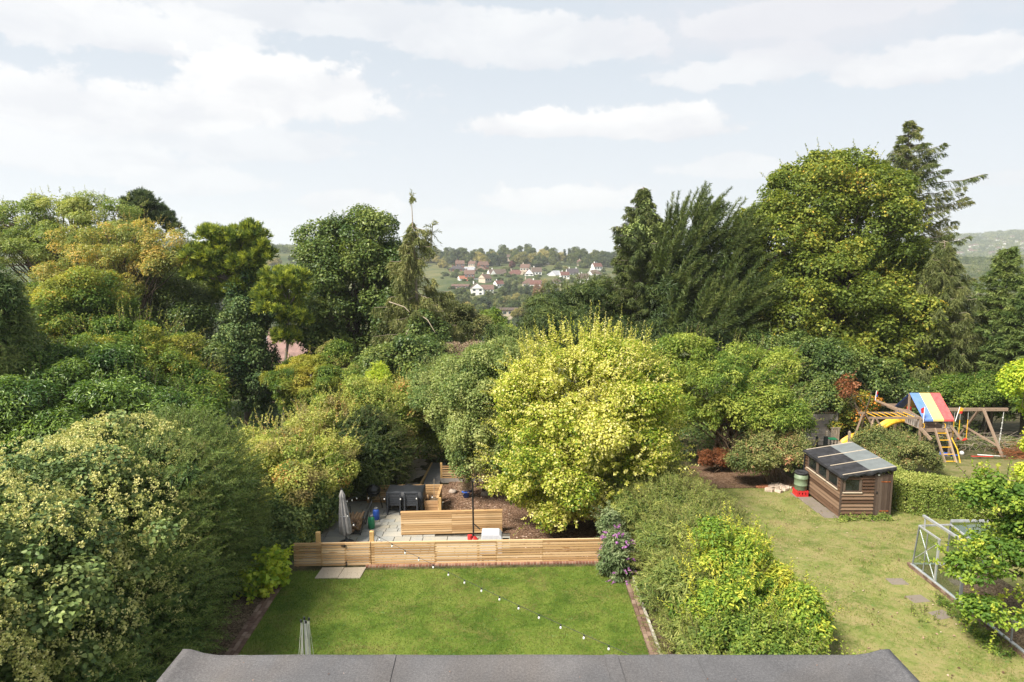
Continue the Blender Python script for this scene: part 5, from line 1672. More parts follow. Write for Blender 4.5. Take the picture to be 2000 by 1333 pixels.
    # ---- slate path and crazy paving
    for k in range(3):
        mb = MB()
        y0 = 29.55 + k * 1.05
        z = max(PZ, gnd(-3.6, y0 + 0.5)) + 0.03
        mb.box((-3.62, y0 + 0.5, z), (0.72, 1.03, 0.05), 0.02)
        tag(mb.build('slate_slab', M['slate'], bevel=0.006), ['nearest slate slab of the path behind the patio', 'middle slate slab of the path behind the patio', 'farthest slate slab of the path behind the patio'][k], 'paving slab', 'slate path slabs')
    mb = MB()
    mb.beam((-4.10, 29.3, PZ + 0.05), (-3.95, 32.6, PZ + 0.02), 0.07, 0.14)
    tag(mb.build('timber_edging', M['pine_post']), 'timber board edging the slate path', 'edging')
    rng = np.random.default_rng(104)
    mb = MB()
    for k in range(46):
        x, y = rng.uniform(-5.7, -4.25), rng.uniform(28.9, 33.0)
        nn_ = rng.integers(5, 8)
        r = rng.uniform(0.18, 0.34)
        z = max(PZ + 0.02, gnd(x, y)) + 0.012 + 0.0006 * k
        mb.prism([(x + r * math.cos(6.283 * q / nn_ + 0.3) * rng.uniform(0.75, 1.1), y + r * math.sin(6.283 * q / nn_ + 0.3) * rng.uniform(0.75, 1.1), z) for q in range(nn_)], (0, 0, 0.03))
    tag(mb.build('crazy_paving', M['crazy']), kind='structure')


build_own_garden()


def build_patio_things():
    # folded parasol
    root = thing('parasol', 'folded grey parasol standing at the left end of the patio', 'parasol', (-5.95, 23.4, PZ))
    mb = MB()
    base = np.array((-5.95, 23.4, PZ))
    ax = np.array((-0.06, 0.0, 1.0))
    nseg = 48
    prof = [(0.30, 0.03), (0.42, 0.19), (0.75, 0.185), (1.1, 0.155), (1.45, 0.115), (1.72, 0.085), (1.76, 0.10), (1.9, 0.06), (2.02, 0.012)]
    vs, fs = [], []
    rng = np.random.default_rng(5)
    ph = rng.normal(size=8)
    for h, r in prof:
        for k in range(nseg):
            a = 2 * math.pi * k / nseg
            rr = r * (1 + 0.26 * math.cos(8 * a + 0.4 * ph[k * 8 // nseg] + h) * min(1, r / 0.1)) * (1.12 if h < 0.3 else 1)
            zz = h + (0.06 * math.sin(4 * a) if h < 0.45 else 0)
            p = base + ax * zz + np.array((rr * math.cos(a), rr * math.sin(a), 0))
            vs.append(p)
    for i in range(len(prof) - 1):
        for k in range(nseg):
            fs.append((i * nseg + k, i * nseg + (k + 1) % nseg, (i + 1) * nseg + (k + 1) % nseg, (i + 1) * nseg + k))
    mb.add(vs, fs)
    mb.build('canopy', M['grey_fabric'], root, smooth=True)
    mb = MB()
    mb.tube([base + ax * 0.04, base + ax * 2.06], 0.024, 8)
    mb.build('pole', M['dark_plastic'], root)
    mb = MB()
    mb.lathe([(0.26, 0), (0.26, 0.05), (0.08, 0.09), (0.04, 0.2)], base, 20)
    mb.build('base', M['dark_plastic'], root)
    mb = MB()
    mb.tube([base + ax * 1.05 + np.array((0.17 * math.cos(a), 0.17 * math.sin(a), 0.02 * math.sin(3 * a))) for a in np.linspace(0, 6.28, 20)], 0.012, 5, False)
    mb.build('strap', M['light_grey'], root)

    # covered table
    root = thing('covered_table', 'garden table under a taut black weather cover', 'table', (-4.32, 26.75, PZ))
    mb = MB()
    rng = np.random.default_rng(6)
    z0, z1 = PZ + 0.30, PZ + 0.86
    nx, ny = 16, 9
    X = np.linspace(-5.05, -3.58, nx)
    Y = np.linspace(26.3, 27.22, ny)
    vs, fs = [], []
    for j in range(ny):
        for i in range(nx):
            e = min(i, nx - 1 - i, j, ny - 1 - j)
            vs.append((X[i], Y[j], z1 - (0.025 if e == 0 else 0) + 0.012 * math.sin(X[i] * 9 + Y[j] * 4) + (0.02 if i == nx // 2 else 0)))
    for j in range(ny - 1):
        for i in range(nx - 1):
            fs.append((j * nx + i, j * nx + i + 1, (j + 1) * nx + i + 1, (j + 1) * nx + i))
    rim = [j * nx for j in range(ny)] + [(ny - 1) * nx + i for i in range(1, nx)] + [j * nx + nx - 1 for j in range(ny - 2, -1, -1)] + [i for i in range(nx - 2, 0, -1)]
    cx, cyy = -4.315, 26.76
    n0 = len(vs)
    for q, r_ in enumerate(rim):
        p = vs[r_]
        s = 1.02 + 0.015 * math.sin(q * 1.9)
        vs.append((cx + (p[0] - cx) * s, cyy + (p[1] - cyy) * s, z0 + 0.03 * math.sin(q * 0.9)))
    m = len(rim)
    for q in range(m):
        fs.append((rim[q], rim[(q + 1) % m], n0 + (q + 1) % m, n0 + q))
    mb.add(vs, fs)
    mb.build('cover', M['black_plastic'], root, smooth=True)
    for (sx, sy) in ((-5.0, 26.36), (-3.63, 26.36), (-5.0, 27.16), (-3.63, 27.16)):
        mb = MB()
        mb.box((sx, sy, PZ + 0.2), (0.08, 0.08, 0.4))
        mb.build('leg', M['dark_plastic'], root)
    # two slatted chairs with their backs to the house
    ch = thing('garden_chair', 'dark slatted plastic chair at the covered table, on the barbecue side', 'chair', (-4.70, 26.12, PZ), 'chairs at the covered table')
    z = PZ

    def P3(x, y, h):
        return (-4.70 + x, 26.12 + y, z + h)
    for (sx, sy) in ((-0.25, -0.02), (0.25, -0.02)):
        mb = MB()
        mb.beam(P3(sx, sy - 0.05, 0), P3(sx, sy, 0.86), 0.06, 0.07, (0, 1, 0))
        mb.build('leg', M['dark_plastic'], ch, bevel=0.008)
    for sx in (-0.25, 0.25):
        mb = MB()
        mb.beam(P3(sx, 0.46, 0), P3(sx, 0.44, 0.62), 0.06, 0.06, (0, 1, 0))
        mb.build('leg', M['dark_plastic'], ch, bevel=0.008)
        mb = MB()
        mb.box(P3(sx, 0.2, 0.635), (0.075, 0.56, 0.035))
        mb.build('armrest', M['dark_plastic'], ch, bevel=0.008)
    mb = MB()
    for k in range(6):
        mb.box(P3(0, -0.01 + 0.003 * k, 0.40 + k * 0.082), (0.46, 0.025, 0.066))
    mb.box(P3(0, 0.0, 0.885), (0.56, 0.045, 0.06))
    mb.build('backrest', M['dark_plastic'], ch, bevel=0.006)
    mb = MB()
    for k in range(6):
        mb.box(P3(0, 0.04 + k * 0.078, 0.40), (0.46, 0.07, 0.03))
    mb.build('seat', M['dark_plastic'], ch, bevel=0.006)
    c2 = copy_tree(ch)
    c2.location = (-4.02, 26.10, PZ)
    c2['label'] = 'dark slatted plastic chair at the covered table, on the planter side'
    # wooden planter
    root = thing('planter', 'square wooden planter box between the covered table and the fence return', 'planter', (-3.24, 26.7, PZ))
    mb = MB()
    for k in range(3):
        zc = PZ + 0.10 + k * 0.145
        w = 0.27 + 0.012 * k
        for (cx_, cy_, sx_, sy_) in ((0, -w, 2 * w, 0.03), (0, w, 2 * w, 0.03), (-w, 0, 0.03, 2 * w - 0.03), (w, 0, 0.03, 2 * w - 0.03)):
            mb.box((-3.24 + cx_, 26.7 + cy_, zc), (sx_, sy_, 0.14))
    mb.build('box', M['planter'], root, bevel=0.004)
    mb = MB()
    mb.box((-3.24, 26.7, PZ + 0.40), (0.53, 0.53, 0.02))
    mb.build('soil', M['soil'], root)
    mb = MB()
    mb.tube([(-3.17, 26.7, PZ + 0.38), (-3.16, 26.71, PZ + 1.25)], 0.012, 5)
    mb.build('cane', M['dead_wood'], root)
    mb = MB()
    mb.lathe([(0.05, 0), (0.06, 0.1), (0.045, 0.2), (0.02, 0.22)], (-3.42, 26.62, PZ + 0.41), 10)
    tag(mb.build('terracotta_jar', M['planter'], origin=(-3.42, 26.62, PZ + 0.41), smooth=True), 'small brown jar standing in the wooden planter', 'jar')
    # kettle barbecue
    root = thing('barbecue', 'black kettle barbecue on legs beside the log rack', 'barbecue', (-5.62, 26.7, PZ))
    c = np.array((-5.62, 26.7, PZ + 0.78))
    mb = MB()
    mb.lathe([(0.02, -0.22), (0.16, -0.19), (0.25, -0.10), (0.285, 0.0)], c, 20)
    mb.build('bowl', M['black_metal'], root, smooth=True)
    mb = MB()
    mb.lathe([(0.288, 0.004), (0.27, 0.09), (0.18, 0.18), (0.05, 0.22), (0.03, 0.25)], c, 20)
    mb.build('lid', M['black_metal'], root, smooth=True)
    for a in (0.3, 2.4, 4.5):
        mb = MB()
        mb.tube([c + np.array((0.2 * math.cos(a), 0.2 * math.sin(a), -0.14)), (c[0] + 0.34 * math.cos(a), c[1] + 0.34 * math.sin(a), PZ)], 0.015, 6)
        mb.build('leg', M['black_metal'], root)
    # log rack
    root = thing('log_rack', 'black metal log rack by the foot of the hedge', 'log rack', (-5.85, 24.6, PZ))
    for y0 in (24.1, 25.1):
        mb = MB()
        mb.tube([(-6.2, y0, PZ), (-6.2, y0, PZ + 0.75)], 0.018, 6)
        mb.tube([(-5.62, y0, PZ), (-5.45, y0 + 0.1, PZ + 0.85)], 0.022, 6)
        mb.tube([(-6.2, y0, PZ + 0.06), (-5.62, y0, PZ + 0.06)], 0.018, 6)
        mb.build('end_frame', M['black_metal'], root)
    mb = MB()
    for x in (-6.15, -5.67):
        mb.tube([(x, 24.05, PZ + 0.08), (x, 25.2, PZ + 0.08)], 0.018, 6)
    mb.tube([(-5.52, 23.6, PZ + 0.28), (-5.40, 25.3, PZ + 0.86)], 0.03, 6)
    mb.build('rail', M['black_metal'], root)
    lg = None
    rng = np.random.default_rng(8)
    k = 0
    for row in range(5):
        for j in range(5 - (row % 2)):
            x, zc, y = -6.12 + j * 0.115 + (row % 2) * 0.057, PZ + 0.155 + row * 0.098, 24.55 + rng.normal() * 0.05
            if lg is None:
                mb = MB()
                mb.tube([(x, y - 0.32, zc), (x, y, zc + 0.006), (x, y + 0.32, zc)], [0.052, 0.055, 0.05], 8)
                lg = mb.build('log', M['log_end'], origin=(x, y, zc))
                tag(lg, 'split brown log stacked in the black log rack', 'log', 'logs in the rack')
            else:
                q = lg.copy()
                COL.objects.link(q)
                q.location = (x, y, zc)
                q.rotation_euler = (0, rng.uniform(0, 6), rng.normal() * 0.06)
            k += 1
    for (nm, lab, x, y, mat, h) in (('gas_bottle', 'green gas bottle at the end of the log rack', -5.33, 24.75, 'green_plastic', 0.5), ('gas_bottle', 'blue gas bottle behind the green one', -5.32, 25.6, 'blue', 0.46)):
        r_ = thing(nm, lab, 'gas bottle', (x, y, PZ))
        mb = MB()
        mb.lathe([(0.11, 0), (0.13, 0.03), (0.13, h * 0.72), (0.10, h * 0.88), (0.04, h * 0.95)], (x, y, PZ), 16)
        mb.build('body', M[mat], r_, smooth=True)
        mb = MB()
        mb.lathe([(0.07, h * 0.9), (0.075, h * 1.05), (0.06, h * 1.06), (0.055, h * 0.92)], (x, y, PZ), 12)
        mb.build('collar', M['alu_dark'], r_, smooth=True)
    # covered grill just behind the long fence
    root = thing('covered_grill', 'pale grey covered grill just behind the long slatted fence', 'grill', (-0.75, 22.2, PZ))
    mb = MB()
    x0, x1, y0, y1 = -1.06, -0.34, 21.95, 22.5
    zt = PZ + 0.93
    mb.prism([(x0, y0, PZ + 0.25), (x1 + 0.02, y0, PZ + 0.25), (x1, y0 + 0.03, zt - 0.10), (x1 - 0.10, y0 + 0.06, zt), (x0 + 0.03, y0 + 0.06, zt)], (0, y1 - y0, 0))
    mb.build('cover', M['light_grey'], root, bevel=0.03)
    mb = MB()
    for x, y in ((x0 + 0.06, y0 + 0.06), (x1 - 0.06, y0 + 0.06), (x0 + 0.06, y1 - 0.06), (x1 - 0.06, y1 - 0.06)):
        mb.box((x, y, PZ + 0.14), (0.05, 0.05, 0.28))
    mb.box(((x0 + x1) / 2, (y0 + y1) / 2, PZ + 0.12), (x1 - x0 - 0.1, y1 - y0 - 0.1, 0.03))
    mb.build('trolley', M['black_metal'], root)
    mb = MB()
    mb.box((x1 + 0.13, 22.2, PZ + 0.62), (0.22, 0.4, 0.04))
    mb.build('side_shelf', M['black_metal'], root)
    # black pole with red foot
    root = thing('light_pole', 'slim black pole with a red foot that carries the festoon lights', 'pole', (-1.40, 23.7, PZ))
    mb = MB()
    mb.tube([(-1.40, 23.7, PZ), (-1.42, 23.7, PZ + 2.22)], 0.032, 8)
    mb.build('pole', M['black_metal'], root)
    mb = MB()
    mb.lathe([(0.15, 0), (0.15, 0.05), (0.06, 0.14)], (-1.40, 23.7, PZ), 16)
    mb.lathe([(0.085, 0.0), (0.085, 0.16), (0.03, 0.17)], (-1.53, 23.62, PZ + 0.05), 14)
    mb.build('foot', M['red'], root, smooth=False)
    mb = MB()
    mb.beam((-1.40, 23.7, PZ + 0.62), (-1.15, 23.55, PZ + 0.46), 0.03, 0.03)
    mb.build('bracket', M['black_metal'], root)
    # pot plant on the bark
    root = thing('pot_plant', 'wispy grey plant in a small blue pot on the bark bed', 'pot plant', (-1.96, 28.0, PZ))
    mb = MB()
    mb.lathe([(0.12, 0), (0.17, 0.22), (0.19, 0.23), (0.19, 0.27), (0.15, 0.27)], (-1.96, 28.0, PZ + 0.02), 14)
    mb.build('pot', M['blue'], root, smooth=True)
    lv = Leaves()
    rng = np.random.default_rng(9)
    n = 70
    B = np.tile(np.array((-1.96, 28.0, PZ + 0.25)), (n, 1)) + rng.normal(size=(n, 3)) * 0.05
    shoots(lv, B, rng.normal(size=(n, 3)) * 0.45 + np.array((0, 0, 1.0)), rng, 0.8, 14, 0.14, 0.022, 0.85, 0.1, 0.2, 0.3, 0.4)
    lv.build('stems', M['lf_brown'], root, 'n')
    for k, (px, py, w) in enumerate(((885, 962, 0.3), (948, 967, 0.34))):
        p = gz(px, py, PZ + 0.02)
        mb = MB()
        r = np.random.default_rng(20 + k)
        n = 12
        mb.lathe([(w * 0.5, -0.03), (w * 0.55, 0.06), (w * 0.35, 0.13), (w * 0.05, 0.15)], tuple(p), n, (1.2, 0.8))
        mb.v = [(a + r.normal() * 0.02, b + r.normal() * 0.02, c_ + r.normal() * 0.01) for a, b, c_ in mb.v]
        tag(mb.build('boulder', M['stone'], smooth=True), ['grey stone left of the blue pot on the bark', 'grey stone right of the blue pot, under the yellow tree'][k], 'stone')
    # bird table
    root = thing('bird_table', 'small bird table on a thin post against the dark conifer', 'bird table', (-4.92, 29.2, PZ))
    mb = MB()
    mb.tube([(-4.92, 29.2, PZ), (-4.92, 29.2, PZ + 0.95)], 0.02, 6)
    mb.build('post', M['grey_wood'], root)
    mb = MB()
    mb.box((-4.92, 29.2, PZ + 0.96), (0.34, 0.3, 0.025))
    for (a, b, sx, sy) in ((0, -0.14, 0.34, 0.02), (0, 0.14, 0.34, 0.02), (-0.16, 0, 0.02, 0.26), (0.16, 0, 0.02, 0.26)):
        mb.box((-4.92 + a, 29.2 + b, PZ + 0.99), (sx, sy, 0.04))
    mb.build('tray', M['grey_wood'], root)
    # folded rotary dryer
    p = np.array((-4.72, 14.6, 0.0))
    root = thing('rotary_dryer', 'folded grey rotary clothes dryer standing on the lawn', 'clothes dryer', tuple(p))
    mb = MB()
    mb.tube([p, p + np.array((0, 0, 1.55))], 0.024, 8)
    mb.build('pole', M['alu'], root)
    for k in range(4):
        a = k * math.pi / 2 + 0.5
        o = np.array((math.cos(a), math.sin(a), 0)) * 0.07
        mb = MB()
        mb.beam(p + o * 0.9 + np.array((0, 0, 0.3)), p + o * 1.25 + np.array((0, 0, 1.64)), 0.028, 0.02)
        q = mb.build('arm', M['alu'], root)
        mb = MB()
        t = p + o * 1.25 + np.array((0, 0, 1.66))
        mb.box(t, (0.04, 0.04, 0.06), a)
        mb.build('arm_cap', M['black_plastic'], q)
    mb = MB()
    rng = np.random.default_rng(10)
    for k in range(22):
        a = rng.uniform(0, 6.28)
        o = np.array((math.cos(a), math.sin(a), 0))
        r0 = rng.uniform(0.05, 0.1)
        mb.tube([p + o * r0 + np.array((0, 0, 1.6)), p + o * (r0 + rng.uniform(0.02, 0.09)) + np.array((0, 0, rng.uniform(0.5, 0.9))), p + o * r0 * 0.8 + np.array((0, 0, 0.3))], 0.005, 4, False)
    mb.build('line', M['rope'], root)

    # festoon lights: one run from the house corner to the gate post, one across the patio
    def festoon(label, pts, n, sag, skip=0):
        a = np.array(pts[0])
        root = thing('festoon_lights', label, 'string lights', tuple(a))
        cb = MB()
        allp = []
        for q in range(len(pts) - 1):
            u, v = np.array(pts[q]), np.array(pts[q + 1])
            ln = np.linalg.norm(v - u)
            for t in np.linspace(0, 1, 24)[:-1]:
                allp.append(u + (v - u) * t - np.array((0, 0, 4 * sag * t * (1 - t) * ln / 10)))
        allp.append(np.array(pts[-1]))
        cb.tube(allp, 0.0065, 4, False)
        cb.build('cable', M['black_plastic'], root)
        seg = np.cumsum([0] + [np.linalg.norm(allp[i + 1] - allp[i]) for i in range(len(allp) - 1)])
        for k in range(n):
            s = 0.45 + k * (0.72 if n > 44 else 0.62)
            if s > seg[-1] - 0.2:
                break
            i = min(np.searchsorted(seg, s) - 1, len(allp) - 2)
            p = allp[i] + (allp[i + 1] - allp[i]) * (s - seg[i]) / (seg[i + 1] - seg[i])
            mb = MB()
            mb.lathe([(0.008, -0.115), (0.022, -0.105), (0.027, -0.085), (0.022, -0.06), (0.014, -0.04)], p, 10)
            b = mb.build('bulb', M['bulb'], root, smooth=True)
            mb = MB()
            mb.lathe([(0.017, -0.045), (0.019, -0.005), (0.010, 0.008)], p, 8)
            mb.build('socket', M['black_plastic'], b)
    gp = at(727, 1042, 21.1)
    festoon('festoon lights slanting from the gate post low across the lawn', [gp, (3.2, 12.72, 1.62)], 46, 0.10)
    festoon('festoon lights looping round the patio between parasol and pole', [at(700, 1046, 22.3) + np.array((0, 0, 0.25)), at(676, 1000, 23.3), at(668, 975, 23.5), at(700, 968, 25.5), at(862, 966, 25.9)], 40, 0.30)


build_patio_things()


# ------------------------------------------------------------------ the house under the camera
def build_house():
    root = thing('house_extension', 'flat roofed rear extension with grey mineral felt below the viewpoint', 'house', (0.17, 3.3, 0))
    x0, x1, y1, zr = -2.36, 2.71, 4.62, 7.1
    mb = MB()
    mb.box(((x0 + x1) / 2, 3.25, 3.46), (x1 - x0 - 0.3, 2.5, 6.92))
    mb.build('wall', M['old_brick'], root)
    mb = MB()
    n = 40
    # roof deck, drawn as one sheet with a soft fall and rolled kerbs at both ends
    xs = [x0 - 0.02, x0 - 0.02, x0 + 0.03, x0 + 0.07, x0 + 0.12, x0 + 0.22] + list(np.linspace(x0 + 0.4, x1 - 0.4, 12)) + [x1 - 0.22, x1 - 0.12, x1 - 0.07, x1 - 0.03, x1 + 0.02, x1 + 0.02]
    zs = [-0.12, 0.042, 0.040, 0.030, 0.014, 0.0] + [0.0] * 12 + [0.0, 0.014, 0.030, 0.040, 0.042, -0.12]
    ys = list(np.linspace(1.9, y1 - 0.06, 14)) + [y1 - 0.02, y1, y1]
    fz = [0.0] * 14 + [0.004, -0.008, -0.13]
    vs = []
    for j, y in enumerate(ys):
        for i, x in enumerate(xs):
            vs.append((x, y + 0.004 * math.sin(x * 7), zr + zs[i] + (fz[j] if zs[i] > -0.1 else min(fz[j], 0)) + 0.002 * math.sin(x * 5 + y * 3)))
    m = len(xs)
    fs = [(j * m + i, j * m + i + 1, (j + 1) * m + i + 1, (j + 1) * m + i) for j in range(len(ys) - 1) for i in range(m - 1)]
    mb.add(vs, fs)
    roof = mb.build('flat_roof', M['felt'], root, smooth=True)
    # lapped joints of the felt
    mb = MB()
    rng = np.random.default_rng(3)
    for x in (-0.86, 0.74, 1.40):
        pts = [np.array((x + rng.normal() * 0.005 - 0.03 * (y - 4.6), y, zr + 0.003)) for y in np.linspace(4.61, 2.0, 9)]
        for a, b in zip(pts[:-1], pts[1:]):
            mb.beam(a, b, 0.003 + 0.003 * rng.random(), 0.004)
        mb.build('seam', M['felt_black'], roof)
    for x in (-0.86, 0.74, 1.40):
        lp = MB()
        lp.prism([(x + 0.004, 1.95, zr + 0.0015), (x + 0.10, 1.95, zr + 0.0015), (x + 0.10 - 0.078, 4.60, zr + 0.0015), (x + 0.004 - 0.078, 4.60, zr + 0.0015)], (0, 0, 0.005))
        lp.build('felt_lap', M['felt'], roof)
    ll = Leaves()
    nn = 46
    ll.add(np.stack((rng.uniform(x0 + 0.2, x1 - 0.2, nn), rng.uniform(3.6, 4.55, nn), np.full(nn, zr + 0.009)), 1), rng.normal(size=(nn, 3)) * np.array((1, 1, 0.1)), np.tile(np.array((0, 0, 1.0)), (nn, 1)), rng.uniform(0.006, 0.022, nn), 0.008, rng.random(nn))
    tag(ll.build('roof_litter', M['chips']), 'specks of leaf litter on the grey flat roof', 'litter', kind='stuff')
    mb = MB()
    mb.box(((x0 + x1) / 2, y1 + 0.012, zr - 0.1), (x1 - x0 + 0.02, 0.02, 0.15))
    mb.build('fascia', M['white'], root)


build_house()


# ------------------------------------------------------------------ next door: lawn, shed, greenhouse
def build_neighbour():
    sheet('side_lawn', [(4.9, 8.0), (30.0, 8.0), (30.0, 30.5), (5.4, 30.8)], 0.03, M['lawn2'], follow=True)
    sheet('play_lawn', [(16.9, 27.5), (40.0, 27.5), (40.0, 36.4), (17.4, 34.6)], 0.05, M['lawn3'], follow=True)
    sheet('play_soil', [(18.0, 34.4), (34.0, 35.4), (34.0, 41.0), (16.0, 40.5)], 0.07, M['woodland'], follow=True)
    sheet('leaf_litter', [(5.0, 29.6), (13.2, 29.9), (13.4, 33.5), (5.0, 33.5)], 0.06, M['mulch'], follow=True)
    grass_blades('grass', 'dry yellowish grass of the neighbouring lawn', lambda x, y: (x > 5 + 0) & (y < 30.4) & ~((x > 12.95) & (x < 15.1) & (y > 25.9) & (y < 29.4)), 190000, 0.065, M['lf_grass2'], 111, 4.9, 24, 12.0, 30.4, 0.45, 1.0)
    grass_blades('grass', 'sparse grass in front of the play frame', lambda x, y: (y > 28) & (y < 34.6 + (x - 18) * 0.05), 60000, 0.05, M['lf_grass2'], 112, 17.5, 32, 28, 35.6, 0.5, 1.0)
    rng = np.random.default_rng(114)
    lv = Leaves()
    n = 700
    x, y = rng.uniform(6.5, 19, n), rng.uniform(12.5, 30, n)
    lv.add(np.stack((x, y, g(x, y) + 0.06), 1), rng.normal(size=(n, 3)) * np.array((1, 1, 0.2)), np.array((0, 0, 1.0)) + 0.3 * rng.normal(size=(n, 3)), 0.07 * rng.uniform(0.5, 1.3, n), 0.05, rng.random(n))
    tag(lv.build('fallen_leaves', M['chips']), 'fallen brown leaves on the neighbouring lawn', 'fallen leaves', kind='stuff')
    # ---------- shed
    zb = gnd(14, 26) + 0.05
    X0, X1, Y0, Y1 = 13.0, 14.95, 25.95, 29.25
    HL, HR = 1.62, 1.95
    root = thing('garden_shed', 'weathered brown weatherboard shed with a half black, half grey felt roof', 'shed', (13.98, 27.6, zb))
    mb = MB()
    mb.box((13.975, 27.6, zb - 0.12), (1.9, 3.2, 0.34))
    mb.build('base', M['shed_board'], root)

    def boards(mb, a, b, z0, z1, out, n=None, bh=0.15):
        a, b, out = np.array(a), np.array(b), np.array(out)
        n = n or max(1, round((z1 - z0) / bh))
        h = (z1 - z0) / n
        for k in range(n):
            zl, zu = z0 + k * h, z0 + (k + 1) * h - 0.030
            pr = [a + out * 0.058 + np.array((0, 0, zl)), a + out * 0.004 + np.array((0, 0, zu + 0.012)), a + np.array((0, 0, zu + 0.012)) - out * 0.01, a - out * 0.01 + np.array((0, 0, zl))]
            mb.prism(pr, b - a)
    hat = lambda x: HL + (HR - HL) * (x - X0) / (X1 - X0)
    fo = (0, -1, 0)
    mb = MB()
    boards(mb, (X0, Y0, zb), (14.28, Y0, 0 + zb), 0, 1.02, fo)
    boards(mb, (13.80, Y0, zb), (14.28, Y0, zb), 1.02, 1.70, fo)
    boards(mb, (X0, Y0, zb), (13.80, Y0, zb), 1.55, 1.66, fo, 1)
    mb.build('front_wall', M['shed_board'], root)
    mb = MB()
    lo = (-1, 0, 0)
    boards(mb, (X0, Y1, zb), (X0, Y0, zb), 0, 1.06, lo)
    boards(mb, (X0, Y1, zb), (X0, Y1 - 0.3, zb), 1.06, 1.62, lo)
    boards(mb, (X0, Y0 + 0.22, zb), (X0, Y0, zb), 1.06, 1.62, lo)
    mb.build('side_wall', M['shed_board'], root)
    mb = MB()
    boards(mb, (X1, Y0, zb), (X1, Y1, zb), 0, 1.9, (1, 0, 0))
    boards(mb, (X1, Y1, zb), (X0, Y1, zb), 0, 1.62, (0, 1, 0))
    mb.build('back_wall', M['shed_board'], root)
    for (x, y, h) in ((X0 - 0.012, Y0 - 0.012, 1.6), (X1 + 0.012, Y0 - 0.012, 1.92), (X0 - 0.012, Y1 + 0.012, 1.6)):
        mb = MB()
        mb.box((x, y, zb + h / 2), (0.065, 0.065, h))
        mb.build('corner_post', M['shed_door'], root)
    mb = MB()
    for k in range(6):
        x = 14.325 + k * 0.108
        mb.box((x, Y0 - 0.02, zb + 0.03 + 0.86), (0.104, 0.026, 1.74))
    door = mb.build('door', M['shed_door'], root, bevel=0.003)
    for z in (0.25, 1.45):
        mb = MB()
        mb.box((14.72, Y0 - 0.04, zb + z), (0.36, 0.012, 0.035))
        mb.build('hinge', M['rust'], door)
    mb = MB()
    mb.box((14.40, Y0 - 0.04, zb + 1.0), (0.04, 0.02, 0.1))
    mb.build('latch', M['black_metal'], door)

    def window(c, w, h, axis, name='window'):
        fr = MB()
        fx = MB()
        for (u, v, du, dv) in ((0, h / 2, w, 0.045), (0, -h / 2, w, 0.045), (-w / 2, 0, 0.045, h), (w / 2, 0, 0.045, h)):
            if axis == 'x':
                fr.box((c[0] + u, c[1], c[2] + v), (du + 0.045, 0.05, dv + 0.0))
            else:
                fr.box((c[0], c[1] + u, c[2] + v), (0.05, du + 0.045, dv))
        wo = fr.build(name, M['shed_door'], root)
        if axis == 'x':
            fx.box((c[0], c[1] + 0.01, c[2]), (w - 0.03, 0.008, h - 0.03))
        else:
            fx.box((c[0] + 0.01, c[1], c[2]), (0.008, w - 0.03, h - 0.03))
        fx.build('pane', M['glass_dark'], wo)
        sl = MB()
        if axis == 'x':
            sl.box((c[0], c[1] - 0.035, c[2] - h / 2 - 0.04), (w + 0.12, 0.07, 0.035))
        else:
            sl.box((c[0] - 0.035, c[1], c[2] - h / 2 - 0.04), (0.07, w + 0.12, 0.035))
        sl.build('sill', M['batten'], wo)
    window((13.42, Y0 - 0.01, zb + 1.30), 0.64, 0.50, 'x')
    for k in range(3):
        window((X0 - 0.01, Y0 + 0.22 + 0.47 + k * 0.94, zb + 1.34), 0.86, 0.50, 'y')
    # pent roof in two colours of felt
    ov = 0.10

    def roofp(x, y, dz=0.0):
        return (x, y, zb + hat(x) + 0.07 + dz)
    xm = X0 + 0.56 * (X1 - X0)
    mb = MB()
    mb.prism([roofp(X0 - ov, Y0 - 0.14), roofp(xm, Y0 - 0.14), roofp(xm, Y1 + 0.12), roofp(X0 - ov, Y1 + 0.12)], (0, 0, 0.045))
    rf = mb.build('roof', M['felt_black'], root)
    mb = MB()
    mb.prism([roofp(xm - 0.03, Y0 - 0.14, 0.048), roofp(X1 + ov, Y0 - 0.14, 0.048), roofp(X1 + ov, Y1 + 0.12, 0.048), roofp(xm - 0.03, Y1 + 0.12, 0.048)], (0, 0, 0.006))
    mb.prism([roofp(xm + 0.002, Y0 - 0.14, 0.0), roofp(X1 + ov, Y0 - 0.14, 0.0), roofp(X1 + ov, Y1 + 0.12, 0.0), roofp(xm + 0.002, Y1 + 0.12, 0.0)], (0, 0, 0.046))
    mb.build('grey_felt', M['felt_grey'], rf)
    mb = MB()
    for k in range(4):
        y = Y0 - 0.08 + k * (Y1 - Y0 + 0.12) / 3
        mb.beam(roofp(X0 + (0.02 if k else -0.02), y, 0.064), roofp(X1 + 0.08, y, 0.064), 0.03, 0.02)
    mb.build('batten', M['batten'], rf)
    # felt turned down over the front, ragged lower edge
    mb = MB()
    rng = np.random.default_rng(12)
    xs = np.linspace(X0 - ov, X1 + ov, 26)
    vs = []
    for i, x in enumerate(xs):
        dr = 0.15 + 0.035 * math.sin(i * 1.1) + 0.02 * rng.normal()
        vs += [roofp(x, Y0 - 0.145, 0.05), roofp(x, Y0 - 0.155 - 0.012 * math.sin(i * 2.0), 0.05 - dr * 0.5), roofp(x, Y0 - 0.13 + 0.015 * rng.normal(), 0.05 - dr)]
    fs = []
    for i in range(len(xs) - 1):
        for q in (0, 1):
            fs.append((i * 3 + q, i * 3 + q + 1, (i + 1) * 3 + q + 1, (i + 1) * 3 + q))
    mb.add(vs, fs)
    nside = len(mb.v)
    ys = np.linspace(Y0 - 0.14, Y1 + 0.12, 14)
    vs = []
    for i, y in enumerate(ys):
        vs += [roofp(X0 - ov - 0.004, y, 0.05), roofp(X0 - ov - 0.01, y, -0.045 + 0.01 * math.sin(i * 1.7))]
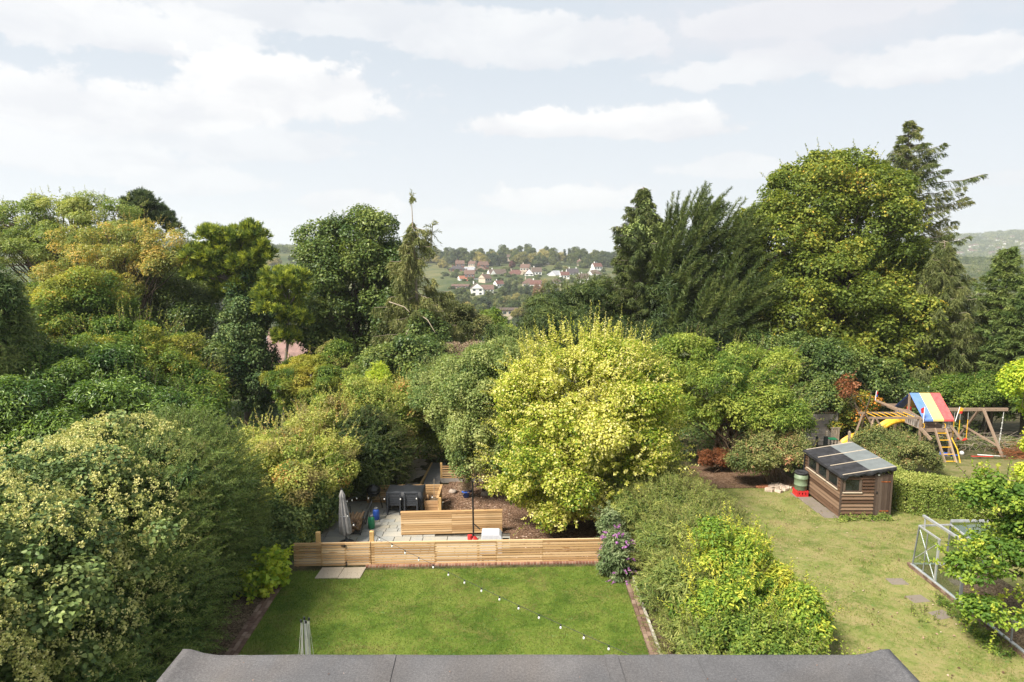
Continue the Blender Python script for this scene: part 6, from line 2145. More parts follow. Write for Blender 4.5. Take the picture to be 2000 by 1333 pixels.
    mb.add(vs, [(i * 2, i * 2 + 1, i * 2 + 3, i * 2 + 2) for i in range(len(ys) - 1)])
    mb.build('felt_flap', M['felt_black'], rf)
    mb = MB()
    mb.box((14.42, Y0 - 0.05, zb + 1.73), (0.07, 0.04, 0.05))
    mb.build('lamp', M['white'], root, bevel=0.01)
    mb = MB()
    mb.tube([(X0 - 0.09, Y1 - 0.05, zb + 1.62), (X0 - 0.09, Y1 - 0.05, zb + 0.95), (X0 - 0.14, Y1 - 0.25, zb + 0.88)], 0.03, 8)
    mb.build('downpipe', M['black_plastic'], root)
    # slabs beside the shed
    rng = np.random.default_rng(13)
    for k in range(5):
        y = 26.1 + k * 0.66
        mb = MB()
        mb.box((12.62 + rng.normal() * 0.03, y, gnd(12.6, y) + 0.03), (0.62, 0.62, 0.05), rng.normal() * 0.02)
        tag(mb.build('paving_slab', M['old_slab'], bevel=0.006), 'old slab %s' % ['beside the near end of the shed wall', 'second from the near end of the shed wall', 'in the middle of the row by the shed wall', 'just before the red crate by the shed', 'under the red crate by the shed'][k], 'paving slab', 'slabs beside the shed')
    # water butt on a crate
    bx, by = 12.62, 28.75
    bz = gnd(bx, by) + 0.055
    root = thing('crate', 'red plastic bottle crate under the green water butt', 'crate', (bx, by, bz))
    mb = MB()
    for (u, v, sx, sy) in ((0, -0.23, 0.5, 0.025), (0, 0.23, 0.5, 0.025), (-0.2375, 0, 0.025, 0.435), (0.2375, 0, 0.025, 0.435)):
        mb.box((bx + u, by + v, bz + 0.04), (sx, sy, 0.08))
        mb.box((bx + u, by + v, bz + 0.225), (sx, sy, 0.07))
        for t in (-0.4, -0.14, 0.14, 0.4):
            if sx > sy:
                mb.box((bx + u + t * sx, by + v, bz + 0.135), (0.09, sy, 0.11))
            else:
                mb.box((bx + u, by + v + t * sy, bz + 0.135), (sx, 0.09, 0.11))
    mb.box((bx, by, bz + 0.015), (0.44, 0.43, 0.02))
    mb.build('sides', M['red'], root)
    bz += 0.262
    root = thing('water_butt', 'green ribbed water butt with a dark lid at the shed corner', 'water butt', (bx, by, bz))
    mb = MB()
    mb.lathe([(0.24, 0), (0.255, 0.03), (0.268, 0.2), (0.285, 0.215), (0.285, 0.24), (0.27, 0.255), (0.278, 0.5), (0.292, 0.515), (0.292, 0.54), (0.278, 0.555), (0.272, 0.74)], (bx, by, bz), 28)
    mb.build('barrel', M['butt_green'], root, smooth=True)
    mb = MB()
    mb.lathe([(0.285, 0.71), (0.288, 0.77), (0.27, 0.80), (0.19, 0.805), (0.185, 0.79), (0.02, 0.785)], (bx, by, bz), 28)
    mb.build('lid', M['felt_black'], root, smooth=True)
    mb = MB()
    rng = np.random.default_rng(14)
    for k in range(26):
        x, y = 11.95 + rng.normal() * 0.35, 29.75 + rng.normal() * 0.28
        s = rng.uniform(0.10, 0.24)
        mt = Matrix.Rotation(rng.uniform(0, 6), 3, 'Z') @ Matrix.Rotation(rng.normal() * 0.4, 3, 'X')
        mb.box((x, y, gnd(x, y) + s * 0.35 + 0.10 * max(0, 1 - math.hypot(x - 11.95, y - 29.75) * 2)), (s * 1.5, s, s * 0.7), rot=mt)
    tag(mb.build('rubble', M['rubble'], bevel=0.02), 'heap of broken brick and pale stone left of the water butt', 'rubble', kind='stuff')
    mb = MB()
    for k in range(9):
        x, y = 11.45 + rng.normal() * 0.2, 29.9 + rng.normal() * 0.15
        mb.box((x, y, gnd(x, y) + 0.07), (0.22, 0.12, 0.09), rng.uniform(0, 3))
    tag(mb.build('rubble', M['terracotta'], bevel=0.01), 'scatter of orange bricks beside the rubble heap', 'rubble', kind='stuff')
    shrub('ground_ivy', 'low green weeds along the foot of the shed front', 'plant', [W3(13.6, 25.55, -0.42, 0.75, 0.22, 0.2), W3(14.6, 25.6, -0.42, 0.6, 0.2, 0.16), W3(12.9, 25.4, -0.42, 0.4, 0.25, 0.16)], M['lf_box'], 45, 0.06, 0.045, 0.13, 0.8, 60, 0.18, 8, 0.6, 0.55, 'q', 4)
    shrub('weeds', 'clump of green weeds against the near side of the greenhouse plinth', 'plant', [W3(12.3, 17.9, 0.02, 0.3, 0.9, 0.16), W3(12.25, 16.4, 0.03, 0.35, 0.8, 0.2), W3(11.4, 17.6, 0.0, 0.4, 0.5, 0.1)], M['lf_elder'], 46, 0.07, 0.03, 0.12, 0.7, 90, 0.22, 8, 0.6, 0.5, 'q', 4, tint=0.3)
    # ---------- greenhouse frame
    gx, gy0, gy1, gw = 12.68, 20.55, 15.6, 2.3
    root = thing('greenhouse', 'half-dismantled aluminium greenhouse frame on a low brick plinth', 'greenhouse', (gx, 18.5, 0))
    mb = MB()
    k = 0
    for row in range(2):
        y = gy1 + (0.11 if row else 0)
        while y < gy0:
            mb.box((gx, y + 0.105, 0.035 + row * 0.075), (0.105, 0.205, 0.068))
            y += 0.218
        x = gx + 0.15 + (0.11 if row else 0)
        while x < gx + gw:
            mb.box((x + 0.05, gy0, 0.035 + row * 0.075), (0.205, 0.105, 0.068))
            x += 0.218
    mb.build('plinth', M['old_brick'], root)
    mb = MB()
    mb.box((gx, (gy0 + gy1) / 2, 0.165), (0.09, gy0 - gy1, 0.03))
    mb.box((gx + gw / 2 + 0.05, gy0, 0.165), (gw, 0.09, 0.028))
    mb.build('sill', M['alu'], root)
    z0, ze = 0.18, 1.50
    lean = 0.05

    def V(y, z, dx=0.0):
        return (gx + lean * (z - z0) * 0.4 + dx, y, z)
    fr = []
    for (nm, a, b, w, h, mt) in (
        ('post', V(20.5, z0), V(20.35, ze), 0.035, 0.035, 'alu_dark'), ('post', V(19.95, z0), V(19.9, ze), 0.028, 0.03, 'alu_dark'),
        ('post', V(19.35, z0), V(19.35, ze + 0.02), 0.06, 0.05, 'alu'), ('post', V(18.2, z0), V(18.2, 1.88), 0.06, 0.07, 'alu_dark'),
        ('post', V(17.0, z0), V(17.0, 0.75), 0.035, 0.035, 'alu_dark'), ('post', V(16.2, z0), V(16.2, 0.75), 0.035, 0.035, 'alu_dark'),
        ('post', V(20.1, ze), V(20.1, 1.88), 0.035, 0.035, 'alu'),
        ('eave_rail', V(20.37, ze), V(19.3, ze), 0.045, 0.045, 'alu'),
        ('gutter', V(20.2, 1.90), V(18.1, 1.90), 0.075, 0.06, 'alu'),
        ('brace', V(20.3, ze - 0.1), V(19.4, z0 + 0.05), 0.022, 0.02, 'alu'), ('brace', V(20.4, z0 + 0.25), V(19.45, ze - 0.2), 0.022, 0.02, 'alu'),
        ('mid_rail', V(19.35, 0.82), V(18.2, 0.82), 0.06, 0.05, 'alu'), ('mid_rail', V(17.3, 0.74), V(15.7, 0.74), 0.04, 0.04, 'alu_dark'),
        ('gable_rail', V(20.37, ze), (gx + 1.05, 20.4, ze + 0.02), 0.045, 0.045, 'alu'),
        ('gable_rail', (gx + 1.05, 20.42, ze + 0.14), (gx + 2.2, 20.42, ze + 0.14), 0.06, 0.07, 'alu'),
        ('gable_post', (gx + 1.05, 20.5, z0), (gx + 1.05, 20.42, ze + 0.12), 0.04, 0.04, 'alu_dark'),
        ('gable_post', (gx + 2.2, 20.5, z0), (gx + 2.2, 20.42, ze + 0.12), 0.04, 0.04, 'alu_dark'),
        ('rafter', (gx + 1.02, 20.35, ze + 0.03), (gx + 1.06, 18.2, 1.32), 0.05, 0.04, 'alu'),
        ('rafter', (gx + 2.15, 20.35, ze + 0.1), (gx + 1.9, 18.6, 1.1), 0.04, 0.04, 'alu'),
        ('rafter', (gx + 1.06, 18.9, 1.38), (gx + 2.0, 18.9, 1.16), 0.03, 0.03, 'alu')):
        mb = MB()
        mb.beam(a, b, w, h)
        mb.build(nm, M[mt], root)
    for (a, b, c, d_) in ((V(20.46, z0 + 0.02), V(19.38, z0 + 0.02), V(19.38, ze - 0.02), V(20.36, ze - 0.02)),
                          ((gx + 1.08, 20.46, z0 + 0.3), (gx + 2.16, 20.46, z0 + 0.3), (gx + 2.16, 20.43, ze + 0.1), (gx + 1.08, 20.43, ze + 0.1)),
                          ((gx + 1.06, 20.3, ze + 0.04), (gx + 2.12, 20.3, ze + 0.1), (gx + 1.9, 18.7, 1.12), (gx + 1.08, 18.7, 1.36)),
                          (V(19.32, z0 + 0.02), V(18.24, z0 + 0.02), V(18.24, 0.8), V(19.32, 0.8))):
        mb = MB()
        nn = np.cross(np.array(b) - np.array(a), np.array(d_) - np.array(a))
        mb.prism([a, b, c, d_], unit(nn) * 0.004)
        mb.build('pane', M['glass'], root)
    sheet('greenhouse_floor', [(gx + 0.06, gy1), (gx + gw, gy1), (gx + gw, gy0 - 0.06), (gx + 0.06, gy0 - 0.06)], 0.05, M['soil'])
    for k, (px, py) in enumerate(((1752, 1138), (1792, 1172), (1838, 1203))):
        p = gz(px, py, 0.0)
        mb = MB()
        mb.box((p[0], p[1], gnd(p[0], p[1]) + 0.022), (0.52, 0.40, 0.036), 0.15 * k)
        tag(mb.build('stepping_stone', M['old_slab'], bevel=0.01), ['farthest of three stepping stones beside the greenhouse', 'middle one of three stepping stones beside the greenhouse', 'nearest of three stepping stones beside the greenhouse'][k], 'stepping stone', 'stepping stones by the greenhouse')


build_neighbour()


# ------------------------------------------------------------------ play frame and what lies around it
def stripes_mat():
    m, nt = new_mat('stripes')
    s = nt.nodes.new('ShaderNodeSeparateXYZ')
    nt.links.new(world_pos(nt), s.inputs[0])
    f = MATH(nt, 'DIVIDE', MATH(nt, 'SUBTRACT', s.outputs[0], 21.62), 1.70)
    col = RAMP(nt, f, [(0.0, (0.045, 0.17, 0.52)), (0.333, (0.78, 0.56, 0.15)), (0.667, (0.66, 0.035, 0.045))], 'CONSTANT')
    nz = NOISE(nt, world_pos(nt), 6, 4, 0.6)
    col = MIXC(nt, MATH(nt, 'MULTIPLY', nz, 0.25), col, (0.7, 0.6, 0.5))
    finish(nt, col, 0.6, 0.3, bump=nz, bump_s=0.15, bump_d=0.02)
    return m


def build_play():
    M['stripes'] = stripes_mat()
    M['navy'] = plain_mat('navy', (0.012, 0.025, 0.08), 0.7, 0.2)
    zg = gnd(22, 36)
    root = thing('climbing_set', 'wooden climbing frame with a red, yellow and blue striped tent roof', 'climbing frame', (22.5, 36, zg))
    W = M['play_wood']
    xa, xb = 21.66, 23.30
    zr, ze_, yc, yf, ybk = 2.33, 1.20, 36.5, 35.1, 37.9

    def part(name, segs, w, h, mat=W, parent=None, up=(0, 0, 1)):
        mb = MB()
        for a, b in segs:
            mb.beam(a, b, w, h, up)
        return mb.build(name, mat, parent or root, bevel=0.006)
    # tent
    mb = MB()
    mb.prism([(xa, yf, ze_), (xb, yf, ze_), (xb, yc, zr), (xa, yc, zr)], (0, 0.004, 0.012))
    mb.prism([(xa, yf - 0.002, ze_ - 0.09), (xb, yf - 0.002, ze_ - 0.09), (xb, yf - 0.002, ze_), (xa, yf - 0.002, ze_)], (0, -0.008, 0))
    tent = mb.build('tent_roof', M['stripes'], root)
    mb = MB()
    mb.prism([(xa, ybk, ze_), (xb, ybk, ze_), (xb, yc + 0.006, zr), (xa, yc + 0.006, zr)], (0, -0.004, 0.012))
    mb.build('tent_back', M['stripes'], root)
    mb = MB()
    mb.prism([(xa - 0.012, ybk, ze_ + 0.03), (xa - 0.012, ybk, ze_ - 0.05), (xa - 0.012, yc, zr - 0.12), (xa - 0.012, yc, zr + 0.02)], (0.006, 0, 0))
    mb.build('tent_hem', M['navy'], tent)
    part('ridge_pole', [((xa - 0.05, yc, zr - 0.06), (xb + 0.05, yc, zr - 0.06))], 0.07, 0.07)
    for x in (xa + 0.02, xb - 0.02):
        part('ridge_post', [((x, yc, zr - 0.1), (x, yc, 0.68))], 0.09, 0.09)
        part('tent_arm', [((x, yc - 0.05, 1.36), (x, yf - 0.02, ze_ - 0.02))], 0.06, 0.08)
        part('tent_arm', [((x, yc + 0.05, 1.36), (x, ybk + 0.02, ze_ - 0.02))], 0.06, 0.08)
    zd = 0.66
    for (x, y) in ((xa, 35.3), (xb, 35.3), (xa, 37.6), (xb, 37.6)):
        part('corner_post', [((x, y, zg - 0.1), (x, y, 1.18))], 0.10, 0.10)
    mb = MB()
    for k in range(15):
        mb.box(((xa + xb) / 2, 35.3 + k * 0.155 + 0.06, zd), (xb - xa + 0.1, 0.145, 0.035))
    mb.build('deck', W, root)
    part('deck_beam', [((xa - 0.02, 35.24, zd - 0.09), (xb + 0.02, 35.24, zd - 0.09)), ((xa - 0.02, 37.66, zd - 0.09), (xb + 0.02, 37.66, zd - 0.09))], 0.045, 0.14)
    # slatted railing, left side
    mb = MB()
    for k in range(11):
        mb.box((xa - 0.03, 35.45 + k * 0.2, zd + 0.3), (0.02, 0.13, 0.62))
    mb.build('railing', M['grey_wood'], root)
    mb = MB()
    for k in range(4):
        mb.box((xb - 0.45 + k * 0.13, 35.26, zd + 0.27), (0.11, 0.02, 0.5))
    mb.build('railing', M['grey_wood'], root)
    # monkey bars to the left
    for y in (35.4, 36.5):
        part('monkey_beam', [((18.95, y, 1.22), (xa, y, 1.22))], 0.06, 0.12)
        part('a_leg', [((19.2, y, 1.2), (18.75, y - 0.25 if y < 36 else y + 0.35, zg - 0.1))], 0.10, 0.10)
        part('a_leg', [((19.35, y, 1.15), (19.75, y, 0.55))], 0.07, 0.09)
    for k in range(7):
        x = 19.35 + k * 0.34
        mb = MB()
        mb.tube([(x, 35.4, 1.26), (x, 36.5, 1.26)], 0.022, 6)
        mb.build('rung', M['yellow'], root)
    part('rear_beam', [((19.9, 38.6, 1.2), (23.2, 38.6, 1.2))], 0.07, 0.13)
    part('rear_beam', [((xa, 37.6, 1.12), (xa, 38.7, 1.12)), ((xb, 37.6, 1.12), (xb, 38.7, 1.12))], 0.07, 0.1)
    mb = MB()
    for k in range(3):
        mb.tube([(20.0 + 0.45 * k, 38.6, 1.12), (20.0 + 0.45 * k, 38.6, -0.4)], 0.018, 5)
    mb.build('rope', M['rope'], root)
    # long diagonal rails that cross the gable
    part('diagonal_rail', [((20.6, 37.9, 1.62), (22.4, 35.15, 0.98))], 0.05, 0.11)
    # slide
    mb = MB()
    prof = []
    for t in np.linspace(0, 1, 16):
        prof.append((xa - 0.05 - 3.3 * t, zd + 0.05 - 1.45 * (t * 0.85 + 0.15 * t * t) + 0.10 * math.sin(t * 9.5)))
    yw = 0.27
    vs = []
    for x, z in prof:
        vs += [(x, 36.95 - yw, z + 0.16), (x, 36.95 - yw, z), (x, 36.95 + yw, z), (x, 36.95 + yw, z + 0.16), (x, 36.95 + yw + 0.04, z + 0.16), (x, 36.95 + yw + 0.04, z - 0.05), (x, 36.95 - yw - 0.04, z - 0.05), (x, 36.95 - yw - 0.04, z + 0.16)]
    fs = []
    for i in range(len(prof) - 1):
        for k in range(8):
            fs.append((i * 8 + k, i * 8 + (k + 1) % 8, (i + 1) * 8 + (k + 1) % 8, (i + 1) * 8 + k))
    mb.add(vs, fs)
    mb.build('slide', M['yellow'], root, smooth=True)
    # ladder
    la = [np.array((22.35, 35.18, zd + 0.06)), np.array((22.40, 34.1, zg))]
    lb = [np.array((22.92, 35.18, zd + 0.06)), np.array((22.98, 34.1, zg))]
    lad = part('ladder', [(la[0], la[1]), (lb[0], lb[1])], 0.07, 0.12)
    for k in range(5):
        t = 0.14 + k * 0.19
        mb = MB()
        mb.tube([la[0] + (la[1] - la[0]) * t, lb[0] + (lb[1] - lb[0]) * t], 0.026, 6)
        mb.build('rung', M['yellow'], lad)
    mb = MB()
    mb.tube([lb[0] + (lb[1] - lb[0]) * 0.3 + np.array((0.1, -0.05, 0.08)), lb[0] + (lb[1] - lb[0]) * 0.62 + np.array((0.16, -0.12, 0.12)), lb[1] + np.array((0.14, -0.06, 0.05))], 0.028, 6)
    mb.build('handrail', M['yellow'], lad)
    part('side_brace', [((xb - 0.1, 35.2, zd + 0.2), (xb + 0.35, 34.9, 0.15))], 0.07, 0.12)
    part('side_brace', [((xa - 0.05, 35.2, zd + 0.05), (xa + 0.2, 34.6, 0.25))], 0.07, 0.16)
    for x in (xa + 0.08, xb - 0.45):
        mb = MB()
        mb.tube([(x, 35.2, 0.98), (x + 0.02, 35.12, 0.93), (x + 0.02, 35.12, 0.78), (x, 35.2, 0.74)], 0.02, 5)
        mb.build('grab_handle', M['yellow'], root)
    # swing arm
    zs = 1.42
    part('swing_beam', [((xb - 0.1, 36.5, zs), (27.1, 36.5, zs))], 0.10, 0.17)
    part('a_leg', [((25.72, 36.45, zs + 0.06), (26.15, 35.1, zg - 0.1))], 0.11, 0.11)
    part('a_leg', [((25.62, 36.55, zs + 0.06), (25.3, 38.5, zg - 0.6))], 0.10, 0.10)
    part('a_brace', [((25.35, 37.4, 0.28), (26.02, 35.5, -0.35))], 0.06, 0.10)

    def swing(x, sx, name, mat, zseat):
        for q in (-0.22, 0.22):
            mb = MB()
            mb.tube([(x + q, 36.5, zs - 0.08), (x + q, 36.5, 0.35)], 0.010, 5)
            mb.build('rope', M['rope'], root)
            mb = MB()
            mb.tube([(x + q, 36.5, 0.85), (x + q * 0.98, 36.5, zseat + 0.1)], 0.02, 6)
            mb.build('chain_sleeve', M['yellow'], root)
        mb = MB()
        vs = []
        for t in np.linspace(-1, 1, 9):
            for y in (36.42, 36.58):
                vs.append((x + t * 0.24, y, zseat + 0.1 * t * t))
        mb.add(vs, [(i * 2, i * 2 + 1, i * 2 + 3, i * 2 + 2) for i in range(8)])
        o = mb.build(name, M[mat], root)
        md = o.modifiers.new('thick', 'SOLIDIFY')
        md.thickness = 0.04
    swing(24.0, 0, 'swing_seat', 'blue', -0.38)
    swing(24.75, 0, 'swing_seat', 'red', -0.32)
    mb = MB()
    mb.tube([(26.9, 36.5, zs - 0.05), (26.86, 36.5, 0.4), (26.78, 36.5, zg + 0.3)], 0.018, 6)
    for k in range(6):
        z = 0.95 - k * 0.3
        mb.lathe([(0.02, -0.05), (0.045, 0), (0.02, 0.05)], (26.88 - 0.1 * (0.95 - z) * 0.5, 36.5, z), 8)
    mb.build('knotted_rope', M['rope'], root)

    def flag(x, y, z, h, dx, m1, m2, lean=0.0):
        mb = MB()
        mb.tube([(x, y, z), (x + lean, y, z + h)], 0.02, 6)
        fp = mb.build('flag_pole', M['white'], root)
        mb = MB()
        t = np.array((x + lean, y, z + h))
        mb.prism([t, t + np.array((dx, 0.0, -0.10)), t + np.array((dx * 0.7, 0.03, -0.34)), t + np.array((-lean * 0.3, 0, -0.36))], (0, 0.008, 0))
        f1 = mb.build('flag', M[m1], fp)
        if m2:
            mb = MB()
            mb.prism([t + np.array((dx * 0.1, -0.012, -0.22)), t + np.array((dx * 0.75, -0.012, -0.24)), t + np.array((dx * 0.6, -0.012, -0.36)), t + np.array((0, -0.012, -0.36))], (0, 0.008, 0))
            mb.build('flag_band', M[m2], fp)
    flag(21.64, 35.05, 1.05, 0.85, -0.2, 'red', None, 0.02)
    flag(23.32, 35.05, 1.12, 0.78, 0.22, 'yellow', 'red', 0.18)
    flag(20.6, 37.95, 1.55, 0.62, 0.1, 'red', 'blue', 0.05)
    mb = MB()
    mb.lathe([(0.02, 0), (0.12, 0.03), (0.12, 0.26), (0.02, 0.3)], (21.95, 36.9, zd + 0.55), 12)
    mb.build('telescope', M['red'], root, smooth=True)

    # ---- loose things
    p = gz(1878, 889, gnd(23, 34.8))
    mb = MB()
    r = 0.115
    mb.lathe([(r * math.sin(a), r - r * math.cos(a)) for a in np.linspace(0.05, math.pi - 0.05, 13)], (p[0], p[1], gnd(p[0], p[1]) + 0.03), 20)
    tag(mb.build('football', M['white'], smooth=True), 'white football on the bare soil by the ladder', 'ball')
    mb = MB()
    q0 = gz(1853, 891, gnd(22.5, 34.6))
    zz = gnd(q0[0], q0[1]) + 0.05
    mb.prism([(q0[0] - 0.45, q0[1] + 0.15, zz), (q0[0] + 0.1, q0[1] - 0.15, zz), (q0[0] + 0.45, q0[1] - 0.12, zz + 0.02), (q0[0] + 0.1, q0[1] + 0.22, zz + 0.06), (q0[0] - 0.35, q0[1] + 0.28, zz + 0.1)], (0, 0, 0.06))
    tag(mb.build('plastic_tray', M['blue'], bevel=0.02), 'crumpled blue plastic tray at the foot of the ladder', 'tray')
    for k, (mt, lab, px, py, ln) in enumerate((('white', 'white plank on the soil under the swing', 1940, 892, 1.5), ('red', 'red plank beside the white one', 1918, 894, 1.1))):
        q = gz(px, py, gnd(24.5, 34.9))
        mb = MB()
        mb.box((q[0], q[1], gnd(q[0], q[1]) + 0.06), (ln, 0.12, 0.03), -0.25 + 0.15 * k)
        tag(mb.build('plank', M[mt]), lab, 'plank')
    # heap of dead brown branches
    rng = np.random.default_rng(15)
    lv = Leaves()
    n = 1500
    t = rng.random(n)
    x = 26.4 + 3.4 * t
    y = 35.3 + rng.normal(size=n) * 0.5
    h = (0.15 + 0.75 * np.clip(t, 0, 1)) * rng.random(n)
    P = np.stack((x, y, g(x, y) + 0.03 + h), 1)
    shoots(lv, P[:260], np.stack((-1 + 0.5 * rng.normal(size=260), rng.normal(size=260) * 0.5, 0.1 + 0.3 * rng.normal(size=260)), 1), rng, 0.9, 22, 0.12, 0.02, 0.5, 0.2, 0.1, 0.4, 0.2)
    tag(lv.build('brush_heap', M['lf_rust'], shape='n'), 'heap of rust brown dead branches under the swing', 'dead branches', kind='stuff')
    # thin twigs and dry stems on the bank behind the swings
    tb = MB()
    for k in range(170):
        x, y = rng.uniform(22.5, 29), rng.uniform(36.2, 39.0)
        z = gnd(x, y)
        tb.tube([(x, y, z), (x + rng.normal() * 0.3, y + rng.normal() * 0.2, z + rng.uniform(0.25, 0.6)), (x + rng.normal() * 0.9, y + rng.normal() * 0.4, z + rng.uniform(0.2, 0.9))], [0.014, 0.010, 0.004], 3, False)
    tag(tb.build('dry_stems', M['dead_wood']), 'tangle of dry stems on the bank behind the swings', 'dry stems', kind='stuff')
    lv = Leaves()
    n = 260
    x, y = rng.uniform(22.0, 30, n), rng.uniform(36.8, 39.5, n)
    rr = rng.uniform(0.12, 0.3, n)
    fill_clumps(lv, np.stack((x, y, g(x, y) + rr * 0.7), 1), rr, np.tile(np.array((0, 0, 1.0)), (n, 1)), rng, 0.09, 0.06, 0.5, 0.35, 0.18, 0.2)
    tag(lv.build('bank_weeds', M['lf_rose']), 'weeds and brambles on the bank behind the swings', 'weeds', kind='stuff')

    # ---- behind the shed: grey fence, net posts and small garden furniture
    root = thing('board_fence', 'weathered grey board fence panel behind the shed', 'fence', (17.6, 38.0, gnd(17.6, 38)))
    z = gnd(17.6, 38)
    mb = MB()
    for k in range(13):
        mb.box((17.55, 38.0 + (0.006 if k % 2 else 0), z + 0.08 + k * 0.148), (1.9, 0.02, 0.155))
    mb.build('boards', M['grey_wood'], root)
    mb = MB()
    mb.box((18.52, 38.0, z + 1.0), (0.1, 0.1, 2.05))
    mb.build('post', M['grey_wood'], root)
    mb = MB()
    mb.box((17.55, 37.99, z + 2.02), (1.95, 0.08, 0.03))
    mb.build('capping', M['play_wood'], root)
    Yb = 36.0

    def gp(px, dy=0.0):
        return (px - 1000) / F * ((Yb + dy) * cp + 10.85 * sp), Yb + dy, gnd(15, Yb + dy)
    root = thing('net_fence', 'pair of black posts with netting behind the shed', 'fence', gp(1600))
    for px in (1594, 1611):
        x, y, z = gp(px)
        mb = MB()
        mb.box((x, y, z + 0.5), (0.09 if px < 1600 else 0.2, 0.09, 1.0))
        mb.build('post', M['net'], root)
    xa_, y, z = gp(1594)
    xb_, _, _ = gp(1611)
    mb = MB()
    for k in range(4):
        mb.tube([(xa_, y, z + 0.94 - 0.2 * k), ((xa_ + xb_) / 2, y, z + 0.9 - 0.2 * k), (xb_, y, z + 0.92 - 0.2 * k)], 0.012, 4)
    mb.build('netting', M['net'], root)
    for k, px in enumerate((1613, 1657)):
        x, y, z = gp(px, 0.5)
        mb = MB()
        mb.box((x, y, z + 0.55), (0.11, 0.11, 1.15))
        mb.lathe([(0.06, 1.12), (0.06, 1.16), (0.03, 1.2)], (x, y, z), 10)
        tag(mb.build('wooden_post', M['dead_wood']), ['pale wooden post beside the black netting posts', 'pale wooden post beside the yellow slide end'][k], 'post')
    x, y, z = gp(1633, 0.9)
    root = thing('slatted_chair', 'pale slatted wooden garden chair behind the shed', 'chair', (x, y, z))
    mb = MB()
    for k in range(4):
        mb.box((x - 0.18 + k * 0.12, y + 0.2, z + 0.85), (0.1, 0.025, 0.7))
    mb.box((x, y + 0.19, z + 1.22), (0.55, 0.04, 0.06))
    mb.build('backrest', M['dead_wood'], root)
    mb = MB()
    for k in range(4):
        mb.box((x, y - 0.2 + k * 0.12, z + 0.45), (0.5, 0.1, 0.025))
    mb.build('seat', M['dead_wood'], root)
    for (dx, dy) in ((-0.23, -0.22), (0.23, -0.22), (-0.23, 0.2), (0.23, 0.2)):
        mb = MB()
        mb.box((x + dx, y + dy, z + 0.22), (0.05, 0.05, 0.45))
        mb.build('leg', M['dead_wood'], root)
    x, y, z = gp(1624, -0.1)
    root = thing('play_table', 'small dark play table with a green top behind the shed', 'table', (x, y, z))
    mb = MB()
    mb.box((x, y, z + 0.9), (0.42, 0.4, 0.04))
    mb.build('table_top', M['green_plastic'], root, bevel=0.01)
    for (dx, dy) in ((-0.18, -0.17), (0.18, -0.17), (-0.18, 0.17), (0.18, 0.17)):
        mb = MB()
        mb.box((x + dx, y + dy, z + 0.44), (0.04, 0.04, 0.88))
        mb.build('leg', M['net'], root)
    mb = MB()
    mb.box((x, y, z + 0.5), (0.38, 0.36, 0.03))
    mb.build('shelf', M['net'], root)
    x, y, z = gp(1645, -0.1)
    root = thing('stool', 'blue plastic stool beside the green-topped play table', 'stool', (x, y, z))
    mb = MB()
    mb.lathe([(0.05, 0.58), (0.24, 0.56), (0.27, 0.50), (0.27, 0.46), (0.2, 0.46)], (x, y, z), 18, (1.1, 0.8))
    mb.build('seat', M['blue'], root, smooth=True)
    for a in (0.6, 2.5, 4.4):
        mb = MB()
        mb.tube([(x + 0.16 * math.cos(a), y + 0.14 * math.sin(a), z + 0.48), (x + 0.22 * math.cos(a), y + 0.2 * math.sin(a), z)], 0.02, 6)
        mb.build('leg', M['net'], root)


build_play()


# ------------------------------------------------------------------ the far side of the valley
def tile_mat(name, c):
    m, nt = new_mat(name)
    nz = NOISE(nt, world_pos(nt), 1.4, 4, 0.7)
    lo, hi = tuple(x * 0.75 for x in c), tuple(min(1, x * 1.2) for x in c)
    finish(nt, RAMP(nt, nz, [(0.35, lo), (0.65, hi)]), 0.85, 0.2)
    return m


M['wall_white'] = plain_mat('wall_white', (0.80, 0.79, 0.76), 0.8, 0.2, var=0.05, scale=0.6)
M['wall_cream'] = plain_mat('wall_cream', (0.50, 0.42, 0.33), 0.8, 0.2, var=0.08, scale=0.6)
M['wall_brick'] = plain_mat('wall_brick', (0.19, 0.08, 0.062), 0.85, 0.2, var=0.2, scale=0.8)
M['wall_pink'] = plain_mat('wall_pink', (0.26, 0.17, 0.145), 0.85, 0.2, var=0.12, scale=1.5)
M['roof_brown'] = tile_mat('roof_brown', (0.105, 0.078, 0.064))
M['roof_red'] = tile_mat('roof_red', (0.125, 0.062, 0.052))
M['roof_rust'] = tile_mat('roof_rust', (0.135, 0.085, 0.068))
M['roof_grey'] = tile_mat('roof_grey', (0.27, 0.28, 0.30))
M['roof_dark'] = tile_mat('roof_dark', (0.065, 0.057, 0.062))
M['roof_orange'] = tile_mat('roof_orange', (0.26, 0.11, 0.07))
M['roof_pink'] = tile_mat('roof_pink', (0.24, 0.155, 0.135))
M['roof_metal'] = tile_mat('roof_metal', (0.45, 0.47, 0.50))
M['pane'] = plain_mat('pane', (0.05, 0.06, 0.07), 0.2, 0.5, var=0.3, scale=0.5)
M['car_dark'] = plain_mat('car_dark', (0.035, 0.04, 0.05), 0.25, 0.5)


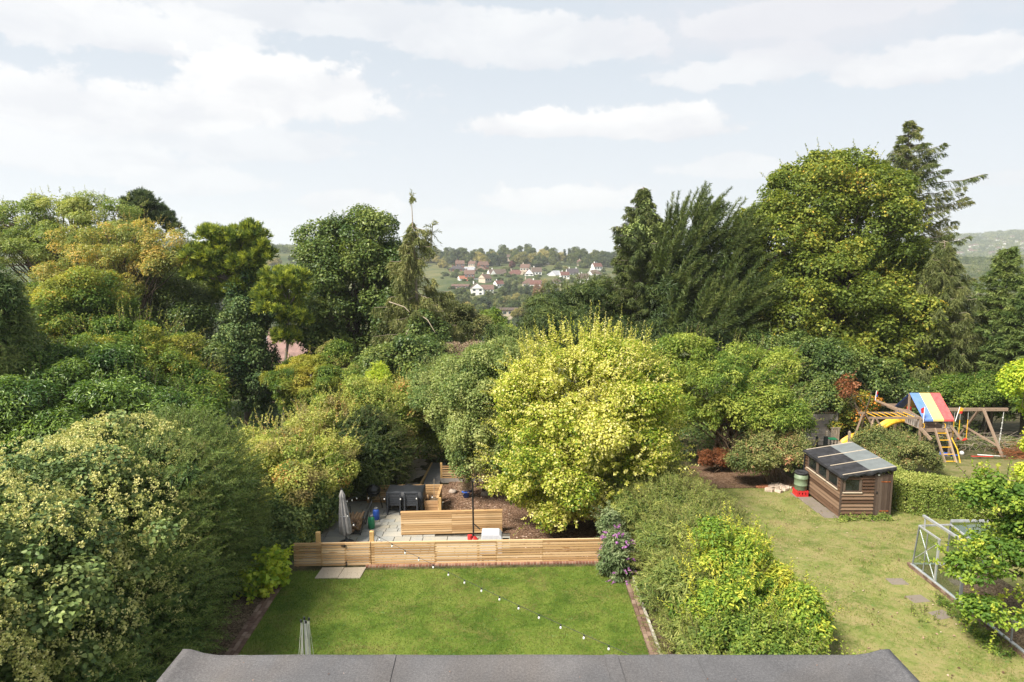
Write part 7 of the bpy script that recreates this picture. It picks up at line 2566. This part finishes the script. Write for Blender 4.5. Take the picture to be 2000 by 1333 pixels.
def house(label, px, py, Y, w_px, wall_h, roof_h, kind, wall, roof, dep=8.0, storeys=1, nwin=3, chim=1, rot=0.0, gable_w=0.0, name='house', cat='house', group='houses across the valley'):
    m = mpp(px, py, Y)
    c = at(px, py, Y)
    w = w_px * m
    root = thing(name, label, cat, (0, 0, 0), group)
    hw, hd = w / 2, dep / 2
    mb = MB()
    mb.box((0, 0, wall_h / 2 - 1.0), (w, dep, wall_h + 2.0))
    wo = mb.build('wall', M[wall], root)
    e = 0.35
    mb = MB()
    if kind == 'hip':
        r = min(hd, hw) * 0.95
        top = [(-hw + r, 0, wall_h + roof_h), (hw - r, 0, wall_h + roof_h)]
        b = [(-hw - e, -hd - e, wall_h - 0.05), (hw + e, -hd - e, wall_h - 0.05), (hw + e, hd + e, wall_h - 0.05), (-hw - e, hd + e, wall_h - 0.05)]
        mb.add(b + top, [(0, 1, 5, 4), (1, 2, 5), (2, 3, 4, 5), (3, 0, 4), (3, 2, 1, 0)])
        rb = mb.build('roof', M[roof], root)
    elif kind == 'side':                         # ridge runs across the view
        mb.prism([(-hw - e, -hd - e, wall_h - 0.1), (-hw - e, 0, wall_h + roof_h), (-hw - e, hd + e, wall_h - 0.1)], (w + 2 * e, 0, 0))
        rb = mb.build('roof', M[roof], root)
        gb = MB()
        gb.prism([(-hw, -hd, wall_h), (-hw, 0, wall_h + roof_h - 0.25), (-hw, hd, wall_h)], (-0.36, 0, 0))
        gb.prism([(hw, -hd, wall_h), (hw, 0, wall_h + roof_h - 0.25), (hw, hd, wall_h)], (0.36, 0, 0))
        gb.build('gable', M[wall], wo)
    elif kind == 'front':                        # gable faces the view
        mb.prism([(-hw - e, -hd - e, wall_h - 0.1), (0, -hd - e, wall_h + roof_h), (hw + e, -hd - e, wall_h - 0.1)], (0, dep + 2 * e, 0))
        rb = mb.build('roof', M[roof], root)
        gb = MB()
        gb.prism([(-hw, -hd - e - 0.06, wall_h - 0.1), (0, -hd - e - 0.06, wall_h + roof_h - 0.3), (hw, -hd - e - 0.06, wall_h - 0.1)], (0, 0.05, 0))
        gb.build('gable', M[wall], wo)
    else:                                        # shallow flat roof
        mb.box((0, 0, wall_h + roof_h / 2), (w + 2 * e, dep + 2 * e, roof_h))
        rb = mb.build('roof', M[roof], root)
    for k in range(chim):
        mb = MB()
        cx = (-hw * 0.55 if k == 0 else hw * 0.7)
        mb.box((cx, 0.4, wall_h + roof_h + 0.1), (0.8, 0.8, 1.9))
        mb.box((cx, 0.4, wall_h + roof_h + 1.15), (0.4, 0.4, 0.4))
        mb.build('chimney', M[wall], rb)
    if gable_w:
        gx_ = -hw + gable_w / 2 if gable_w > 0 else hw + gable_w / 2
        gw = abs(gable_w)
        mb = MB()
        mb.box((gx_, -hd - 0.7, wall_h / 2 - 1.0), (gw, 1.6, wall_h + 2.0))
        mb.prism([(gx_ - gw / 2, -hd - 1.52, wall_h), (gx_, -hd - 1.52, wall_h + roof_h * 0.85), (gx_ + gw / 2, -hd - 1.52, wall_h)], (0, 0.1, 0))
        mb.build('bay', M[wall], root)
        mb = MB()
        mb.prism([(gx_ - gw / 2 - 0.3, -hd - 1.4, wall_h - 0.05), (gx_, -hd - 1.4, wall_h + roof_h * 0.9), (gx_ + gw / 2 + 0.3, -hd - 1.4, wall_h - 0.05)], (0, 3.4, 0))
        mb.build('bay_roof', M[roof], rb)
    for s in range(storeys):
        for k in range(nwin):
            t = (k + 0.5) / nwin - 0.5
            zc = wall_h * (s + 0.55) / storeys
            yw = -hd - 0.04
            if gable_w and abs(t * w - gx_) < gw / 2:
                yw = -hd - 1.54
            mb = MB()
            ww, wh = min(1.7, w / nwin * 0.6), min(1.3, wall_h / storeys * 0.5)
            mb.box((t * w, yw, zc), (ww + 0.2, 0.06, wh + 0.2))
            f = mb.build('window', M['white'], root)
            mb = MB()
            mb.box((t * w, yw - 0.04, zc), (ww, 0.03, wh))
            mb.build('pane', M['pane'], f)
    root.location = tuple(c)
    root.rotation_euler = (0, 0, rot)
    return root


def q5(x, y):                                    # reading position in the enlarged detail of the far slope
    return 840 + x / 5.0, 460 + y / 5.0


def build_far():
    H = house
    H('dark-roofed red brick house at the left end of the far row', *q5(265, 382), 630, 31, 5.2, 2.6, 'hip', 'wall_brick', 'roof_dark', 9, 2, 4, 1, 0.1)
    H('white house with a pale grey roof beside the brick houses', *q5(388, 384), 630, 20, 4.2, 3.0, 'side', 'wall_white', 'roof_grey', 9, 2, 3, 0, -0.15)
    H('red brick house with a rusty tiled roof beside the white one', *q5(498, 384), 628, 22, 4.6, 3.0, 'hip', 'wall_brick', 'roof_rust', 9, 2, 3, 2)
    H('long white bungalow with a brown roof and white gable end', *q5(652, 412), 606, 34, 3.2, 4.0, 'side', 'wall_white', 'roof_brown', 9, 1, 4, 1, 0.35, 5.0)
    H('cream bungalow with a dark red hipped roof', *q5(838, 412), 610, 34, 2.9, 3.9, 'hip', 'wall_cream', 'roof_red', 10, 1, 5, 1, 0.0, -4.0)
    H('white house whose gable faces across the valley', *q5(966, 414), 604, 17, 3.6, 4.4, 'front', 'wall_white', 'roof_red', 12, 2, 2, 0)
    H('reddish roofed wing behind the white gable', *q5(1040, 388), 612, 19, 3.0, 3.8, 'side', 'wall_white', 'roof_brown', 8, 1, 3, 1)
    H('white bungalow with a slate grey hipped roof', *q5(1230, 424), 606, 33, 3.4, 3.8, 'hip', 'wall_white', 'roof_grey', 10, 1, 3, 0, 0.1, 6.0)
    H('white house with a dark purple-brown roof and two chimneys', *q5(1388, 410), 612, 22, 3.6, 4.2, 'side', 'wall_white', 'roof_dark', 8, 2, 4, 2, 0.1)
    H('white house with a brown hipped roof at the right end of the row', *q5(1604, 420), 608, 29, 4.0, 3.6, 'hip', 'wall_white', 'roof_brown', 10, 2, 3, 1, -0.1, 4.5)
    H('white gabled villa below the row, its gable facing us', *q5(458, 584), 480, 24, 5.0, 3.6, 'front', 'wall_white', 'roof_brown', 10, 2, 2, 1, 0.1)
    H('white wing with dormer beside the gabled villa', *q5(560, 580), 482, 24, 4.0, 3.0, 'side', 'wall_white', 'roof_rust', 8, 2, 4, 0)
    H('low pinkish building left of the white villa', *q5(298, 528), 520, 33, 2.8, 1.2, 'side', 'wall_pink', 'roof_rust', 9, 1, 4, 0)
    H('pale house with a faded red roof half hidden by conifers', *q5(968, 508), 520, 27, 3.2, 3.6, 'hip', 'wall_cream', 'roof_rust', 9, 1, 3, 1)
    H('small orange-roofed garage on the far slope, left one', *q5(308, 450), 560, 11, 2.4, 2.2, 'side', 'wall_white', 'roof_orange', 6, 1, 1, 0, 0.4, 0, 'garage', 'garage', 'garages on the far slope')
    H('orange-tiled outbuilding right of the left garage', *q5(366, 466), 555, 9, 2.0, 2.2, 'side', 'wall_pink', 'roof_orange', 6, 1, 1, 0, -0.5, 0, 'garage', 'garage', 'garages on the far slope')
    H('white flat-roofed garage below the long bungalow', *q5(460, 466), 560, 9, 3.2, 0.3, 'flat', 'wall_white', 'roof_grey', 6, 1, 1, 0, 0.0, 0, 'garage', 'garage', 'garages on the far slope')
    H('white lean-to garage beside the dry slope', *q5(545, 462), 562, 11, 2.6, 1.4, 'front', 'wall_white', 'roof_grey', 6, 1, 1, 0, 0.5, 0, 'garage', 'garage', 'garages on the far slope')
    H('red-roofed house near the ridge among the trees', *q5(750, 236), 730, 15, 2.2, 3.0, 'side', 'wall_cream', 'roof_brown', 8, 1, 3, 1)
    H('small white gable high on the right of the ridge', *q5(1622, 306), 660, 7, 3.0, 3.0, 'front', 'wall_white', 'roof_red', 8, 1, 1, 0)
    H('brown hipped roof showing over the right end of the ridge', *q5(1588, 240), 735, 20, 2.6, 4.2, 'hip', 'wall_white', 'roof_brown', 9, 1, 3, 0)
    H('white house glimpsed beneath the big ridge pine', *q5(1140, 285), 700, 8, 4.0, 2.0, 'side', 'wall_white', 'roof_dark', 8, 2, 2, 0)
    H('terrace steps wall house with pale walls above the yew', *q5(1230, 482), 540, 20, 2.6, 2.6, 'hip', 'wall_cream', 'roof_brown', 8, 1, 3, 0)
    H('long flat-roofed brick hall in the valley bottom', *q5(752, 770), 330, 42, 2.2, 0.5, 'flat', 'wall_cream', 'roof_brown', 12, 1, 4, 0, 0.03, 0, 'hall', 'hall', None)
    # the brick building close behind the pine
    H('pink tiled building with a pale flat roof behind the leaning pine', 578, 742, 88, 84, 2.6, 4.2, 'side', 'wall_pink', 'roof_pink', 10, 1, 2, 0, 0.2, 0, 'tiled_building', 'building', None)
    H('long pale metal roof behind the pink tiled building', 560, 690, 100, 60, 2.0, 0.5, 'flat', 'light_grey', 'roof_metal', 9, 1, 1, 0, 0.2, 0, 'metal_roofed_building', 'building', None)
    rs = np.random.default_rng(66)
    kinds_h = [('wall_white', 'roof_red'), ('wall_brick', 'roof_rust'), ('wall_white', 'roof_brown'), ('wall_cream', 'roof_rust')]
    pro = []
    for wl, rf_ in kinds_h:
        pro.append(H('small red-roofed house half hidden by trees on the far slope', 1000, 540, 600, 18, 3.0, 3.2, 'side', wl, rf_, 7.5, 1, 3, 1, 0.0, 0, 'small_house', 'house', 'small houses among the trees of the far slope'))
    for k in range(16):
        o = pro[k] if k < len(pro) else copy_tree(pro[k % len(pro)])
        px, Y = rs.uniform(865, 1190), rs.choice([rs.uniform(500, 590), rs.uniform(635, 700)])
        x = (px - 1000) / F * (Y * cp + 20 * sp)
        o.location = (x, Y, gnd(x, Y) + 0.4)
        o.rotation_euler = (0, 0, rs.normal() * 0.35)
        q = rs.uniform(0.75, 1.05)
        o.scale = (q, q, q)
    # parked cars on the far slope
    car = None
    for k, (x, y, lab) in enumerate(((455, 470, 'dark car parked by the white flat-roofed garage'), (610, 470, 'dark car parked on the dry slope, left of its twin'), (645, 472, 'dark car parked at the right on the dry slope'))):
        px, py = q5(x, y)
        c = at(px, py, 566)
        if car is None:
            car = thing('parked_car', lab, 'car', (0, 0, 0), 'cars parked on the far slope')
            mb = MB()
            mb.prism([(-2.1, -0.85, 0.3), (2.1, -0.85, 0.3), (2.1, -0.85, 0.85), (1.2, -0.85, 0.95), (0.7, -0.85, 1.45), (-1.2, -0.85, 1.45), (-1.9, -0.85, 0.95), (-2.1, -0.85, 0.85)], (0, 1.7, 0))
            mb.build('body', M['car_dark'], car)
            for wx in (-1.3, 1.3):
                for wy in (-0.86, 0.86):
                    mb = MB()
                    mb.tube([(wx, wy - 0.1, 0.32), (wx, wy + 0.1, 0.32)], 0.32, 10)
                    mb.build('wheel', M['black_plastic'], car)
            mb = MB()
            mb.box((-0.2, -0.87, 1.15), (1.6, 0.03, 0.35))
            mb.build('window', M['pane'], car)
            o = car
        else:
            o = copy_tree(car)
            o['label'] = lab
        o.location = tuple(c)

    # ---- far trees: a few kinds, copied
    M['ft_green'] = leaf_mat('ft_green', [(0.1, (0.03, 0.052, 0.018)), (0.5, (0.07, 0.10, 0.032)), (0.9, (0.165, 0.185, 0.065))], 0.3, rnd=0.45)
    M['ft_olive'] = leaf_mat('ft_olive', [(0.1, (0.09, 0.10, 0.03)), (0.5, (0.18, 0.18, 0.055)), (0.9, (0.32, 0.27, 0.09))], 0.3, rnd=0.4)
    M['ft_dark'] = leaf_mat('ft_dark', [(0.1, (0.022, 0.04, 0.02)), (0.5, (0.05, 0.075, 0.035)), (0.9, (0.11, 0.135, 0.06))], 0.25, rnd=0.25)
    M['ft_copper'] = leaf_mat('ft_copper', [(0.1, (0.05, 0.02, 0.02)), (0.5, (0.10, 0.04, 0.038)), (0.9, (0.17, 0.08, 0.065))], 0.25)
    M['ft_brown'] = leaf_mat('ft_brown', [(0.1, (0.10, 0.06, 0.035)), (0.5, (0.20, 0.12, 0.065)), (0.9, (0.32, 0.2, 0.11))], 0.25)

    def proto(name, ells, mat, seed, L, cr, lai=0.6, shape='q', W=None):
        rng = np.random.default_rng(seed)
        root = thing(name, 'x', 'tree', (0, 0, 0))
        C, RR, OUT = clumps(ells, rng, cr, 1.05, 0.25, -0.85)
        lv = Leaves()
        fill_clumps(lv, C, RR, OUT, rng, L, W or L * 0.75, lai, 0.5, 0.16, 0.2, 0.8)
        tb = MB()
        topz = max(e[0][2] for e in ells)
        tb.tube([(0, 0, -2.0), (0.1, 0, topz * 0.5), (0, 0, topz)], [0.35, 0.26, 0.1], 6, False)
        for q in range(7):
            limb(tb, (0.05, 0, topz * rng.uniform(0.3, 0.7)), C[rng.integers(len(C))], 0.14, 0.04, rng, 3, 0.05, 4)
        tb.build('trunk', M['bark'], root, smooth=True)
        lv.build('crown', mat, root, shape)
        return root
    protos = {
        'round': proto('broad_tree', [W3(0, 0, 6.5, 4.6, 4.6, 4.4), W3(2.5, 0.5, 5.0, 3.2, 3.2, 3.2), W3(-2.6, 0, 4.8, 3.2, 3.2, 3.0), W3(0.6, -2, 4.5, 3.2, 2.6, 3)], M['ft_green'], 201, 0.42, 1.0),
        'tall': proto('tall_tree', [W3(0, 0, 9.0, 3.4, 3.4, 5.4), W3(1.2, 0, 5.5, 3.4, 3.2, 3.6), W3(-1.4, 0.4, 5.0, 3.0, 3.0, 3.4)], M['ft_green'], 202, 0.42, 1.0),
        'olive': proto('olive_tree', [W3(0, 0, 5.6, 4.8, 4.2, 3.8), W3(3, 0, 4.4, 3.0, 3.0, 2.6), W3(-3, 0.3, 4.6, 3.0, 3.0, 2.8)], M['ft_olive'], 203, 0.42, 1.0),
        'dark': proto('evergreen_oak', [W3(0, 0, 6.2, 5.2, 5.0, 6.0), W3(3.2, 0, 4.2, 3.4, 3.4, 4.0), W3(-3.2, 0, 4.2, 3.4, 3.4, 4.0)], M['ft_dark'], 204, 0.40, 0.9),
        'cypress': proto('cypress_tree', [W3(0, 0, 4.5, 1.8, 1.8, 5.0), W3(0, 0, 8.5, 1.0, 1.0, 3.6)], M['ft_dark'], 205, 0.32, 0.6),
        'fir': proto('fir_tree', [W3(0, 0, 3.6, 3.2, 3.2, 3.6), W3(0, 0, 7.0, 2.2, 2.2, 3.6), W3(0, 0, 10.5, 1.2, 1.2, 3.2)], M['ft_dark'], 206, 0.36, 0.7),
        'copper': proto('copper_beech', [W3(0, 0, 4.5, 3.8, 3.8, 4.2), W3(1.6, 0, 3.4, 2.6, 2.6, 3.0)], M['ft_copper'], 207, 0.40, 0.9),
        'brown': proto('brown_tree', [W3(0, 0, 5.0, 3.2, 3.0, 4.8), W3(1.0, 0, 3.2, 2.8, 2.8, 3.0)], M['ft_brown'], 208, 0.36, 0.8),
        'bush': proto('garden_bush', [W3(0, 0, 1.6, 2.6, 2.4, 1.9), W3(1.6, 0, 1.2, 1.8, 1.8, 1.4), W3(-1.5, 0.2, 1.2, 1.8, 1.8, 1.5)], M['ft_green'], 209, 0.30, 0.6),
    }
    used = set()
    rng = np.random.default_rng(77)

    def plant(kind, x, y, s, label, group, z=None, sz=1.0):
        p = protos[kind]
        o = p if kind not in used else copy_tree(p)
        used.add(kind)
        o.location = (x, y, (gnd(x, y) if z is None else z) - 0.3)
        o.scale = (s, s, s * sz)
        o.rotation_euler = (0, 0, rng.uniform(0, 6.28))
        o['label'] = label
        if group:
            o['group'] = group
        elif 'group' in o:
            del o['group']
        return o

    def by_px(kind, px, py_top, py_bot, Y, label, group=None):
        """a tree whose top and foot meet these photo rows"""
        hz = {'round': 10.9, 'tall': 14.4, 'olive': 9.4, 'dark': 12.2, 'cypress': 12.1, 'fir': 13.7, 'copper': 8.7, 'brown': 9.8, 'bush': 3.5}[kind]
        t, b = at(px, py_top, Y), at(px, py_bot, Y)
        return plant(kind, b[0], Y, (t[2] - b[2]) / hz, label, group, b[2])
    spec = [
        ('dark', 963, 493, 530, 690, 'very dark wide evergreen above the long bungalow'), ('copper', 1000, 510, 527, 650, 'purple copper beech behind the red hipped roof'),
        ('tall', 1082, 480, 522, 690, 'tallest ridge tree, a broad pine-like crown'), ('cypress', 1103, 486, 516, 720, 'left one of two pointed cypresses on the ridge'),
        ('cypress', 1112, 484, 516, 722, 'right one of two pointed cypresses on the ridge'), ('brown', 1052, 553, 590, 470, 'russet brown tree beside the conifers in the valley'),
        ('fir', 995, 543, 585, 470, 'dark fir left in the conifer clump above the valley trees'), ('fir', 1006, 546, 590, 462, 'dark fir in the middle of the conifer clump'), ('fir', 1029, 552, 592, 455, 'bluish fir right of the clump, beside the russet tree'),
        ('fir', 988, 545, 575, 490, 'slim fir at the left of the conifer clump'), ('fir', 1018, 556, 590, 450, 'fir standing between the clump and the bluish one'),
        ('cypress', 931, 526, 544, 600, 'dark columnar conifer before the rusty-roofed house'), ('round', 890, 528, 546, 600, 'dark green tree in front of the brick house'),
        ('bush', 989, 519, 530, 640, 'round grey-green bush between bungalow and red roof'), ('olive', 1015, 492, 523, 680, 'olive wooded crown left of the ridge pine'), ('olive', 1038, 494, 524, 680, 'olive rounded tree behind the white gable'),
        ('round', 1050, 499, 526, 675, 'green round tree right behind the white gable'), ('tall', 877, 479, 520, 700, 'dark pointed conifer-like tree at the left of the ridge'), ('round', 905, 486, 524, 690, 'pale airy tree on the left ridge'),
        ('round', 925, 494, 525, 690, 'green tree on the ridge left of the dark evergreen'), ('olive', 940, 492, 526, 685, 'yellow-green tree just left of the dark evergreen'), ('olive', 866, 507, 528, 660, 'yellowing tree at the left of the brick houses'),
        ('round', 982, 490, 505, 740, 'small dark crown on the skyline left of the gap'), ('round', 1130, 487, 520, 705, 'pale broad tree right of the two cypresses'), ('tall', 1148, 497, 525, 680, 'dark tree above the white gable on the right'),
        ('round', 1140, 505, 530, 660, 'green tree behind the purple-roofed house'), ('round', 1165, 500, 528, 660, 'rounded tree over the right end of the row'), ('round', 1090, 512, 530, 650, 'green mass behind the slate-grey bungalow'),
        ('round', 1062, 500, 520, 690, 'small dark tree left of the ridge pine'), ('olive', 1105, 520, 530, 640, 'yellow bush by the purple-roofed house'), ('round', 1118, 541, 562, 560, 'blue-green tree below the purple-roofed house'),
        ('round', 1050, 539, 553, 575, 'dark bush below the white gable'), ('round', 945, 533, 550, 590, 'green tree left of the long bungalow'), ('olive', 1016, 541, 556, 570, 'yellow-green bushes below the red roof'),
        ('round', 930, 580, 605, 400, 'dark green tree at the left of the valley belt'), ('round', 955, 568, 606, 405, 'broad tree below the white villa'), ('round', 975, 572, 608, 400, 'green tree in the middle of the valley belt'),
        ('round', 995, 585, 610, 380, 'darker tree at the right of the valley belt'), ('tall', 895, 560, 600, 430, 'blue-green tree left of the white villa'), ('tall', 912, 566, 600, 425, 'greyish tree beside the white villa wall'),
        ('olive', 1010, 572, 600, 410, 'thin pale birch-like tree under the firs'), ('olive', 1030, 590, 618, 300, 'olive tree right of the flat hall'), ('olive', 1012, 600, 625, 260, 'yellow-green tree just right of the flat hall'),
        ('round', 1075, 548, 580, 480, 'green tree between the russet tree and the yew'), ('olive', 1062, 545, 570, 510, 'light yellow-green tree behind the russet one'), ('round', 940, 598, 628, 300, 'dark tree left of the flat hall'),
        ('olive', 905, 590, 630, 250, 'yellow tinted tree left in the valley'), ('round', 960, 603, 632, 230, 'light green round tree before the flat hall')]
    for kind, px, t, b, Y, lab in spec:
        by_px(kind, px, t, b, Y, lab)
    # ranks of trees one cannot tell apart
    kinds = ['round', 'round', 'tall', 'olive', 'dark', 'round', 'olive']

    def scatter(n, px0, px1, y0, y1, s0, s1, label, group, avoid=True):
        k = 0
        while k < n:
            px, Y = rng.uniform(px0, px1), rng.uniform(y0, y1)
            x = (px - 1000) / F * (Y * cp + 12 * sp)
            if avoid and 870 < px < 1185 and 440 < Y < 625 and rng.random() < 0.85:
                continue
            plant(kinds[rng.integers(len(kinds))], x, Y, rng.uniform(s0, s1), label, group)
            k += 1
    scatter(120, 800, 1260, 680, 800, 0.9, 1.4, 'one of the trees that form the wooded far ridge', 'trees along the far ridge')
    scatter(60, 820, 1250, 240, 450, 0.55, 1.0, 'one of the trees that fill the valley floor', 'trees on the valley floor')
    scatter(60, 250, 640, 150, 700, 0.7, 1.1, 'one of the hazy trees seen through the gaps on the left', 'trees of the left hillside')
    scatter(34, 1200, 1650, 250, 750, 0.7, 1.1, 'one of the hazy trees seen through gaps beside the maple', 'trees behind the big maple')
    for k in range(130):
        px, Y = rng.uniform(860, 1190), rng.uniform(470, 655)
        x = (px - 1000) / F * (Y * cp + 20 * sp)
        plant('bush', x, Y, rng.uniform(0.5, 1.1), 'one of the garden bushes among the far houses', 'bushes among the far houses')
    # wooded far hills
    def wood(name, label, n, xr, yr, L, s, seed):
        r = np.random.default_rng(seed)
        x, y = r.uniform(*xr, n), r.uniform(*yr, n)
        rad = r.uniform(0.6, 1.4, n) * s
        lv = Leaves()
        C = np.stack((x, y, g(x, y) + rad * 0.55), 1)
        fill_clumps(lv, C, rad, np.tile(np.array((0, -0.3, 0.8)), (n, 1)), r, L, L * 0.8, 0.5, 0.4, 0.18, 0.25, 0.9)
        tag(lv.build(name, M['ft_green']), label, 'woodland', kind='stuff')
    wood('woodland', 'hazy woodland over the far hill on the right', 5200, (850, 2300), (1350, 2600), 2.8, 10.0, 301)
    wood('woodland', 'woodland over the hill glimpsed on the left', 2200, (-900, -150), (800, 1300), 1.4, 5.5, 302)
    wood('woodland', 'distant woodland in the gap behind the big maple', 900, (150, 900), (800, 1400), 1.6, 6.0, 303)
    wood('woodland', 'woodland in the valley to the right, below the far hill', 700, (250, 760), (380, 850), 0.9, 4.2, 304)
    hs = None
    r = np.random.default_rng(55)
    for k in range(34):
        px, Y = r.uniform(1838, 1998), r.uniform(1750, 2330)
        c = np.array(((px - 1000) / F * Y * 0.995, Y, 0.0))
        if hs is None:
            hs = thing('distant_house', 'one of the tiny pale houses on the far hill at the right', 'house', (0, 0, 0), 'houses on the far right hill')
            mb = MB()
            mb.box((0, 0, 1.5), (14, 9, 7))
            mb.build('wall', M['wall_white'], hs)
            mb = MB()
            mb.prism([(-7.5, -5, 4.9), (-7.5, 0, 9), (-7.5, 5, 4.9)], (15, 0, 0))
            mb.build('roof', M['roof_rust'], hs)
            o = hs
        else:
            o = copy_tree(hs)
        o.location = (c[0], Y, gnd(c[0], Y) + 7)
        o.scale = (r.uniform(0.7, 1.8), 1, r.uniform(0.7, 1.1))
        o.rotation_euler = (0, 0, r.normal() * 0.4)


build_far()


# ------------------------------------------------------------------ the air
def build_haze():
    mb = MB()
    mb.box((300, 1700, 45), (9000, 5200, 200))
    m, nt = new_mat('haze')
    v = nt.nodes.new('ShaderNodeVolumePrincipled')
    v.inputs['Color'].default_value = (0.90, 0.94, 1.0, 1)
    v.inputs['Density'].default_value = 0.0002
    v.inputs['Anisotropy'].default_value = 0.2
    out = nt.nodes.new('ShaderNodeOutputMaterial')
    nt.links.new(v.outputs[0], out.inputs['Volume'])
    o = mb.build('haze', m)
    tag(o, kind='stuff')
    o.display_type = 'WIRE'


build_haze()
